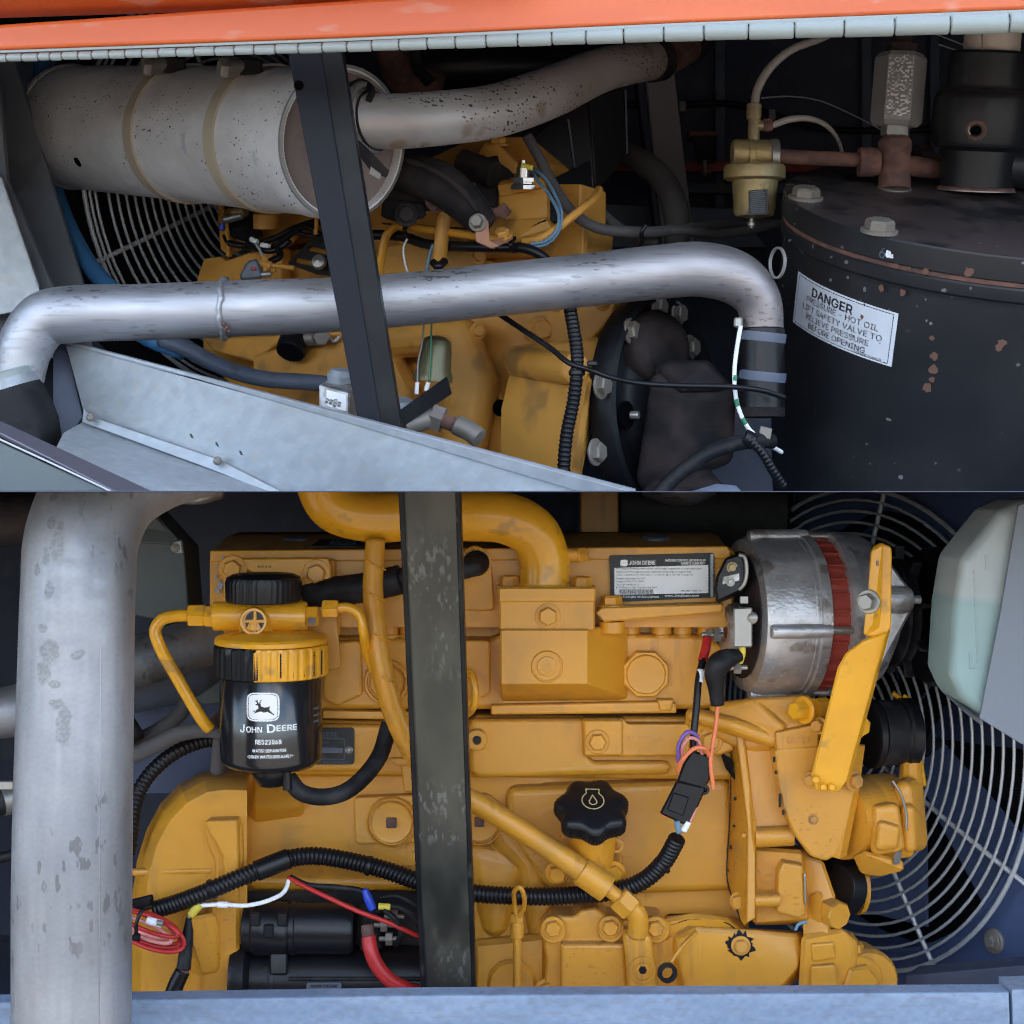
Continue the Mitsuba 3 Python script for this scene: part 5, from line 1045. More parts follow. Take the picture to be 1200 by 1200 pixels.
# ---------------- behind, on the left
t = thing('steel_box', 'grey green steel box with a riveted corner behind the thick grey pipe', 'box')
part(t, 'face', sheet([(130, 600, .25), (178, 600, .25), (216, 642, .25), (222, 722, .25), (200, 730, .25), (130, 716, .25)], .10, .003), 'm_dkbox')
part(t, 'upper_face', sheet([(130, 576, .26), (172, 590, .26), (214, 638, .245), (130, 634, .245)], .012, .002), 'm_dkbox')
part(t, 'lower_face', sheet([(192, 780, .24), (262, 768, .24), (264, 824, .24), (246, 826, .24), (236, 826, .24)], .06, .003), 'm_dkbox')
part(t, 'corner_bracket', hull([(204, 636, .235), (212, 634, .235), (214, 648, .235), (206, 648, .235), (204, 636, .25), (214, 648, .25)]), 'm_galv')
part(t, 'rivet', lathe([(.007, 0), (.006, .004), (0, .005)], P(206, 642, .236), [0, -1, 0], 18), 'm_bolt')
t = thing('duct_hose', 'wide black rubber duct behind the filter pipe', 'hose')
part(t, 'duct', tube([(100, 790, .18, 26), (160, 772, .17, 26), (205, 756, .165, 26), (260, 740, .16, 26), (300, 720, .15, 26)], 26, seg=32), 'm_plastic', True)
t = thing('grey_duct', 'blue grey round duct behind the filter, below the black duct', 'duct')
part(t, 'duct', tube([(120, 815, .26, 30), (170, 802, .25, 30), (215, 792, .25, 30), (260, 760, .25, 30)], 30, seg=32), 'm_grey', True)
t = thing('curved_hose', 'thin black hose bending down behind the filter pipe', 'hose')
part(t, 'hose', tube([(222, 812, .14), (212, 835, .13), (190, 853, .12), (160, 868, .12), (120, 880, .12)], 9, seg=20), 'm_dusty', True)
t = thing('fuel_return_hose', 'grey black rubber hose running left from the yellow fuel pipe end', 'hose')
part(t, 'hose', tube([(285, 862, .0), (262, 858, .0), (240, 855, .01), (210, 860, .02), (185, 872, .03), (150, 888, .05), (110, 900, .06)], 9.5, n=10, seg=20), 'm_dusty', True)
part(t, 'branch', tube([(258, 862, .02), (256, 880, .03), (254, 905, .04)], 8, seg=18), 'm_dusty', True)
t = thing('rear_loom', 'black corrugated loom slanting down behind the thick grey pipe', 'wiring loom')
part(t, 'loom', tube([(290, 866, .07), (240, 868, .06), (205, 882, .05), (175, 908, .05), (160, 935, .05), (150, 1000, .05)], 9, n=10, seg=16, corr=(.0058, .13)), 'm_plastic', 40)
solo('blue_back_panel', sheet([(150, 826, .32), (300, 818, .32), (300, 930, .32), (150, 930, .32)], .01, .001), 'm_bluepanel', 'blue painted panel behind the hoses left of the filter', 'panel')
# behind, above the valve cover
solo('yellow_upright', plate(rect(680, 540, 725, 640), .42, .02, .003, 0), 'm_yellow', 'broad yellow upright strip behind the valve cover', 'bracket')
t = thing('dark_canister', 'black round canister behind the valve cover, right of the yellow upright', 'canister')
part(t, 'canister', lathe([(.16, 0), (.16, .24), (.15, .25), (0, .25)], P(720, 596, .62), [1, 0, 0], 48), 'm_black')
part(t, 'rim', tube([(750, 560, .40), (756, 574, .395), (775, 582, .39), (795, 574, .395)], 5, seg=12), 'm_castiron', True)
t = thing('rear_uprights', 'dark steel uprights behind the alternator', 'frame')
for x0, x1, m in ((886, 915, 'm_grey'), (930, 942, 'm_grey'), (944, 966, 'm_wall')): part(t, 'upright', plate(rect(x0, 540, x1, 720), .5, .04, .003, 0), m)
part(t, 'bolt', pbolt(889, 600, .5, 7), 'm_bolt')
part(t, 'joint_sleeve', plate(rect(946, 595, 968, 612), .49, .04, .003, 0), 'm_rubber')
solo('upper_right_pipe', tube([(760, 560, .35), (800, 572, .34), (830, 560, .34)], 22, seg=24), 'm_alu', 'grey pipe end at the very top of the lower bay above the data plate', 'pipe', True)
solo('top_left_clamp', tube([(215, 583, .0), (235, 583, .0), (258, 577, .02)], 8, seg=16), 'm_zinc', 'pale metal clamp tail at the top left of the lower bay', 'clamp', True)
# ================================================================ UPPER BAY
CLIP = 1
struct('upper_back_wall', box3([0, 1.05, 0.45], [3.4, 0.02, 1.2], b=0.001), 'm_wall')
struct('upper_side_wall', box3([-1.02, 0.45, 0.45], [0.02, 1.2, 1.2], b=0.001), 'm_wall')
struct('upper_side_wall', box3([1.12, 0.45, 0.45], [0.02, 1.2, 1.2], b=0.001), 'm_wall')
struct('roof', box3([0.05, 0.34, 0.86], [2.3, 1.46, 0.02], b=0.001), 'm_wall')
# ---------------- door and piano hinge
hy = lambda px: -.30 - .12 * px / 1200                     # the door swings nearer to the right
DR = thing('service_door', 'bright orange sheet metal door edge across the top of the upper bay', 'door')
q = lambda px, py, d=0: (px, py, hy(px) + d)
part(DR, 'folded_edge', sheet([q(-60, 31.5), q(410, 0), q(600, -12), q(1260, -60), q(1260, 9), q(800, 27), q(400, 45), q(-60, 60)], .03, .004, 3), 'm_orange')
part(DR, 'inner_panel', sheet([q(-60, -60, -.10), q(620, -60, -.10), q(620, -8, .03), q(410, 4, .03), q(-60, 36, .03)], .006, .001), 'm_orange')
part(DR, 'door_skin', box3([0, -.27, .69], [2.6, .01, .38], b=.002), 'm_orange')
part(DR, 'bounce_shield', box3([0, -.258, .69], [2.6, .01, .39], b=.002), 'm_wall')  # unseen dark sheet, added to keep orange bounce out of the bay
part(DR, 'hinge_leaf', sheet([q(-60, 60.5, -.002), q(400, 45, -.002), q(800, 27, -.002), q(1260, 8.5, -.002), q(1260, 14.5, -.002), q(800, 31.5, -.002), q(400, 48.5, -.002), q(-60, 63.5, -.002)], .004, .0006), 'm_hinge')
kb = [-30, -12, 8, 26, 45, 59, 73, 92, 108, 128, 147, 167, 186, 207, 228, 252, 275, 298, 323, 350, 378, 407, 436, 468, 501, 534, 570, 607, 647, 687, 731, 778, 825, 877, 931, 989, 1048, 1113, 1182, 1260]
HB = part(DR, 'piano_hinge', tube([(px, np.interp(px, [0, 400, 800, 1200], [68, 55, 38, 25.5]), hy(px), np.interp(px, [0, 400, 800, 1200], [2.5, 3, 4.5, 6])) for px in np.linspace(-40, 1240, 17)], 3, n=2, seg=12), 'm_bolt', True)
for j in range(len(kb) - 1):
    x0, x1 = kb[j] + .7, kb[j + 1] - .7
    f = lambda px: (px, np.interp(px, [0, 400, 800, 1200], [68, 55, 38.3, 25.8]) + (.5 if j % 2 else 0), hy(px), np.interp(px, [0, 400, 800, 1200], [4.3, 5.9, 9.6, 12.0]))
    a, b = f(x0), f(x1)
    pa, pb = P(*a[:3]), P(*b[:3]); ra_ = a[3] * S(a[2]); rb_ = b[3] * S(b[2])
    part(HB, 'knuckle', lathe([(ra_ * .8, 0), (ra_, .0012), (rb_, np.linalg.norm(pb - pa) - .0012), (rb_ * .8, np.linalg.norm(pb - pa))], pa, pb - pa, 20), 'm_hinge')
# ---------------- left end panels
t = thing('end_panels', 'folded grey sheet metal panels at the upper left, behind the muffler', 'panel')
part(t, 'pale_panel', sheet([(-60, 180, .22), (2, 208, .22), (46, 336, .22), (46, 360, .22), (-60, 380, .22)], .006, .001), 'm_galv')
part(t, 'panel', sheet([(-70, 60, .30), (0, 92, .29), (3, 208, .26), (62, 336, .26), (70, 420, .26), (-70, 420, .26)], .01, .001), 'm_endgrey')
part(t, 'panel', sheet([(-70, 40, .40), (16, 66, .40), (20, 80, .40), (97, 336, .38), (110, 420, .38), (-70, 420, .40)], .01, .001), 'm_endgrey')
part(t, 'panel', sheet([(-70, 40, .86), (330, 40, .86), (330, 420, .86), (-70, 420, .86)], .01, .001), 'm_grey')
part(t, 'trim', tube([(1, 208, .215), (45, 337, .215)], 1.0, seg=6), 'm_wire')
t = solo('blue_hose', tube([(49, 40, .52), (50, 90, .52), (54, 150, .52), (62, 215, .50), (82, 270, .46), (108, 315, .42), (135, 345, .40), (165, 390, .38), (215, 412, .36)], 10.5, n=10, seg=22), 'm_blue', 'blue hose running down behind the left end of the muffler', 'hose', True)
# ---------------- muffler
mL, mR = P(82, 149, .50), P(403, 168, .0)
ma = unit(mR - mL); mlen = np.linalg.norm(mR - mL); Rm = .0880
M = thing('muffler', 'large pale steel muffler cylinder with two strap bands, upper left', 'muffler')
part(M, 'shell', lathe([(.0, .002), (.07, .0), (.080, .003), (.0865, .012), (Rm, .03), (Rm, mlen - .05), (Rm + .0018, mlen - .046), (Rm + .0018, mlen - .004), (Rm, mlen), (Rm - .004, mlen), (Rm - .006, mlen - .022), (0, mlen - .020)], mL, ma, 96), 'm_muffler', 40)
part(M, 'end_rim', lathe([(Rm - .002, 0), (Rm + .002, .001), (Rm + .002, .004), (Rm - .002, .005), (Rm - .002, 0)], mR - ma * .004, ma, 80), 'm_zinc')
part(M, 'end_plate', lathe([(Rm - .005, .0), (.07, .005), (.045, .009), (.0, .011)], mR - ma * .013, ma, 64), 'm_mufend')
part(M, 'rolled_rim', lathe([(.076, .002), (.084, -.002), (.0895, .006), (.0905, .014), (.0885, .020), (.08, .02)], mL, ma, 96), 'm_muffler', 50)
mu = unit(np.cross(ma, Z3)); 
def along_x(px):                             # distance along the muffler whose near side stands at pixel column px
    best = min(np.linspace(0, mlen, 400), key=lambda s: abs((lambda w: 600 + w[0] / S(w[1]))(mL + ma * s + np.array([ma[1], -ma[0], 0]) * Rm) - px)); return best
for cx, bx0, by0 in ((152, 180, 78), (247, 270, 80)):
    s0 = along_x(cx)
    bd = part(M, 'strap_band', lathe([(Rm + .0002, 0), (Rm + .0032, .0006), (Rm + .0032, .0214), (Rm + .0002, .022)], mL + ma * (s0 - .011), ma, 96), 'm_brass' if 0 else 'm_band')
    yb_ = (mL + ma * s0)[1] + .0
    part(bd, 'bolt', cyl(P(bx0 - 8, by0 + 1, yb_ - .08), P(bx0 + 16, by0 - 2, yb_ - .06), .0105, seg=24), 'm_bolt')
    part(bd, 'bolt_head', lathe([(.013, 0), (.013, .006), (.011, .009)], P(bx0 - 5, by0 + 1, yb_ - .08), unit([-1, -.5, 0]), 6), 'm_bolt')
    part(bd, 'clamp_ear', hull([(bx0 + 12, by0 - 10, yb_ - .07), (bx0 + 36, by0 - 8, yb_ - .07), (bx0 + 36, by0 + 5, yb_ - .07), (bx0 + 12, by0 + 6, yb_ - .07), (bx0 + 10, by0 - 10, yb_ - .02), (bx0 + 34, by0 + 2, yb_ - .02)]), 'm_castiron')
# small drain hole in the shell and a dent
def on_cyl(o, a, R, px, py):                 # point of a cylinder seen at pixel (px, py)
    a = unit(a); c = np.array([0, -D, 0.0]); d = unit(P(px, py, 0) - c)
    w = c - o; dp, wp = d - a * (d @ a), w - a * (w @ a)
    A_, B_, C_ = dp @ dp, 2 * dp @ wp, wp @ wp - R * R
    tt = (-B_ - math.sqrt(max(B_ * B_ - 4 * A_ * C_, 0))) / (2 * A_)
    x = c + d * tt; h = (x - o) @ a; return x, unit(x - o - a * h), h
x_, n_, h_ = on_cyl(mL, ma, Rm, 91, 190)
part(M, 'drain_hole', lathe([(.0072, -.002), (.0072, .0006), (0, .0006)], x_, n_, 24), 'm_hole')
for px, py, s in ((215, 168, 1), (298, 186, .7)):
    x_, n_, h_ = on_cyl(mL, ma, Rm, px, py)
    part(M, 'scuff', wrap(flat([(s * .012 * math.cos(a) * (1 + .3 * math.sin(3 * a)), s * .0065 * math.sin(a) * (1 + .4 * math.cos(2 * a))) for a in np.linspace(0, 6.28, 22, endpoint=False)], .0003, .004), mL, ma, Rm + .0001, 0, h_, n_), 'm_white' if 0 else 'm_wire', label='shiny scraped patch on the muffler shell')
# ---------------- exhaust pipe
X = thing('exhaust_pipe', 'pitted heat stained exhaust pipe bending up to the right of the muffler', 'pipe')
part(X, 'pipe', tube([(408, 141, -.035, 33), (432, 142, -.03, 32.5), (470, 142, -.02, 32), (520, 138, .01, 31.5), (575, 131, .06, 31), (640, 110, .14, 30), (700, 84, .24, 26), (735, 75, .32, 24), (766, 70, .40, 23)], 32, n=12, seg=48), 'm_exhaust', True)
part(X, 'joint_ring', tube([(762, 72, .39, 24.5), (773, 70, .41, 24.5)], 24, seg=36), 'm_castiron')
part(X, 'outlet', tube([(770, 70, .41, 21), (790, 62, .46, 21), (808, 50, .5, 20), (822, 25, .54, 20)], 21, seg=32), 'm_rust', True)
part(X, 'outlet_ring', tube([(804, 55, .49, 23), (812, 48, .505, 23)], 23, seg=32), 'm_castiron')
CV = thing('exhaust_clamp', 'rusty grey clamp ring joining the exhaust pipe to the muffler', 'clamp')
cu, cw, ca = frame(unit([.85, -.5, .05]))
part(CV, 'ring', sweep(np.array([P(431, 138.5, -.04) + .0378 * (math.cos(a) * cu + math.sin(a) * cw) for a in np.linspace(0, 2 * np.pi, 61)]), .0046, 14, caps=False), 'm_clampring', True)
part(CV, 'inner_ring', sweep(np.array([P(438, 141.5, -.036) + .0338 * (math.cos(a) * cu + math.sin(a) * cw) for a in np.linspace(0, 2 * np.pi, 61)]), .0016, 8, caps=False), 'm_castiron', True)
part(CV, 'tail', hull([(420, 166, -.075), (432, 178, -.085), (454, 200, -.06), (452, 206, -.06), (436, 200, -.07), (418, 176, -.075), (425, 170, -.04), (450, 204, -.04)]), 'm_castiron')
part(CV, 'lug', hull([(435, 196, -.075), (446, 204, -.07), (444, 210, -.07), (433, 204, -.075), (440, 200, -.05)], .001), 'm_bolt')
part(CV, 'strap', tube([(412, 100, .0), (424, 96, -.03), (436, 106, -.05), (432, 118, -.06)], 4, seg=10), 'm_castiron', True)
t = thing('turbo_pipe', 'brown rusty elbow partly hidden above the exhaust pipe', 'pipe')
part(t, 'elbow', tube([(462, 40, .25, 22), (466, 75, .25, 22), (480, 95, .25, 22), (515, 108, .26, 20)], 22, seg=32), 'm_rust', True)
part(t, 'flange', tube([(484, 50, .22), (490, 80, .21), (504, 97, .21)], 7, seg=14), 'm_castiron', True)
solo('black_duct', tube([(492, 80, .40, 30), (560, 74, .40, 30), (620, 72, .42, 30), (760, 60, .5, 30)], 30, seg=32), 'm_plastic', 'wide black duct above the exhaust pipe', 'duct', True)
# ---------------- big air pipe
AP = thing('charge_air_pipe', 'long shiny aluminium pipe crossing the upper bay with a weld bead and bent ends', 'pipe')
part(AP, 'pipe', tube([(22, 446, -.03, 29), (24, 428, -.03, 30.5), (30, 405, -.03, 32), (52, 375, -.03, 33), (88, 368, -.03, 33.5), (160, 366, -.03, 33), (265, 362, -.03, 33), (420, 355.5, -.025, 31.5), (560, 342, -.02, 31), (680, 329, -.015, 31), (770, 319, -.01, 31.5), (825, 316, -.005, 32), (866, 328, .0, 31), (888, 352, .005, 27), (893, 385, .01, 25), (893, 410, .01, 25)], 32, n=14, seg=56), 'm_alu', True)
wb = []
for k_ in range(56):
    a = 2 * np.pi * k_ / 56; wb.append(P(263, 362, -.03) + .0335 * np.array([0, math.cos(a), math.sin(a)]) + np.array([.0012 * math.sin(5 * a) + .0006 * math.cos(11 * a), 0, 0]))
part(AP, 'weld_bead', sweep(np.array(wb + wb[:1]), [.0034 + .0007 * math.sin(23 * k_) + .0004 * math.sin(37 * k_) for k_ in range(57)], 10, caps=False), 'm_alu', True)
part(AP, 'weld_spatter', join(*[trimesh.creation.icosphere(1, r_).apply_translation(P(px, py, -.0625 - dy)) for px, py, r_, dy in ((262, 380, .003, -.003), (266, 383, .0025, -.003), (264, 386, .002, -.005), (268, 388, .0018, -.006))]), 'm_rust')
BT = thing('left_boot', 'black rubber boot with a pale clamp ring under the left end of the aluminium pipe', 'boot')
ba = unit([-.30, -.10, .95]); b0 = P(36, 532, -.035)
part(BT, 'boot', lathe([(.026, -.02), (.034, -.004), (.040, .012), (.0435, .032), (.0425, .05), (.0385, .072), (.0345, .090), (.032, .092)], b0, ba, 56), 'm_rubber', True)
part(BT, 'clamp_ring', lathe([(.0338, .0745), (.0372, .0755), (.0366, .0895), (.0335, .0905)], b0, ba, 56), 'm_galv', 40)
part(BT, 'clamp_gap', lathe([(.0338, .086), (.0352, .087), (.0352, .0965), (.0325, .098)], b0, ba, 56), 'm_hinge', 40)
part(BT, 'screw_dot', lathe([(.004, 0), (.003, .002), (0, .002)], P(14, 489, -.072), [0, -1, 0], 16), 'm_zinc')
t = thing('right_boot', 'black rubber hose boot with two grey clamps under the right end of the aluminium pipe', 'boot')
part(t, 'boot', lathe([(.027, 0), (.0268, .002), (.0265, .092), (.025, .094)], P(893, 478, .01), [0, 0, 1], 44), 'm_plastic')
for py in (400, 446): part(t, 'clamp', lathe([(.0272, 0), (.0276, .001), (.0276, .010), (.0272, .011)], P(893, py, .01), [.1, -.1, 1], 44), 'm_grey')
part(t, 'clamp_screw', box3(P(865, 378, -.01), [.01, .008, .012], b=.002), 'm_zinc')
part(t, 'lower_ring', lathe([(.0262, 0), (.0268, .001), (.0268, .012), (.0262, .013)], P(893, 489, .01), [0, 0, 1], 44), 'm_castiron')
# ---------------- tray
TR = thing('galvanised_tray', 'bright galvanised sheet metal tray sloping across the lower left of the upper bay', 'tray')
ty = lambda px: -.0 - .36 * (px - 75) / 670
w = lambda px, py, d=0: (px, py, ty(px) + d)
holes_ = [[(px - 2.4, py - 2.6), (px + .4, py - 2.2), (px + 2.4, py + 2.4), (px - .4, py + 2.2)] for px, py in ((224, 511), (254, 521), (282, 531))]
part(TR, 'back_panel', sheet([w(77, 404), w(745, 584), w(745, 700), w(330, 584), w(97, 491)], .004, .0006, 0, holes_), 'm_galv')
part(TR, 'top_lip', sheet([w(75, 399, -.003), w(745, 574.5, -.003), w(745, 598, -.014), w(690, 581, -.014), w(400, 491, -.013), w(230, 443, -.010), w(81, 410, -.007)], .003, .0010), 'm_galv')
part(TR, 'lip_top', sheet([w(75, 399, -.002), w(745, 574, -.002), w(745, 573, .03), w(78, 398, .03)], .003, .0005), 'm_galv')
part(TR, 'bottom_flange', sheet([w(97, 478, -.010), w(104, 487, -.011), w(255, 538, -.012), w(338, 580, -.014), w(328, 582, -.02), w(250, 551, -.018), w(97, 495, -.012)], .003, .0008), 'm_galv')
part(TR, 'floor', sheet([w(97, 492, .0), (335, 579, -.14), (400, 640, -.3), (190, 600, -.32), (60, 535, -.2), (74, 510, -.08)], .004, .0006), 'm_galv')
for px, py in ((106, 490), (255, 541)):
    part(TR, 'screw', lathe([(.005, 0), (.0045, .004), (.0025, .006), (0, .006)], P(px, py, ty(px) - .02), [.2, -.8, .5], 12), 'm_bolt')
FR = thing('tray_front_rim', 'dark glossy metal rim with a green reflecting face, lower left corner of the upper bay', 'rim')
part(FR, 'rim', sheet([(-40, 478, -.36), (0, 498, -.36), (192, 578, -.44), (150, 582, -.45), (0, 513, -.38), (-40, 496, -.38)], .004, .0012), 'm_rim')
part(FR, 'edge_trim', tube([(-40, 497, -.38), (0, 515, -.385), (130, 576, -.45), (160, 592, -.455)], 1.3, seg=10), 'm_wire')
part(FR, 'face', sheet([(-40, 500, -.375), (0, 518, -.382), (124, 577, -.445), (124, 640, -.445), (-40, 640, -.375)], .004, .001), 'm_dkbox')
solo('tray_end_plate', sheet([(62, 400, .02), (78, 402, .01), (97, 492, .01), (76, 515, -.02), (62, 520, -.02)], .004, .0006), 'm_wall', 'dark end plate beside the left boot, behind the galvanised tray', 'panel')
# ---------------- post
PO = thing('leaning_post', 'black painted angle post leaning across the upper bay in front of the muffler', 'post')
part(PO, 'left_face', prism4((335, 374, 50, -.19), (421, 447, 500, -.155), .008, .008, .0015), 'm_blackblue', 40)
part(PO, 'right_face', prism4((371, 399, 50, -.186), (445, 470, 500, -.152), .045, .045, .002), 'm_black', 40)
part(PO, 'bolt_hole', lathe([(.0052, 0), (.0052, .0006), (0, .0006)], P(350, 100, -.1875), [0, -1, 0], 20), 'm_hole')
# ---------------- left fan guard
gn2 = unit([.812, -.584, .02]); go2 = P(278, 222, .72)
guard('fan_guard', go2, gn2, np.r_[.072, .078, .085, np.arange(.098, .292, .015), .300, .309, .318], .0024, [math.radians(a) for a in (-27, 63, 153, 243)], 'round grey wire guard far back at the left, under the muffler')
t = thing('rear_fan', 'dark fan and shroud behind the far left wire guard', 'fan')
part(t, 'hub', lathe([(.06, 0), (.06, .03), (0, .03)], go2 - gn2 * .06, gn2, 40), 'm_plastic')
part(t, 'disc', lathe([(.31, 0), (.31, .01), (0, .01)], go2 - gn2 * .12, gn2, 56), 'm_print')
# ---------------- engine, exhaust side
E2 = thing('diesel_engine', 'dusty yellow brown diesel engine behind the long aluminium pipe in the upper bay', 'engine')
ye = lambda px, off=0.0: .17 + (680 - px) * .36 / 445 - off
def eb(pts, off, th=.05, b=.003, r=3): return sheet([(a, c, ye(a, off)) for a, c in pts], th, b, r)
part(E2, 'block_wall', eb([(232, 330), (300, 300), (420, 282), (690, 262), (682, 400), (640, 590), (420, 590), (235, 420)], -.02, .06), 'm_dirty')
part(E2, 'head_wall', eb([(420, 238), (560, 215), (680, 215), (680, 300), (420, 305)], .0, .06), 'm_dirty')
part(E2, 'rocker_cover', eb([(300, 246), (378, 238), (470, 200), (560, 160), (612, 160), (640, 190), (652, 232), (560, 262), (425, 276), (300, 292)], -.05, .12), 'm_dirty')
part(E2, 'side_plate', eb([(628, 300), (656, 266), (682, 250), (684, 262), (682, 312), (650, 325)], .01, .01, .002, 1), 'm_dirty')
part(E2, 'thermostat_block', hull([(588, 216, .17), (625, 210, .16), (641, 216, .15), (641, 262, .15), (622, 268, .15), (588, 280, .17), (588, 216, .26), (641, 216, .24), (641, 262, .24), (588, 280, .26)], .004), 'm_dirty')
part(E2, 'air_guard', hull([(642, 214, .19), (690, 190, .22), (694, 240, .2), (660, 262, .19), (642, 258, .19), (650, 220, .26), (694, 240, .26)], .002), 'm_plastic')
part(E2, 'thermostat_lid', hull([(586, 218, .165), (632, 210, .14), (645, 214, .15), (645, 219, .15), (632, 217, .14), (588, 228, .165), (590, 205, .25), (640, 205, .22)], .003), 'm_dirty')
part(E2, 'block_skirt', hull([(575, 262, .17), (640, 258, .13), (646, 268, .13), (605, 280, .14), (575, 288, .17), (575, 270, .26), (646, 262, .22)], .004), 'm_dirty')
part(E2, 'cover_post', hull([(558, 185, .24), (570, 168, .23), (580, 168, .23), (590, 178, .23), (586, 186, .23), (603, 190, .23), (602, 215, .23), (590, 218, .23), (585, 196, .23), (558, 192, .24), (558, 185, .3), (602, 190, .3)], .004), 'm_dirty')
part(E2, 'cover_bolt', bolt(P(583, 170, .23), [0, -.3, 1], .011, .009), 'm_dirty')
part(E2, 'oil_pad', eb([(444, 288), (545, 276), (556, 300), (575, 306), (575, 320), (440, 322)], .02, .03), 'm_dirty')
part(E2, 'head_seam', tube([(448, 262, ye(448, .012)), (500, 266, ye(500, .012)), (545, 268, ye(545, .012)), (590, 279, .155), (640, 258, .125)], 1.0, seg=6), 'm_castiron')
# far left fan bracket plates
part(E2, 'fan_bracket', eb([(228, 332), (238, 302), (258, 300), (264, 305), (318, 286), (330, 290), (330, 335)], .03, .02, .004, 5), 'm_dirty')
part(E2, 'bracket_face', eb([(246, 331), (256, 308), (318, 289), (322, 318), (300, 334)], .034, .01, .002, 2), 'm_dirty')
part(E2, 'front_column', hull([(258, 250, .52), (270, 246, .52), (280, 272, .50), (292, 285, .48), (270, 296, .48), (262, 292, .48), (258, 250, .56), (292, 285, .56)], .004), 'm_dirty')
part(E2, 'oil_lines', tube([(258, 240, .50), (266, 262, .48), (268, 300, .46)], 3.5, seg=10), 'm_dirty', True)
part(E2, 'cover_cap', lathe([(.018, 0), (.018, .02), (.012, .022), (.012, .034), (0, .036)], P(312, 268, .40), [0, -.2, 1], 24), 'm_dirty')
part(E2, 'front_cover_block', hull([(300, 250, .47), (350, 246, .45), (372, 250, .43), (340, 285, .43), (305, 290, .45), (300, 250, .55), (372, 250, .55)], .004), 'm_dirty')
part(E2, 'slotted_guard', sheet([(336, 309, .37), (374, 271, .34), (392, 280, .33), (405, 325, .33), (372, 322, .35)], .003, .0006, 2, holes=[[(347, 302), (368, 307), (366, 312), (345, 308)], [(362, 288), (384, 294), (383, 299), (361, 294)]]), 'm_castiron', label='black slotted guard plate')
part(E2, 'guard_bolt', lathe([(.011, 0), (.009, .005), (0, .008)], P(374, 307, .33), [-.2, -1, .2], 20), 'm_zinc')
part(E2, 'lower_bracket', eb([(235, 396), (262, 396), (330, 392), (322, 405), (295, 424), (250, 412)], .05, .04, .004, 4), 'm_dirty')
part(E2, 'lower_block', hull([(300, 420, .36), (325, 412, .35), (390, 396, .30), (412, 398, .28), (425, 440, .27), (375, 447, .30), (302, 438, .36), (300, 420, .42), (412, 398, .4), (425, 440, .38)], .004), 'm_dirty')
part(E2, 'oil_filter', lathe([(.019, 0), (.020, .003), (.020, .022), (.014, .024), (.014, .034), (0, .034)], P(340, 413, .29), unit(P(348, 390, .31) - P(340, 413, .29)), 32), 'm_plastic')
part(E2, 'sender', join(cyl(P(352, 398, .30), P(376, 396, .29), .010), lathe([(.011, 0), (.011, .012)], P(374, 396, .28), [.4, -1, 0], 6)), 'm_bolt')
part(E2, 'hose_clip', tube([(384, 394, .29), (392, 400, .28), (398, 394, .28)], 2, seg=8), 'm_wire', True)
part(E2, 'block_arc', tube([(450, 400, ye(450, .022)), (470, 408, ye(470, .022)), (490, 402, ye(490, .022)), (500, 390, ye(500, .022))], 2.2, seg=10), 'm_dirty', True)
part(E2, 'lower_panel', eb([(420, 430), (520, 420), (580, 440), (596, 500), (590, 590), (430, 590)], .0, .04, .006, 8), 'm_dirty')
part(E2, 'pin_hole', lathe([(.011, 0), (.011, .001), (0, .001)], P(586, 478, ye(586, .035)), unit([.5, -.85, 0]), 24), 'm_hole')
part(E2, 'block_step', eb([(610, 352), (720, 340), (716, 372), (690, 400), (660, 405), (612, 398)], .03, .05, .004, 4), 'm_dirty')
part(E2, 'bolt', bolt(P(634, 387, ye(634, .032)), unit([.2, -1, 0]), .0135, .010), 'm_dirty')
fa = unit([.83, -.55, .02])                    # the crankshaft's direction, towards the flywheel end
part(E2, 'flywheel_roll', cyl(P(606, 425, .14), P(676, 432, .02), .0200, b=.006, seg=36), 'm_dirty')
part(E2, 'flywheel_case', hull([(601, 442, .13), (688, 446, .03), (672, 545, .02), (668, 600, .02), (592, 600, .12), (592, 480, .13), (601, 442, .22), (700, 440, .14), (668, 600, .14), (592, 600, .22)], .005), 'm_dirty')
part(E2, 'case_fillet', hull([(600, 410, .15), (640, 406, .10), (700, 400, .10), (690, 440, .09), (605, 440, .16), (600, 410, .22), (700, 400, .2), (690, 440, .2)], .005), 'm_dirty')
# pipes on the engine
t = thing('fuel_lines', 'thin yellow steel lines bent along the upper engine', 'pipe')
part(t, 'line', tube([(444, 325, .22), (448, 296, .21), (453, 276, .205), (464, 266, .20), (500, 269, .165), (560, 277, .11), (598, 283, .09)], 5, n=10, seg=14), 'm_yellow', True)
part(t, 'line', tube([(612, 284, .10), (632, 280, .09), (655, 266, .09), (680, 246, .10), (697, 232, .12), (702, 222, .14)], 5.0, n=10, seg=16), 'm_dirty', True)
part(t, 'line', tube([(371, 255, .33), (370, 275, .33)], 2.5, seg=10), 'm_dirty', True)
t = thing('dipstick_tube', 'upright yellow tube with a black clip, right of the leaning post', 'tube')
part(t, 'tube', tube([(521, 247, .14), (517, 285, .14), (514, 318, .15)], 8.5, seg=22), 'm_dirty', True)
part(t, 'clip', tube([(508, 308, .12), (514, 312, .11), (521, 306, .12)], 5, seg=12), 'm_plastic', True)
EM = thing('exhaust_manifold', 'dark brown cast iron exhaust manifold below the exhaust pipe', 'manifold')
part(EM, 'log', tube([(448, 200, .11, 18), (478, 203, .10, 23), (512, 213, .085, 25), (545, 238, .08, 23), (564, 258, .08, 18), (574, 266, .08, 11)], 20, n=12, seg=28), 'm_castiron', True)
part(EM, 'ridge', tube([(470, 186, .075), (505, 198, .05), (540, 222, .035), (560, 248, .035)], 4, seg=12), 'm_castiron', True)
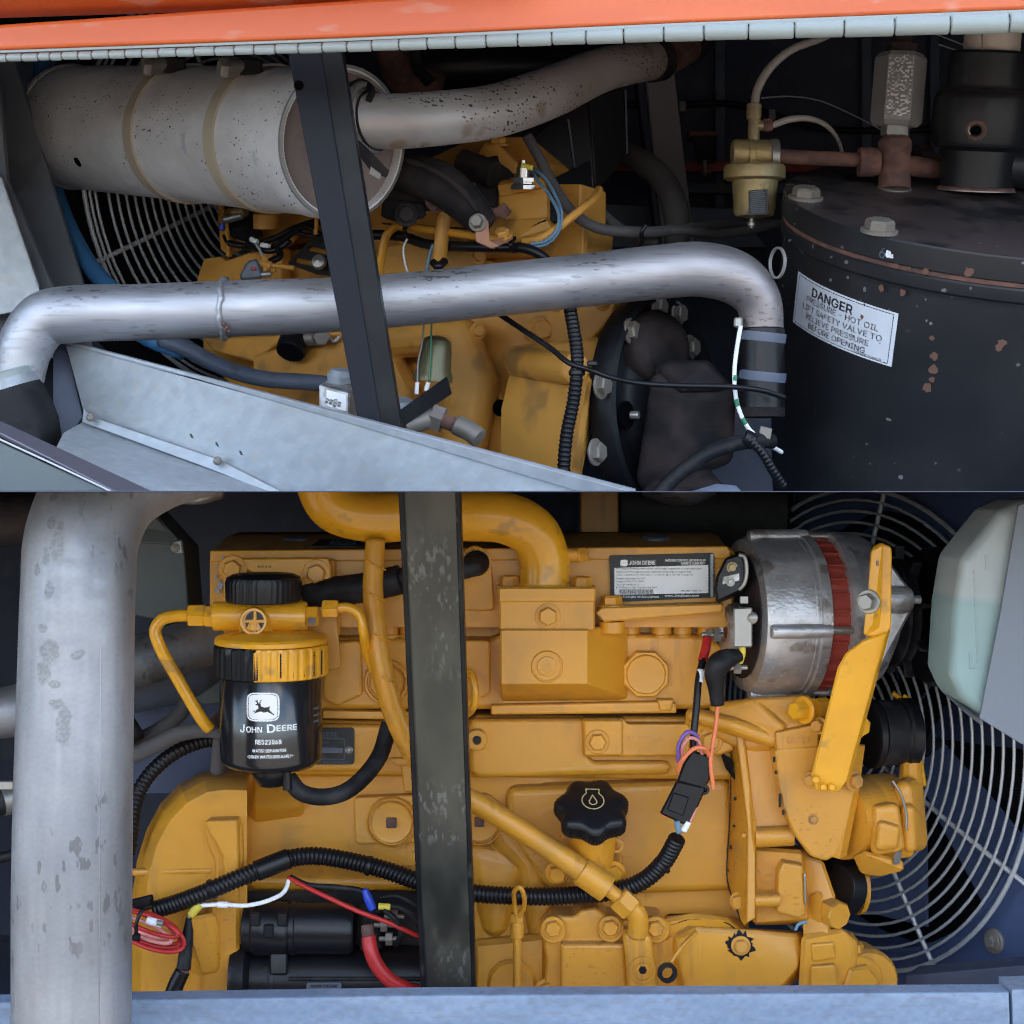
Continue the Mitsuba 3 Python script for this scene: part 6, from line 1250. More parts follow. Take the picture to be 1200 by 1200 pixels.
part(EM, 'log', tube([(440, 222, .13, 13), (465, 226, .13, 15), (490, 232, .13, 15), (506, 236, .13, 12)], 15, seg=24), 'm_castiron', True)
part(EM, 'flange', hull([(452, 236, .12), (494, 242, .11), (496, 252, .11), (470, 258, .11), (450, 252, .12), (452, 236, .15), (494, 250, .15)], .004), 'm_castiron')
part(EM, 'bolt', bolt(P(476, 252, .10), [.1, -1, 0], .011, .008), 'm_castiron')
part(EM, 'nut', bolt(P(512, 234, .10), [.4, -.9, 0], .012, .010), 'm_rust')
part(EM, 'upper_port', pcyl((540, 190, .18), (580, 205, .16), 16), 'm_castiron')
t = thing('turbo_outlet', 'black ribbed round housing with a clamp ring between the manifold and the yellow block', 'housing')
part(t, 'body', lathe([(.020, 0), (.028, .006), (.031, .02), (.031, .042), (.028, .044), (0, .044)], P(566, 232, .22), unit([.45, -.8, .2]), 40), 'm_castiron')
part(t, 'clamp_ring', lathe([(.0315, 0), (.0332, .001), (.0332, .006), (.0315, .007)], P(566, 232, .22) + unit([.45, -.8, .2]) * .032, unit([.45, -.8, .2]), 44), 'm_bolt')
part(t, 'cap', pcyl((556, 202, .2), (586, 196, .2), 14), 'm_castiron')
part(t, 'rust_flange', hull([(578, 246, .12), (592, 240, .12), (598, 248, .12), (592, 256, .12), (580, 252, .12), (585, 248, .16)], .002), 'm_rust')
SP = thing('support_tab', 'coppery brown bent metal tab bolted under the exhaust manifold', 'bracket')
part(SP, 'tab', sheet([(556, 262, .035), (572, 258, .035), (574, 282, .035), (586, 288, .035), (575, 291, .035), (558, 283, .035)], .004, .0008), 'm_copper')
part(SP, 'foot', hull([(574, 284, .036), (598, 276, .06), (600, 280, .06), (578, 291, .036), (574, 288, .045), (600, 280, .075)], .001), 'm_copper')
part(SP, 'bolt', bolt(P(560, 261, .035), [-.2, -1, .1], .0082, .010, ph=.1), 'm_bolt')
part(SP, 'bolt', bolt(P(589, 277, .06), [-.2, -.6, .8], .009, .008), 'm_dirty')
SE = thing('temperature_sender', 'chrome sender with two pale blue wires on the yellow block', 'sensor')
part(SE, 'hex_base', lathe([(.0175, 0), (.0175, .005), (.016, .006), (.0125, .0065), (.0125, .0085), (.0150, .009), (.0150, .014), (.013, .0145)], P(613, 222, .135), [0, -.15, 1], 6), 'm_chrome')
part(SE, 'body', lathe([(.0080, .014), (.0080, .026), (.0062, .027), (.0062, .030), (.0035, .031), (.0035, .036), (0, .036)], P(613, 222, .135), [0, -.15, 1], 28), 'm_chrome', 40)
part(SE, 'yellow_crimp', tube([(611, 194, .128), (624, 197, .125)], 3.4, seg=12), 'm_yellowcap', True)
part(SE, 'wire', tube([(622, 196, .16), (636, 206, .14), (650, 228, .11), (658, 252, .09), (654, 272, .085), (640, 286, .085), (620, 289, .085)], 2.2, n=10, seg=10), 'm_bluewire', True)
part(SE, 'wire', tube([(622, 199, .16), (632, 214, .13), (646, 232, .10), (655, 254, .085), (651, 272, .08), (638, 283, .08), (622, 286, .082)], 2.0, n=10, seg=10), 'm_bluewire', True)
# engine wiring
t = thing('engine_harness', 'tangled black wiring with silver plugs on the far left of the upper engine', 'wiring loom')
for pts, r_ in (([(268, 285, .42), (290, 288, .41), (320, 280, .39), (345, 268, .37), (372, 260, .34), (395, 262, .33)], 4), ([(300, 292, .40), (318, 290, .39), (340, 276, .37), (360, 266, .35), (375, 275, .34)], 3.2), ([(290, 286, .40), (312, 294, .38), (326, 292, .375), (340, 282, .37)], 3.6), ([(326, 292, .37), (328, 300, .365), (318, 306, .36), (305, 312, .36)], 4.2), ([(262, 276, .42), (266, 284, .41), (280, 288, .41), (300, 286, .40)], 1.8), ([(345, 272, .365), (368, 277, .35), (385, 276, .34)], 3)):
    part(t, 'wire', tube(pts, r_, n=8, seg=10), 'm_plastic', True)
part(t, 'connector', hull([(270, 262, .43), (300, 258, .42), (306, 276, .41), (290, 282, .41), (272, 276, .42), (270, 262, .46), (306, 276, .45)], .003), 'm_plastic')
part(t, 'bullet_plug', tube([(262, 258, .42), (285, 252, .41)], 5, seg=14), 'm_zinc', True)
part(t, 'bullet_plug', tube([(274, 250, .42), (288, 248, .41)], 6.5, seg=14), 'm_brass', True)
part(t, 'blue_boot', tube([(261, 262, .415), (260, 270, .415)], 3.4, seg=12), 'm_bluecap', True)
part(t, 'grey_wire', tube([(296, 280, .395), (304, 292, .38), (310, 306, .37)], 1.8, seg=10), 'm_wire', True)
part(t, 'white_tag', tube([(294, 280, .393), (302, 284, .388)], 3.2, seg=10), 'm_white', True)
part(t, 'white_tag', tube([(306, 287, .385), (316, 289, .38)], 3.2, seg=10), 'm_white', True)
IJ = thing('pump_fitting', 'small yellow tee fitting with a grey solenoid above the aluminium pipe weld', 'fitting')
part(IJ, 'tee', join(pcyl((304, 308, .34), (318, 312, .34), 5.5), pcyl((310, 300, .34), (311, 320, .34), 4.5), pcyl((316, 311, .34), (345, 314, .34), 3)), 'm_dirty')
part(IJ, 'solenoid', hull([(284, 322, .33), (292, 308, .33), (300, 306, .33), (306, 324, .33), (284, 326, .33), (290, 310, .36), (306, 324, .36)], .003), 'm_grey')
part(IJ, 'red_dot', box3(P(297, 315, .325), [.007, .004, .004], b=.001), 'm_red')
part(IJ, 'lower_nut', pcyl((306, 322, .33), (318, 321, .33), 4), 'm_zinc')
t = thing('head_harness', 'black taped wire bundle with zip ties along the yellow head', 'wiring loom')
part(t, 'bundle', tube([(428, 275, .24), (470, 277, .21), (500, 286, .18), (545, 289, .13), (590, 290, .095), (615, 291, .08), (632, 298, .075), (648, 312, .08)], 6, n=10, seg=14), 'm_plastic', True)
part(t, 'white_wire', tube([(478, 278, .19), (473, 290, .185), (474, 305, .185), (478, 320, .19)], 1.2, seg=8), 'm_white', True)
part(t, 'grey_wire', tube([(508, 286, .16), (503, 302, .16), (500, 318, .16)], 2.2, seg=8), 'm_bluewire', True)
for px, py, y_ in ((479, 270, .185), (603, 287, .085)): part(t, 'zip_tie', tube([(px, py - 8, y_), (px - 5, py, y_ - .012), (px, py + 8, y_)], 2.6, seg=8), 'm_plastic', True)
t = thing('fuel_bulb', 'olive sediment bulb hanging on green and grey wires below the aluminium pipe', 'bulb')
part(t, 'bowl', lathe([(.002, .056), (.010, .055), (.017, .050), (.0195, .040), (.021, .014), (.024, .008), (.024, 0)][::-1], P(507, 447, .08), [.1, -.05, 1], 36), 'm_bulb', 40)
part(t, 'stem', join(pcyl((499, 406, .08), (499, 396, .08), 4), pcyl((499, 398, .08), (507, 395, .08), 3)), 'm_castiron')
part(t, 'green_wire', tube([(506, 372, .05), (505, 400, .05), (504, 430, .05), (503, 446, .05)], 1.1, seg=8), 'm_green', True)
part(t, 'grey_wire', tube([(497, 372, .05), (495, 400, .05), (490, 425, .05), (489, 450, .05)], 1.1, seg=8), 'm_plated', True)
part(t, 'white_tip', tube([(489, 448, .05), (488, 462, .05)], 2.6, seg=10), 'm_white', True)
part(t, 'white_tip', tube([(502, 448, .05), (499, 458, .05)], 2.6, seg=10), 'm_white', True)
t = thing('post_bracket', 'short black flat bracket angled from the foot of the leaning post', 'bracket')
part(t, 'arm', hull([(466, 484, -.10), (523, 443, -.02), (528, 461, -.02), (470, 500, -.10), (466, 484, -.08), (523, 443, .0), (528, 461, .0), (470, 500, -.08)], .0015), 'm_black')
t = thing('ball_valve', 'grey pipe fittings with a rusty nipple at the foot of the leaning post', 'fitting')
part(t, 'disc', lathe([(.016, 0), (.016, .006), (.010, .010), (0, .010)], P(470, 478, -.02), [0, -.5, 1], 28), 'm_galv')
part(t, 'body', pcyl((470, 500, -.06), (505, 488, -.04), 13), 'm_bolt')
part(t, 'hex', lathe([(.0165, 0), (.0165, .014)], P(506, 488, -.04), unit([1, -.1, -.35]), 6), 'm_bolt')
part(t, 'nipple', pcyl((518, 492, -.045), (538, 500, -.05), 9), 'm_rust')
part(t, 'elbow', tube([(535, 498, -.05), (550, 505, -.055), (562, 514, -.06)], 12, seg=20), 'm_bolt', True)
t = thing('relay_box', 'small grey metal box with a printed plate beside the foot of the leaning post', 'box')
part(t, 'box', hull([(376, 452, -.09), (408, 461, -.10), (420, 455, -.05), (420, 500, -.05), (408, 500, -.10), (376, 490, -.09), (392, 444, -.03)], .002), 'm_castalu')
part(t, 'plate', sheet([(378, 455, -.0925), (406, 463, -.1025), (406, 482, -.1025), (378, 474, -.0925)], .001, .0002), 'm_white')
pu = unit(P(406, 463, -.1025) - P(378, 455, -.0925)); pv = unit(Z3 - pu * pu[2]); pc = (P(378, 455, -.0925) + P(406, 482, -.1025)) / 2 - [.0, .0006, 0]
for j, wd in enumerate(('E8', 'EB', 'CEB', 'EB')): part(t, 'lettering', put(words(wd, .0036, True), pc + pu * (-.0085 + .0052 * j) - pv * .0035, -pv, pu), 'm_print', False)
part(t, 'knob', lathe([(.014, 0), (.015, .008), (.010, .014), (0, .015)], P(398, 447, -.05), [.1, -.3, 1], 28), 'm_galv')
solo('lower_grey_hose', tube([(190, 398, .2), (225, 412, .18), (265, 432, .16), (310, 444, .14), (365, 448, .12), (400, 452, .1)], 9.5, seg=22), 'm_grey', 'grey rubber hose sagging below the aluminium pipe beside the galvanised tray', 'hose', True)
# ---------------- bell housing and cables on it
BH = thing('bell_housing', 'big round black bolted bell housing right of the upper engine', 'housing')
bo = P(778, 476, .14); bu = unit(np.cross(fa, Z3)); bv = np.cross(bu, fa)
part(BH, 'flange', lathe([(.130, -.03), (.138, -.026), (.1425, -.014), (.1425, -.004), (.139, .004), (.132, .007), (.125, .003), (.121, -.006), (.1, -.004), (.094, .002), (.083, .012), (.06, .016), (0, .016)], bo, fa, 96), 'm_black', 40)
for px, py in ((697, 530), (703, 452), (738, 388), (770, 360), (793, 368), (808, 407)):
    c_ = np.array([0, -D, 0]); d_ = unit(P(px, py, 0) - c_); hit = c_ + d_ * (((bo + fa * .003 - c_) @ fa) / (d_ @ fa))
    part(BH, 'bolt', bolt(hit, fa, .012, .010, ph=px), 'm_bolt')
hit = bo + fa * .004 + bu * .0 + bv * -.0
part(BH, 'gear_dome', lathe([(.050, -.03), (.048, .012), (.043, .022), (.034, .026), (.030, .027), (0, .029)], P(764, 410, .10), unit([.62, -.78, .05]), 52), 'm_castiron', 40)
part(BH, 'gear_case', blobby([[(782, 436, .05, 14), (826, 434, .04, 12), (848, 462, .04, 14), (800, 470, .03, 16)], [(776, 450, .04, 14), (800, 470, .025, 16), (790, 545, .04, 18), (762, 560, .06, 16)], [(800, 470, .025, 16), (848, 470, .04, 14), (842, 530, .06, 18), (796, 545, .04, 18)], [(764, 600, .06, 20), (850, 600, .06, 20), (790, 530, .05, 18)]], .006, 8), 'm_castiron', 60)
part(BH, 'case_brow', blobby([[(782, 434, .035, 9), (824, 432, .025, 8), (842, 450, .025, 9), (800, 452, .015, 9)]], .004, 6), 'm_castiron', 60)
c_ = np.array([0, -D, 0]); d_ = unit(P(726, 487, 0) - c_); hit = c_ + d_ * (((bo + fa * .0 - c_) @ fa) / (d_ @ fa))
part(BH, 'inspection_hole', lathe([(.017, 0), (.017, .003), (0, .003)], hit + fa * .008, fa, 32), 'm_hole')
part(BH, 'hole_pin', cyl(hit + fa * .010 + [.004, 0, .0], hit + fa * .018 + [.008, 0, .0], .005, seg=14), 'm_zinc')
t = thing('vertical_loom', 'black corrugated loom hanging down in front of the yellow flywheel case', 'wiring loom')
part(t, 'loom', tube([(668, 362, -.0, 8), (672, 385, -.01, 8), (676, 412, -.02, 8), (676, 435, -.03, 8), (672, 470, -.03, 8), (664, 510, -.03, 8), (660, 560, -.03, 8), (660, 600, -.03, 8)], 8, n=10, seg=16, corr=(.0055, .14)), 'm_plastic', 40)
part(t, 'zip_tie', lathe([(.0088, 0), (.0095, .001), (.0095, .005), (.0088, .006)], P(676, 440, -.03), Z3, 20), 'm_plastic')
t = thing('black_cable', 'thin black cable crossing from the engine over the bell housing to the tank', 'cable')
part(t, 'cable', tube([(585, 368, .05), (612, 386, .02), (645, 408, -.01), (668, 426, -.035), (690, 433, -.04), (712, 441, -.04), (750, 449, -.06), (800, 452, -.07), (850, 453, -.07), (890, 457, -.06), (920, 466, -.04)], 3.2, n=10, seg=12), 'm_plastic', True)
part(t, 'zip_tie', box3(P(694, 426, -.05), [.012, .008, .006], b=.0015), 'm_plastic')
t = thing('lower_hose', 'thick black hose rising to the foot of the tank below the bell housing', 'hose')
part(t, 'hose', tube([(762, 590, -.06), (790, 560, -.06), (825, 534, -.06), (858, 521, -.05), (885, 516, -.04), (905, 517, -.02)], 9, n=10, seg=22), 'm_rubber', True)
part(t, 'corrugated_branch', tube([(878, 514, -.055), (893, 530, -.055), (906, 552, -.05), (918, 570, -.04)], 6, n=10, seg=14, corr=(.005, .12)), 'm_plastic', 40)
part(t, 'collar', tube([(872, 512, -.05), (884, 518, -.05)], 10, seg=18), 'm_plastic', True)
t = thing('striped_wire', 'white wire with a dark stripe looping down beside the right boot', 'wire')
part(t, 'wire', tube([(868, 382, -.03), (864, 405, -.035), (861, 430, -.04), (861, 455, -.04), (866, 480, -.04), (878, 503, -.04), (895, 517, -.03), (916, 530, .0)], 2.6, n=10, seg=12), 'm_white', True)
for a, b in (((861.6, 440), (861.2, 446)), ((862, 468), (864.5, 476)), ((870, 490), (874, 497))): part(t, 'stripe', tube([(*a, -.041), (*b, -.041)], 2.75, seg=12), 'm_green', True)
part(t, 'lug', hull([(892, 500, -.04), (904, 503, -.04), (902, 514, -.04), (890, 512, -.04), (897, 508, -.03)], .001), 'm_bolt')
solo('floor_foot', hull([(790, 586, -.06), (840, 571, -.05), (862, 573, -.05), (880, 590, -.05), (830, 575, .02)], .004), 'm_grey', 'pale grey metal foot at the bottom of the upper bay left of the tank', 'bracket')
solo('rear_machine_box', hull([(820, 470, .22), (912, 470, .20), (912, 600, .20), (800, 600, .22), (820, 470, .4), (912, 600, .4)], .004), 'm_wall', 'dark block behind the hoses, left of the tank foot', 'box')
# ---------------- background on the right
t = thing('steel_column', 'dusty grey leaning steel column behind the exhaust outlet', 'column')
part(t, 'column', prism4((755, 790, 80, .62), (778, 816, 300, .60), .06, .06, .004), 'm_colm', 40)
part(t, 'side', prism4((744, 757, 80, .63), (772, 780, 300, .61), .05, .05, .002), 'm_wall', 40)
t = thing('air_cleaner_box', 'black pointed sheet metal box under the exhaust pipe', 'box')
part(t, 'face', sheet([(620, 165, .30), (660, 130, .30), (690, 120, .30), (697, 225, .30), (668, 250, .30)], .08, .002), 'm_plastic')
part(t, 'side', sheet([(690, 118, .298), (734, 100, .36), (735, 180, .36), (700, 226, .298)], .06, .002), 'm_print')
part(t, 'edge', tube([(666, 140, .295), (676, 215, .295)], 1.2, seg=6), 'm_grey')
part(t, 'edge', tube([(733, 105, .355), (735, 180, .355)], 1.2, seg=6), 'm_grey')
part(t, 'rusty_bolt', bolt(P(682, 213, .295), [.1, -1, 0], .011, .008), 'm_rust')
t = thing('thick_hose', 'thick grey hose curving down in front of the leaning steel column', 'hose')
part(t, 'hose', tube([(720, 176, .45, 13), (742, 184, .42, 14), (770, 204, .38, 15), (786, 228, .36, 15.5), (793, 255, .35, 15.5), (793, 300, .35, 15.5)], 15, n=12, seg=28), 'm_dusty', True)
t = thing('thin_hoses', 'three dark hoses running to the right below the black box, one with a cable tie', 'hose')
part(t, 'hose', tube([(618, 160, .16), (632, 185, .15), (650, 220, .14), (672, 250, .13), (700, 267, .13), (750, 272, .14), (800, 268, .24), (860, 264, .36), (930, 262, .38)], 6.5, n=10, seg=18), 'm_dusty', True)
part(t, 'hose', tube([(690, 235, .24), (712, 256, .23), (740, 276, .22), (770, 284, .22)], 6, seg=16), 'm_dusty', True)
part(t, 'hose', tube([(740, 276, .2), (790, 270, .2), (850, 274, .32), (930, 258, .34)], 5.5, seg=16), 'm_dusty', True)
part(t, 'cable_tie', tube([(757, 263, .12), (752, 272, .12), (752, 283, .13), (748, 290, .14)], 2.6, seg=8), 'm_plastic', True)
solo('rear_beam', sheet([(690, 238, .7), (860, 244, .7), (900, 290, .7), (690, 290, .7)], .03, .002), 'm_grey', 'blue grey cross beam behind the hoses in the upper bay', 'beam')
t = thing('rear_red_rail', 'thin red painted rail at the back of the upper bay', 'rail')
part(t, 'rail', sheet([(716, 190, .75), (1000, 187, .75), (1000, 202, .75), (716, 200, .75)], .02, .001), 'm_redpaint')
part(t, 'support', hull([(812, 158, .72), (838, 158, .72), (834, 190, .72), (818, 190, .72), (812, 158, .76), (838, 190, .76)], .002), 'm_castiron')
part(t, 'support_top', plate(rect(807, 153, 842, 159), .71, .05, .002, 1), 'm_rust')
part(t, 'bolt', join(pcyl((826, 188, .71), (826, 206, .71), 3), pcyl((826, 200, .71), (826, 204, .71), 7)), 'm_bolt')
# ---------------- pressure tank
K = thing('separator_tank', 'large black round pressure tank with a bolted lid and a danger label, at the right', 'tank')
tilt_ = math.radians(22); ta = unit([.045, -math.sin(tilt_), math.cos(tilt_)])
to = P(1188, 240, .12); Rt = .268 * 1.06
part(K, 'lid', lathe([(Rt - .003, -.030), (Rt, -.028), (Rt, -.004), (Rt - .0015, -.001), (Rt - .005, 0), (.1, .0005), (0, .0005)], to, ta, 128), 'm_tank', 30)
part(K, 'rust_joint', lathe([(Rt - .004, -.036), (Rt - .002, -.0345), (Rt - .002, -.0305), (Rt - .004, -.029)], to, ta, 128), 'm_rust')
part(K, 'flange', lathe([(Rt - .005, -.054), (Rt - .002, -.052), (Rt - .001, -.050), (Rt - .001, -.038), (Rt - .003, -.0355)], to, ta, 128), 'm_tank', 30)
part(K, 'shell', lathe([(Rt - .006, -.5), (Rt - .006, -.060), (Rt - .0045, -.055), (Rt - .0045, -.05)], to, ta, 128), 'm_tank', 30)
def on_lid(px, py, h=0.0):
    c = np.array([0, -D, 0.0]); d = unit(P(px, py, 0) - c); return c + d * (((to + ta * h - c) @ ta) / (d @ ta))
for px, py in ((944, 233), (1030, 272)):
    lb = part(K, 'lid_bolt', bolt(on_lid(px, py), ta, .0172, .013, washer=1.25, ph=.2), 'm_bolt')
part(K, 'edge_tag', wrap(words('6', .012, False), to - ta * .016, ta, Rt + .0003, math.asin((985 - 1188) * S(-.05) / Rt), -.004, [0, -1, 0]), 'm_grey', False)
Rl = Rt - .006
xa, na, ha = on_cyl(to, ta, Rl, 936, 319); xb, nb_, hb = on_cyl(to, ta, Rl, 1045, 432); xc, nc, hc = on_cyl(to, ta, Rl, 935, 382)
e0 = unit(np.array([0, -1, 0]) - ta * (np.array([0, -1, 0]) @ ta)); e1 = np.cross(ta, e0)
th_ = lambda n: math.atan2(n @ e1, n @ e0)
t0_, t1_ = th_(na), th_(nb_); LW = (t1_ - t0_) * Rl; LH = ha - hc; tm, hm = (t0_ + t1_) / 2, (ha + hb) / 2 if 0 else (ha + hc) / 2
print('label', math.degrees(t0_), math.degrees(t1_), ha, hb, hc, LW, LH)
def onl(m, u, v, lift=.0004):               # the label was stuck on a little askew
    q_ = np.array(m.vertices) + [u * LW, v * LH, 0]; q_[:, 1] -= .04 * q_[:, 0]
    return wrap(TM(q_, m.faces), to, ta, Rl + lift, tm, hm - .002, [0, -1, 0])
base = grid(LW, LH, 40, 8); back = TM(np.array(base.vertices) - [0, 0, .0006], base.faces[:, ::-1])
lbk = part(K, 'danger_label', onl(base, 0, 0, .0009), 'm_label', False, label='white danger label with black capital lettering and a thin black frame')
part(lbk, 'frame', onl(join(*[TM(np.array(grid(w_, h_, 30 if w_ > h_ else 1, 1 if w_ > h_ else 8).vertices) + [cx, cy, 0], grid(w_, h_, 30 if w_ > h_ else 1, 1 if w_ > h_ else 8).faces) for w_, h_, cx, cy in ((LW * .94, .0008, 0, LH * .46), (LW * .94, .0008, 0, -LH * .46), (.0008, LH * .92, -LW * .47, 0), (.0008, LH * .92, LW * .47, 0))]), 0, 0, .0013), 'm_print', False)
for s, u, v, h_, w_, bo_ in (('DANGER', -.06, .29, .0105, .42, True), ('PRESSURE - HOT OIL', .02, .12, .0070, .70, False), ('LIFT SAFETY VALVE TO', .02, -.045, .0070, .77, False), ('RELIEVE PRESSURE', .0, -.205, .0070, .62, False), ('BEFORE OPENING', .01, -.36, .0070, .56, False), ('22168879 REV B', .31, -.435, .0022, .22, False)):
    m = words(s, h_, bo_, .0003); vv = np.array(m.vertices); vv[:, 0] *= w_ * LW / np.ptp(vv[:, 0])
    part(lbk, 'lettering', onl(TM(vv, m.faces), u, v, .0011), 'm_print', False)
rr = random.Random(8)
def blob(r, n=12): return flat([(r * rr.uniform(.6, 1.2) * math.cos(a), r * rr.uniform(.6, 1.3) * math.sin(a)) for a in np.linspace(0, 6.28, n, endpoint=False)], .0002)
def stain(px, py, r, mat, R_=None, lift=.0003):
    x, n, h = on_cyl(to, ta, R_ or Rl, px, py); return wrap(blob(r), to, ta, (R_ or Rl) + lift, th_(n), h, [0, -1, 0])
part(lbk, 'stain', join(*[stain(px, py, r_, 0, None, .0014) for px, py, r_ in ((1011, 371, .0030), (1014, 357, .0016), (1010, 352, .0014), (977, 378, .0013), (1001, 394, .0014), (1032, 402, .0009))]), 'm_rust')
part(K, 'rust_chips', join(*[stain(px, py, r_, 0) for px, py, r_ in ((1095, 417, .0048), (1094, 433, .0055), (1087, 454, .0060), (1092, 445, .0035), (1174, 402, .0055), (1170, 408, .004), (1092, 396, .003))]), 'm_rustchip', label='flaked rusty brown paint chips on the tank shell')
part(K, 'pale_chips', join(*[stain(px, py, r_, 0) for px, py, r_ in ((1040, 491, .0022), (1043, 492, .0018), (1091, 379, .0022), (1016, 520, .0014), (1086, 376, .0014))]), 'm_bolt')
part(K, 'flange_chips', join(*[stain(px, py, r_, 0, Rt, .0004) for px, py, r_ in ((1085, 318, .0040), (1135, 319, .0058), (1051, 312, .0035), (1066, 314, .002), (1033, 338, .004), (1058, 343, .0045))]), 'm_rustchip')
part(K, 'flange_chips', join(*[stain(px, py, r_, 0, Rt, .0005) for px, py, r_ in ((1041, 297, .0045), (1045, 300, .0028))]), 'm_white')
part(K, 'shell_ring', lathe([(.0165, -.002), (.0185, -.0015), (.0185, .0015), (.0165, .002), (.0165, -.002)], P(911, 308, -.02), unit([-.93, -.36, 0]), 28), 'm_plated')
# ---------------- check valve on the lid
VB = thing('check_valve', 'stout black valve body on the tank lid with a pale pipe rising from it', 'valve')
vo = on_lid(1143, 224); va = unit([.035, -.22, 1])
vk = S(vo[1])
part(VB, 'body', lathe([(a_ * vk, b_ * vk) for a_, b_ in ((41, 0), (41.5, 3), (42, 46), (44, 48), (53, 51), (56, 56), (57.5, 75), (56.5, 104), (52, 113), (45, 117), (43.5, 121), (42.5, 156), (40, 159), (0, 159))], vo, va, 72), 'm_tank', 35)
part(VB, 'weld_ring', lathe([(40 * vk, .0), (44.5 * vk, .0005), (44.5 * vk, .004), (41 * vk, .006)], vo, va, 56), 'm_rust')
part(VB, 'bare_edge', lathe([(44.3 * vk, .0), (45.5 * vk, .0004), (45.5 * vk, .0018), (44.3 * vk, .0022)], vo, va, 56), 'm_zinc')
part(VB, 'outlet_pipe', lathe([(32 * vk, 150 * vk), (32 * vk, .30), (0, .30)], vo + [.004, 0, 0], va, 48), 'm_palepipe')
part(VB, 'pipe_seam', tube([(1151, 64, vo[1] - .075), (1151, 40, vo[1] - .08)], 1, seg=6), 'm_bolt')
pt = P(1144, 153, vo[1] - .075)
x_, n_, h_ = on_cyl(vo, va, 57 * vk, 1144, 153)
part(VB, 'threaded_port', lathe([(.013, -.004), (.013, .002), (.0115, .003), (.008, .003), (.007, -.003), (0, -.003)], x_, n_, 36), 'm_rust')
part(VB, 'port_hole', lathe([(.0062, -.002), (.0062, .0024), (0, .0024)], x_, n_, 24), 'm_hole')
part(VB, 'port_glint', tube([(1136, 148, x_[1] - .004), (1135, 153, x_[1] - .004), (1137, 158, x_[1] - .004)], 1.2, seg=8), 'm_zinc', True)
part(VB, 'side_branch', cyl(vo + va * .03 + [.03, 0, 0], vo + va * .034 + [.12, .02, 0], .028), 'm_tank')
part(VB, 'side_branch', cyl(vo + va * .105 + [.03, 0, 0], vo + va * .105 + [.12, .02, 0], .022), 'm_tank')
t = thing('blue_plug', 'small blue plug beside the black valve on the tank lid', 'plug')
part(t, 'plug', lathe([(.0075, 0), (.0075, .02), (.005, .022), (0, .022)], on_lid(1096, 208), ta, 20), 'm_blue')
part(t, 'cap', lathe([(.010, .022), (.010, .028), (0, .03)], on_lid(1096, 208), ta, 20), 'm_brass')
# ---------------- relief valve, tee and regulator
RV = thing('relief_valve', 'tall hexagonal zinc plated relief valve on a rusty tee', 'valve')
ro_ = on_lid(1048, 221)
rz = lambda py: (np.array([0, 0, 1.0]) * (220 - py) * S(ro_[1]))
rvx = unit([.06, -.10, 1]); rb = ro_ + rz(160) + [.0, 0, 0]; rb = P(1049, 154, ro_[1])
part(RV, 'hex_body', lathe([(.027, 0), (.0325, .006), (.0325, .085), (.027, .092)], rb + rvx * .006, rvx, 6, math.radians(20)), 'm_plated', 20)
fnr = unit([-math.sin(math.radians(10)), -math.cos(math.radians(10)), 0.0]); ap = .0325 * math.cos(math.radians(30)); ux = unit(np.cross(fnr, Z3)) * -1
part(RV, 'worn_plating', put(flat(rect(-.0150, -.038, .0150, .038), .0004), rb + rvx * .0515 + fnr * (ap - .0001), np.cross(rvx, fnr), rvx), 'm_spangle', label='front flat with worn sparkling zinc plating')
part(RV, 'lower_nut', lathe([(.0185, -.006), (.0185, .006)], rb, rvx, 8), 'm_zinc')
part(RV, 'top_nut', lathe([(.022, .091), (.022, .103), (.013, .104), (.013, .15)], rb + rvx * .006, rvx, 8), 'm_brass' if 0 else 'm_castiron')
TE = thing('rusty_tee', 'rusty brown pipe tee standing on the tank lid', 'fitting')
part(TE, 'upright', lathe([(.0195, 0), (.0205, .003), (.0195, .02), (.0195, .045), (.021, .048), (.021, .06), (.017, .066), (.0, .067)], ro_, unit(rb - ro_), 32), 'm_rust')
hp = P(1045, 190, ro_[1])
part(TE, 'side_socket', lathe([(.0185, 0), (.0185, .018), (.0165, .026)], hp - [.042, 0, 0], [1, 0, 0], 28), 'm_rust')
part(TE, 'rear_nipple', tube([(1055, 192, ro_[1] + .005), (1080, 196, ro_[1] + .03), (1102, 198, ro_[1] + .05)], 12, seg=22), 'm_rust', True)
part(TE, 'rear_nut', lathe([(.013, 0), (.013, .02)], P(1074, 180, ro_[1] + .03), [1, .4, 0], 6), 'm_castiron')
part(TE, 'weld_glint', lathe([(.0205, -.0005), (.0222, .0), (.0222, .0016), (.0205, .002)], ro_, ta, 32), 'm_zinc')
solo('nipple_pipe', cyl(P(906, 183, ro_[1]), P(1016, 188, ro_[1]), .0092, seg=24), 'm_rust', 'straight rusty pipe between the brass regulator and the rusty tee', 'pipe')
RG = thing('pressure_regulator', 'brass coloured pressure regulator with a printed tag, left of the tank', 'regulator')
gy = ro_[1]; gk = S(gy)
part(RG, 'bowl', lathe([(0.00896, -0.00448), (0.02408, -0.00112), (0.02632, 0.00448), (0.02934, 0.04480), (0.03192, 0.05152), (0.03304, 0.05824)], P(884, 252, gy), [0, -.1, 1], 44), 'm_brass', 40)
part(RG, 'flange', lathe([(.0335, 0), (0.03942, 0.00336), (0.03942, 0.01680), (0.03696, 0.02016), (0.02240, 0.02128), (0, .02)], P(884, 212, gy), [0, -.1, 1], 56), 'm_brass', 40)
part(RG, 'body', cyl(P(857, 180, gy), P(911, 181, gy), .0185, b=.005, seg=36), 'm_brass', 40)
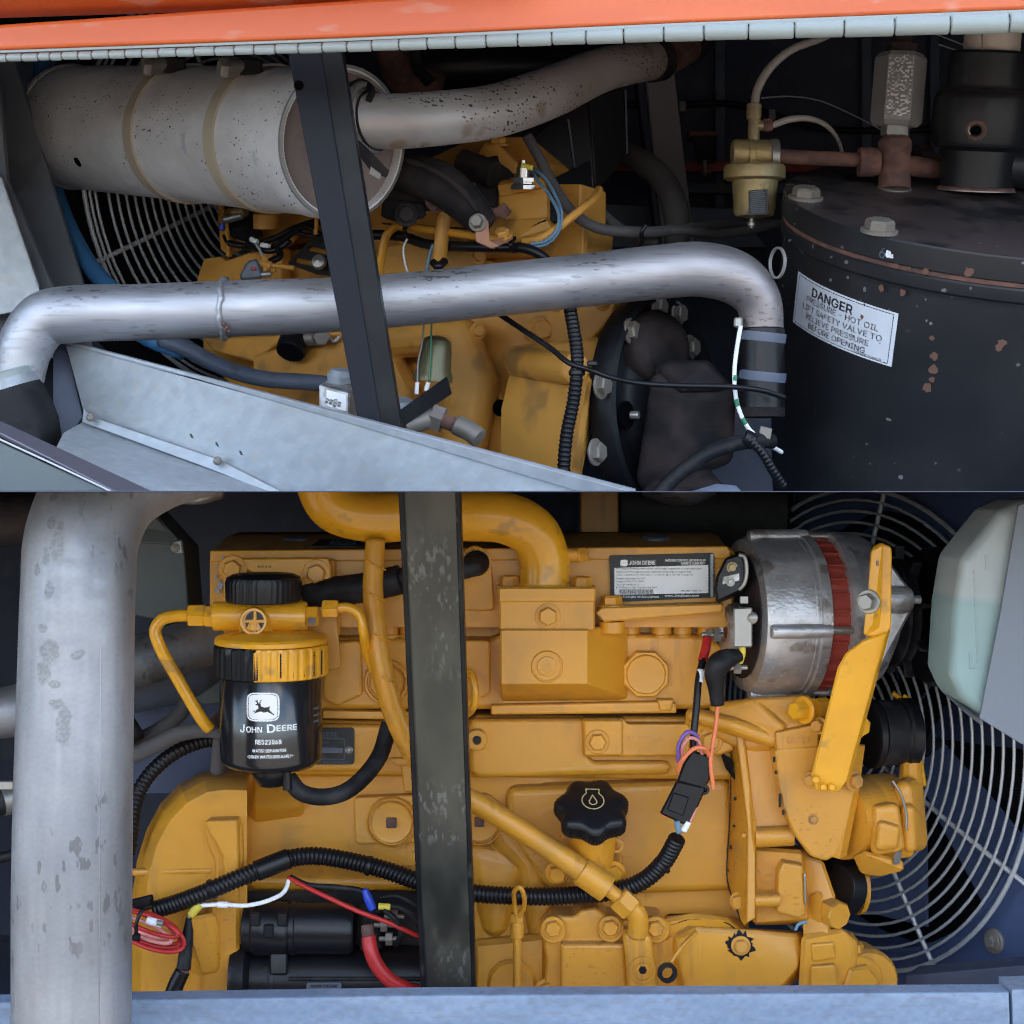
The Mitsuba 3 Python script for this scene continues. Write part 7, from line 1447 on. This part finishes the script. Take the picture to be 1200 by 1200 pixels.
part(RG, 'body_rib', lathe([(0.01960, -0.00448), (0.02072, -0.00336), (0.02072, 0.00336), (0.01960, 0.00448)], P(880, 182, gy), [1, 0, 0], 36), 'm_brass')
part(RG, 'outlet_collar', lathe([(0.02016, -0.00560), (0.02184, -0.00448), (0.02184, 0.00448), (0.02016, 0.00560)], P(907, 183, gy), [1, 0, 0], 36), 'm_zinc')
part(RG, 'cast_marks', join(*[box3(P(871 + j * 3.6, 191, gy - .0165), [.0025, .0015, .0018], b=.0003) for j in range(5)]), 'm_castiron')
x_, n_, h_ = on_cyl(P(884, 252, gy), unit([0, -.1, 1]), .0255, 889, 238)
tg = part(RG, 'tag', put(flat(rect(-.0125, -.0155, .0115, .0155), .0006), P(889, 237, gy - .0315), [1, -.12, .06], [-.04, -.1, 1]), 'm_print', label='small printed black and white tag')
part(tg, 'print', put(join(*[flat(rect(-.0105 + .0008 * rr.random(), -.0132 + j * .0024, .0095 - .004 * rr.random(), -.0132 + j * .0024 + .0011), .0004) for j in range(12)]), P(889, 237, gy - .0323), [1, -.12, .06], [-.04, -.1, 1]), 'm_grey')
part(RG, 'drain_cock', join(pcyl((881, 252, gy), (881, 268, gy), 3), pcyl((881, 260, gy), (881, 266, gy), 5.5)), 'm_zinc')
part(RG, 'stem_tee', join(pcyl((883, 170, gy), (884, 128, gy), 7), pcyl((883, 140, gy), (884, 122, gy), 8.8), pcyl((886, 147, gy), (896, 147, gy), 6)), 'm_brass')
part(RG, 'side_nut', lathe([(.008, 0), (.0085, .002), (.0085, .010), (.007, .012)], P(894, 147, gy), [1, 0, .05], 6), 'm_rust')
t = thing('clear_tube', 'stiff translucent air tube arching from the regulator up under the door', 'tube')
part(t, 'tube', tube([(884, 124, gy, 5), (888, 104, gy, 5), (902, 80, gy, 5), (926, 59, gy, 4.8), (962, 45, gy + .02, 4.5), (990, 30, gy + .05, 4.5)], 5, n=12, seg=16), 'm_clear', True)
t = thing('side_tube', 'thinner pale tube bending from the regulator side down behind the lid', 'tube')
part(t, 'tube', tube([(904, 147, gy, 4), (925, 140, gy, 4), (948, 139, gy + .01, 3.5), (968, 147, gy + .03, 3), (981, 162, gy + .05, 2.4), (989, 185, gy + .07, 2.2)], 4, n=12, seg=14), 'm_clear', True)
t = thing('loose_wires', 'two thin grey wires hanging against the dark back wall by the relief valve', 'wire')
for pts in ([(892, 115, .5), (925, 113, .5), (960, 118, .5), (1000, 135, .5), (1040, 156, .5)], [(1096, 40, .3), (1112, 46, .3), (1135, 55, .3)], [(1100, 52, .3), (1118, 58, .3), (1130, 62, .3)], [(1188, 78, .3), (1200, 86, .3), (1230, 96, .3)]):
    part(t, 'wire', tube(pts, .9, seg=6), 'm_wire', True)

# dim ironwork on the back wall of the upper bay
t = thing('wall_stiffeners', 'dark folded steel stiffeners on the back wall of the upper bay', 'frame')
for x0 in (838, 1010, 1090):
    part(t, 'upright', plate(rect(x0, 30, x0 + 12, 330), 1.02, .03, .003, 0), 'm_grey')
part(t, 'crossbar', plate(rect(800, 214, 1230, 226), 1.0, .03, .003, 0), 'm_grey')
for px in (846, 930, 1016): part(t, 'bolt', pbolt(px, 220, 1.0, 5), 'm_bolt')
t = thing('wall_conduit', 'thin grey conduit clipped along the back wall behind the regulator', 'conduit')
part(t, 'conduit', tube([(700, 120, .98), (780, 124, .98), (860, 122, .98), (960, 150, .98), (1080, 152, .98), (1230, 148, .98)], 4, seg=12), 'm_rubber', True)
for px, py in ((800, 124), (905, 134), (1060, 152)): part(t, 'clip', plate(rect(px - 4, py - 6, px + 4, py + 6), .965, .02, .001, 1), 'm_zinc')

part(E2, 'side_ledge', eb([(432, 300), (560, 292), (560, 300), (432, 310)], .02, .03, .003, 2), 'm_dirty')
part(E2, 'head_rail', tube([(448, 282, .235), (500, 284, .195), (560, 288, .145), (600, 289, .115)], 3.2, seg=12), 'm_dirty', True)
for px, py, r_ in ((433, 432, 6), (522, 474, 5), (470, 436, 5), (312, 432, 5), (392, 427, 4), (452, 492, 6), (540, 400, 4)):
    part(E2, 'tapped_hole', lathe([(r_ * .0015, 0), (r_ * .0015, .004), (r_ * .00125, .006), (r_ * .0008, .006), (r_ * .0007, .002), (0, .002)], P(px, py, ye(px, -.012)) - [0, .022, 0], unit([.4, -.9, 0]), 20), 'm_dirty')
for px, py, r_ in ((598, 356, 8), (560, 388, 7), (652, 352, 9), (706, 352, 8), (430, 296, 7), (560, 300, 7), (345, 430, 7)):
    part(E2, 'bolt', bolt(P(px, py, ye(px, .034)), unit([.3, -.95, 0]), r_ * .0012, r_ * .001, ph=px), 'm_dirty')
part(E2, 'core_swell', blobby([[(440, 400, .33, 22), (470, 470, .31, 26), (450, 540, .32, 24)], [(540, 392, .25, 22), (560, 450, .24, 26), (540, 560, .25, 26)], [(440, 400, .33, 22), (540, 392, .25, 22)]], .007, 10), 'm_dirty', 70)
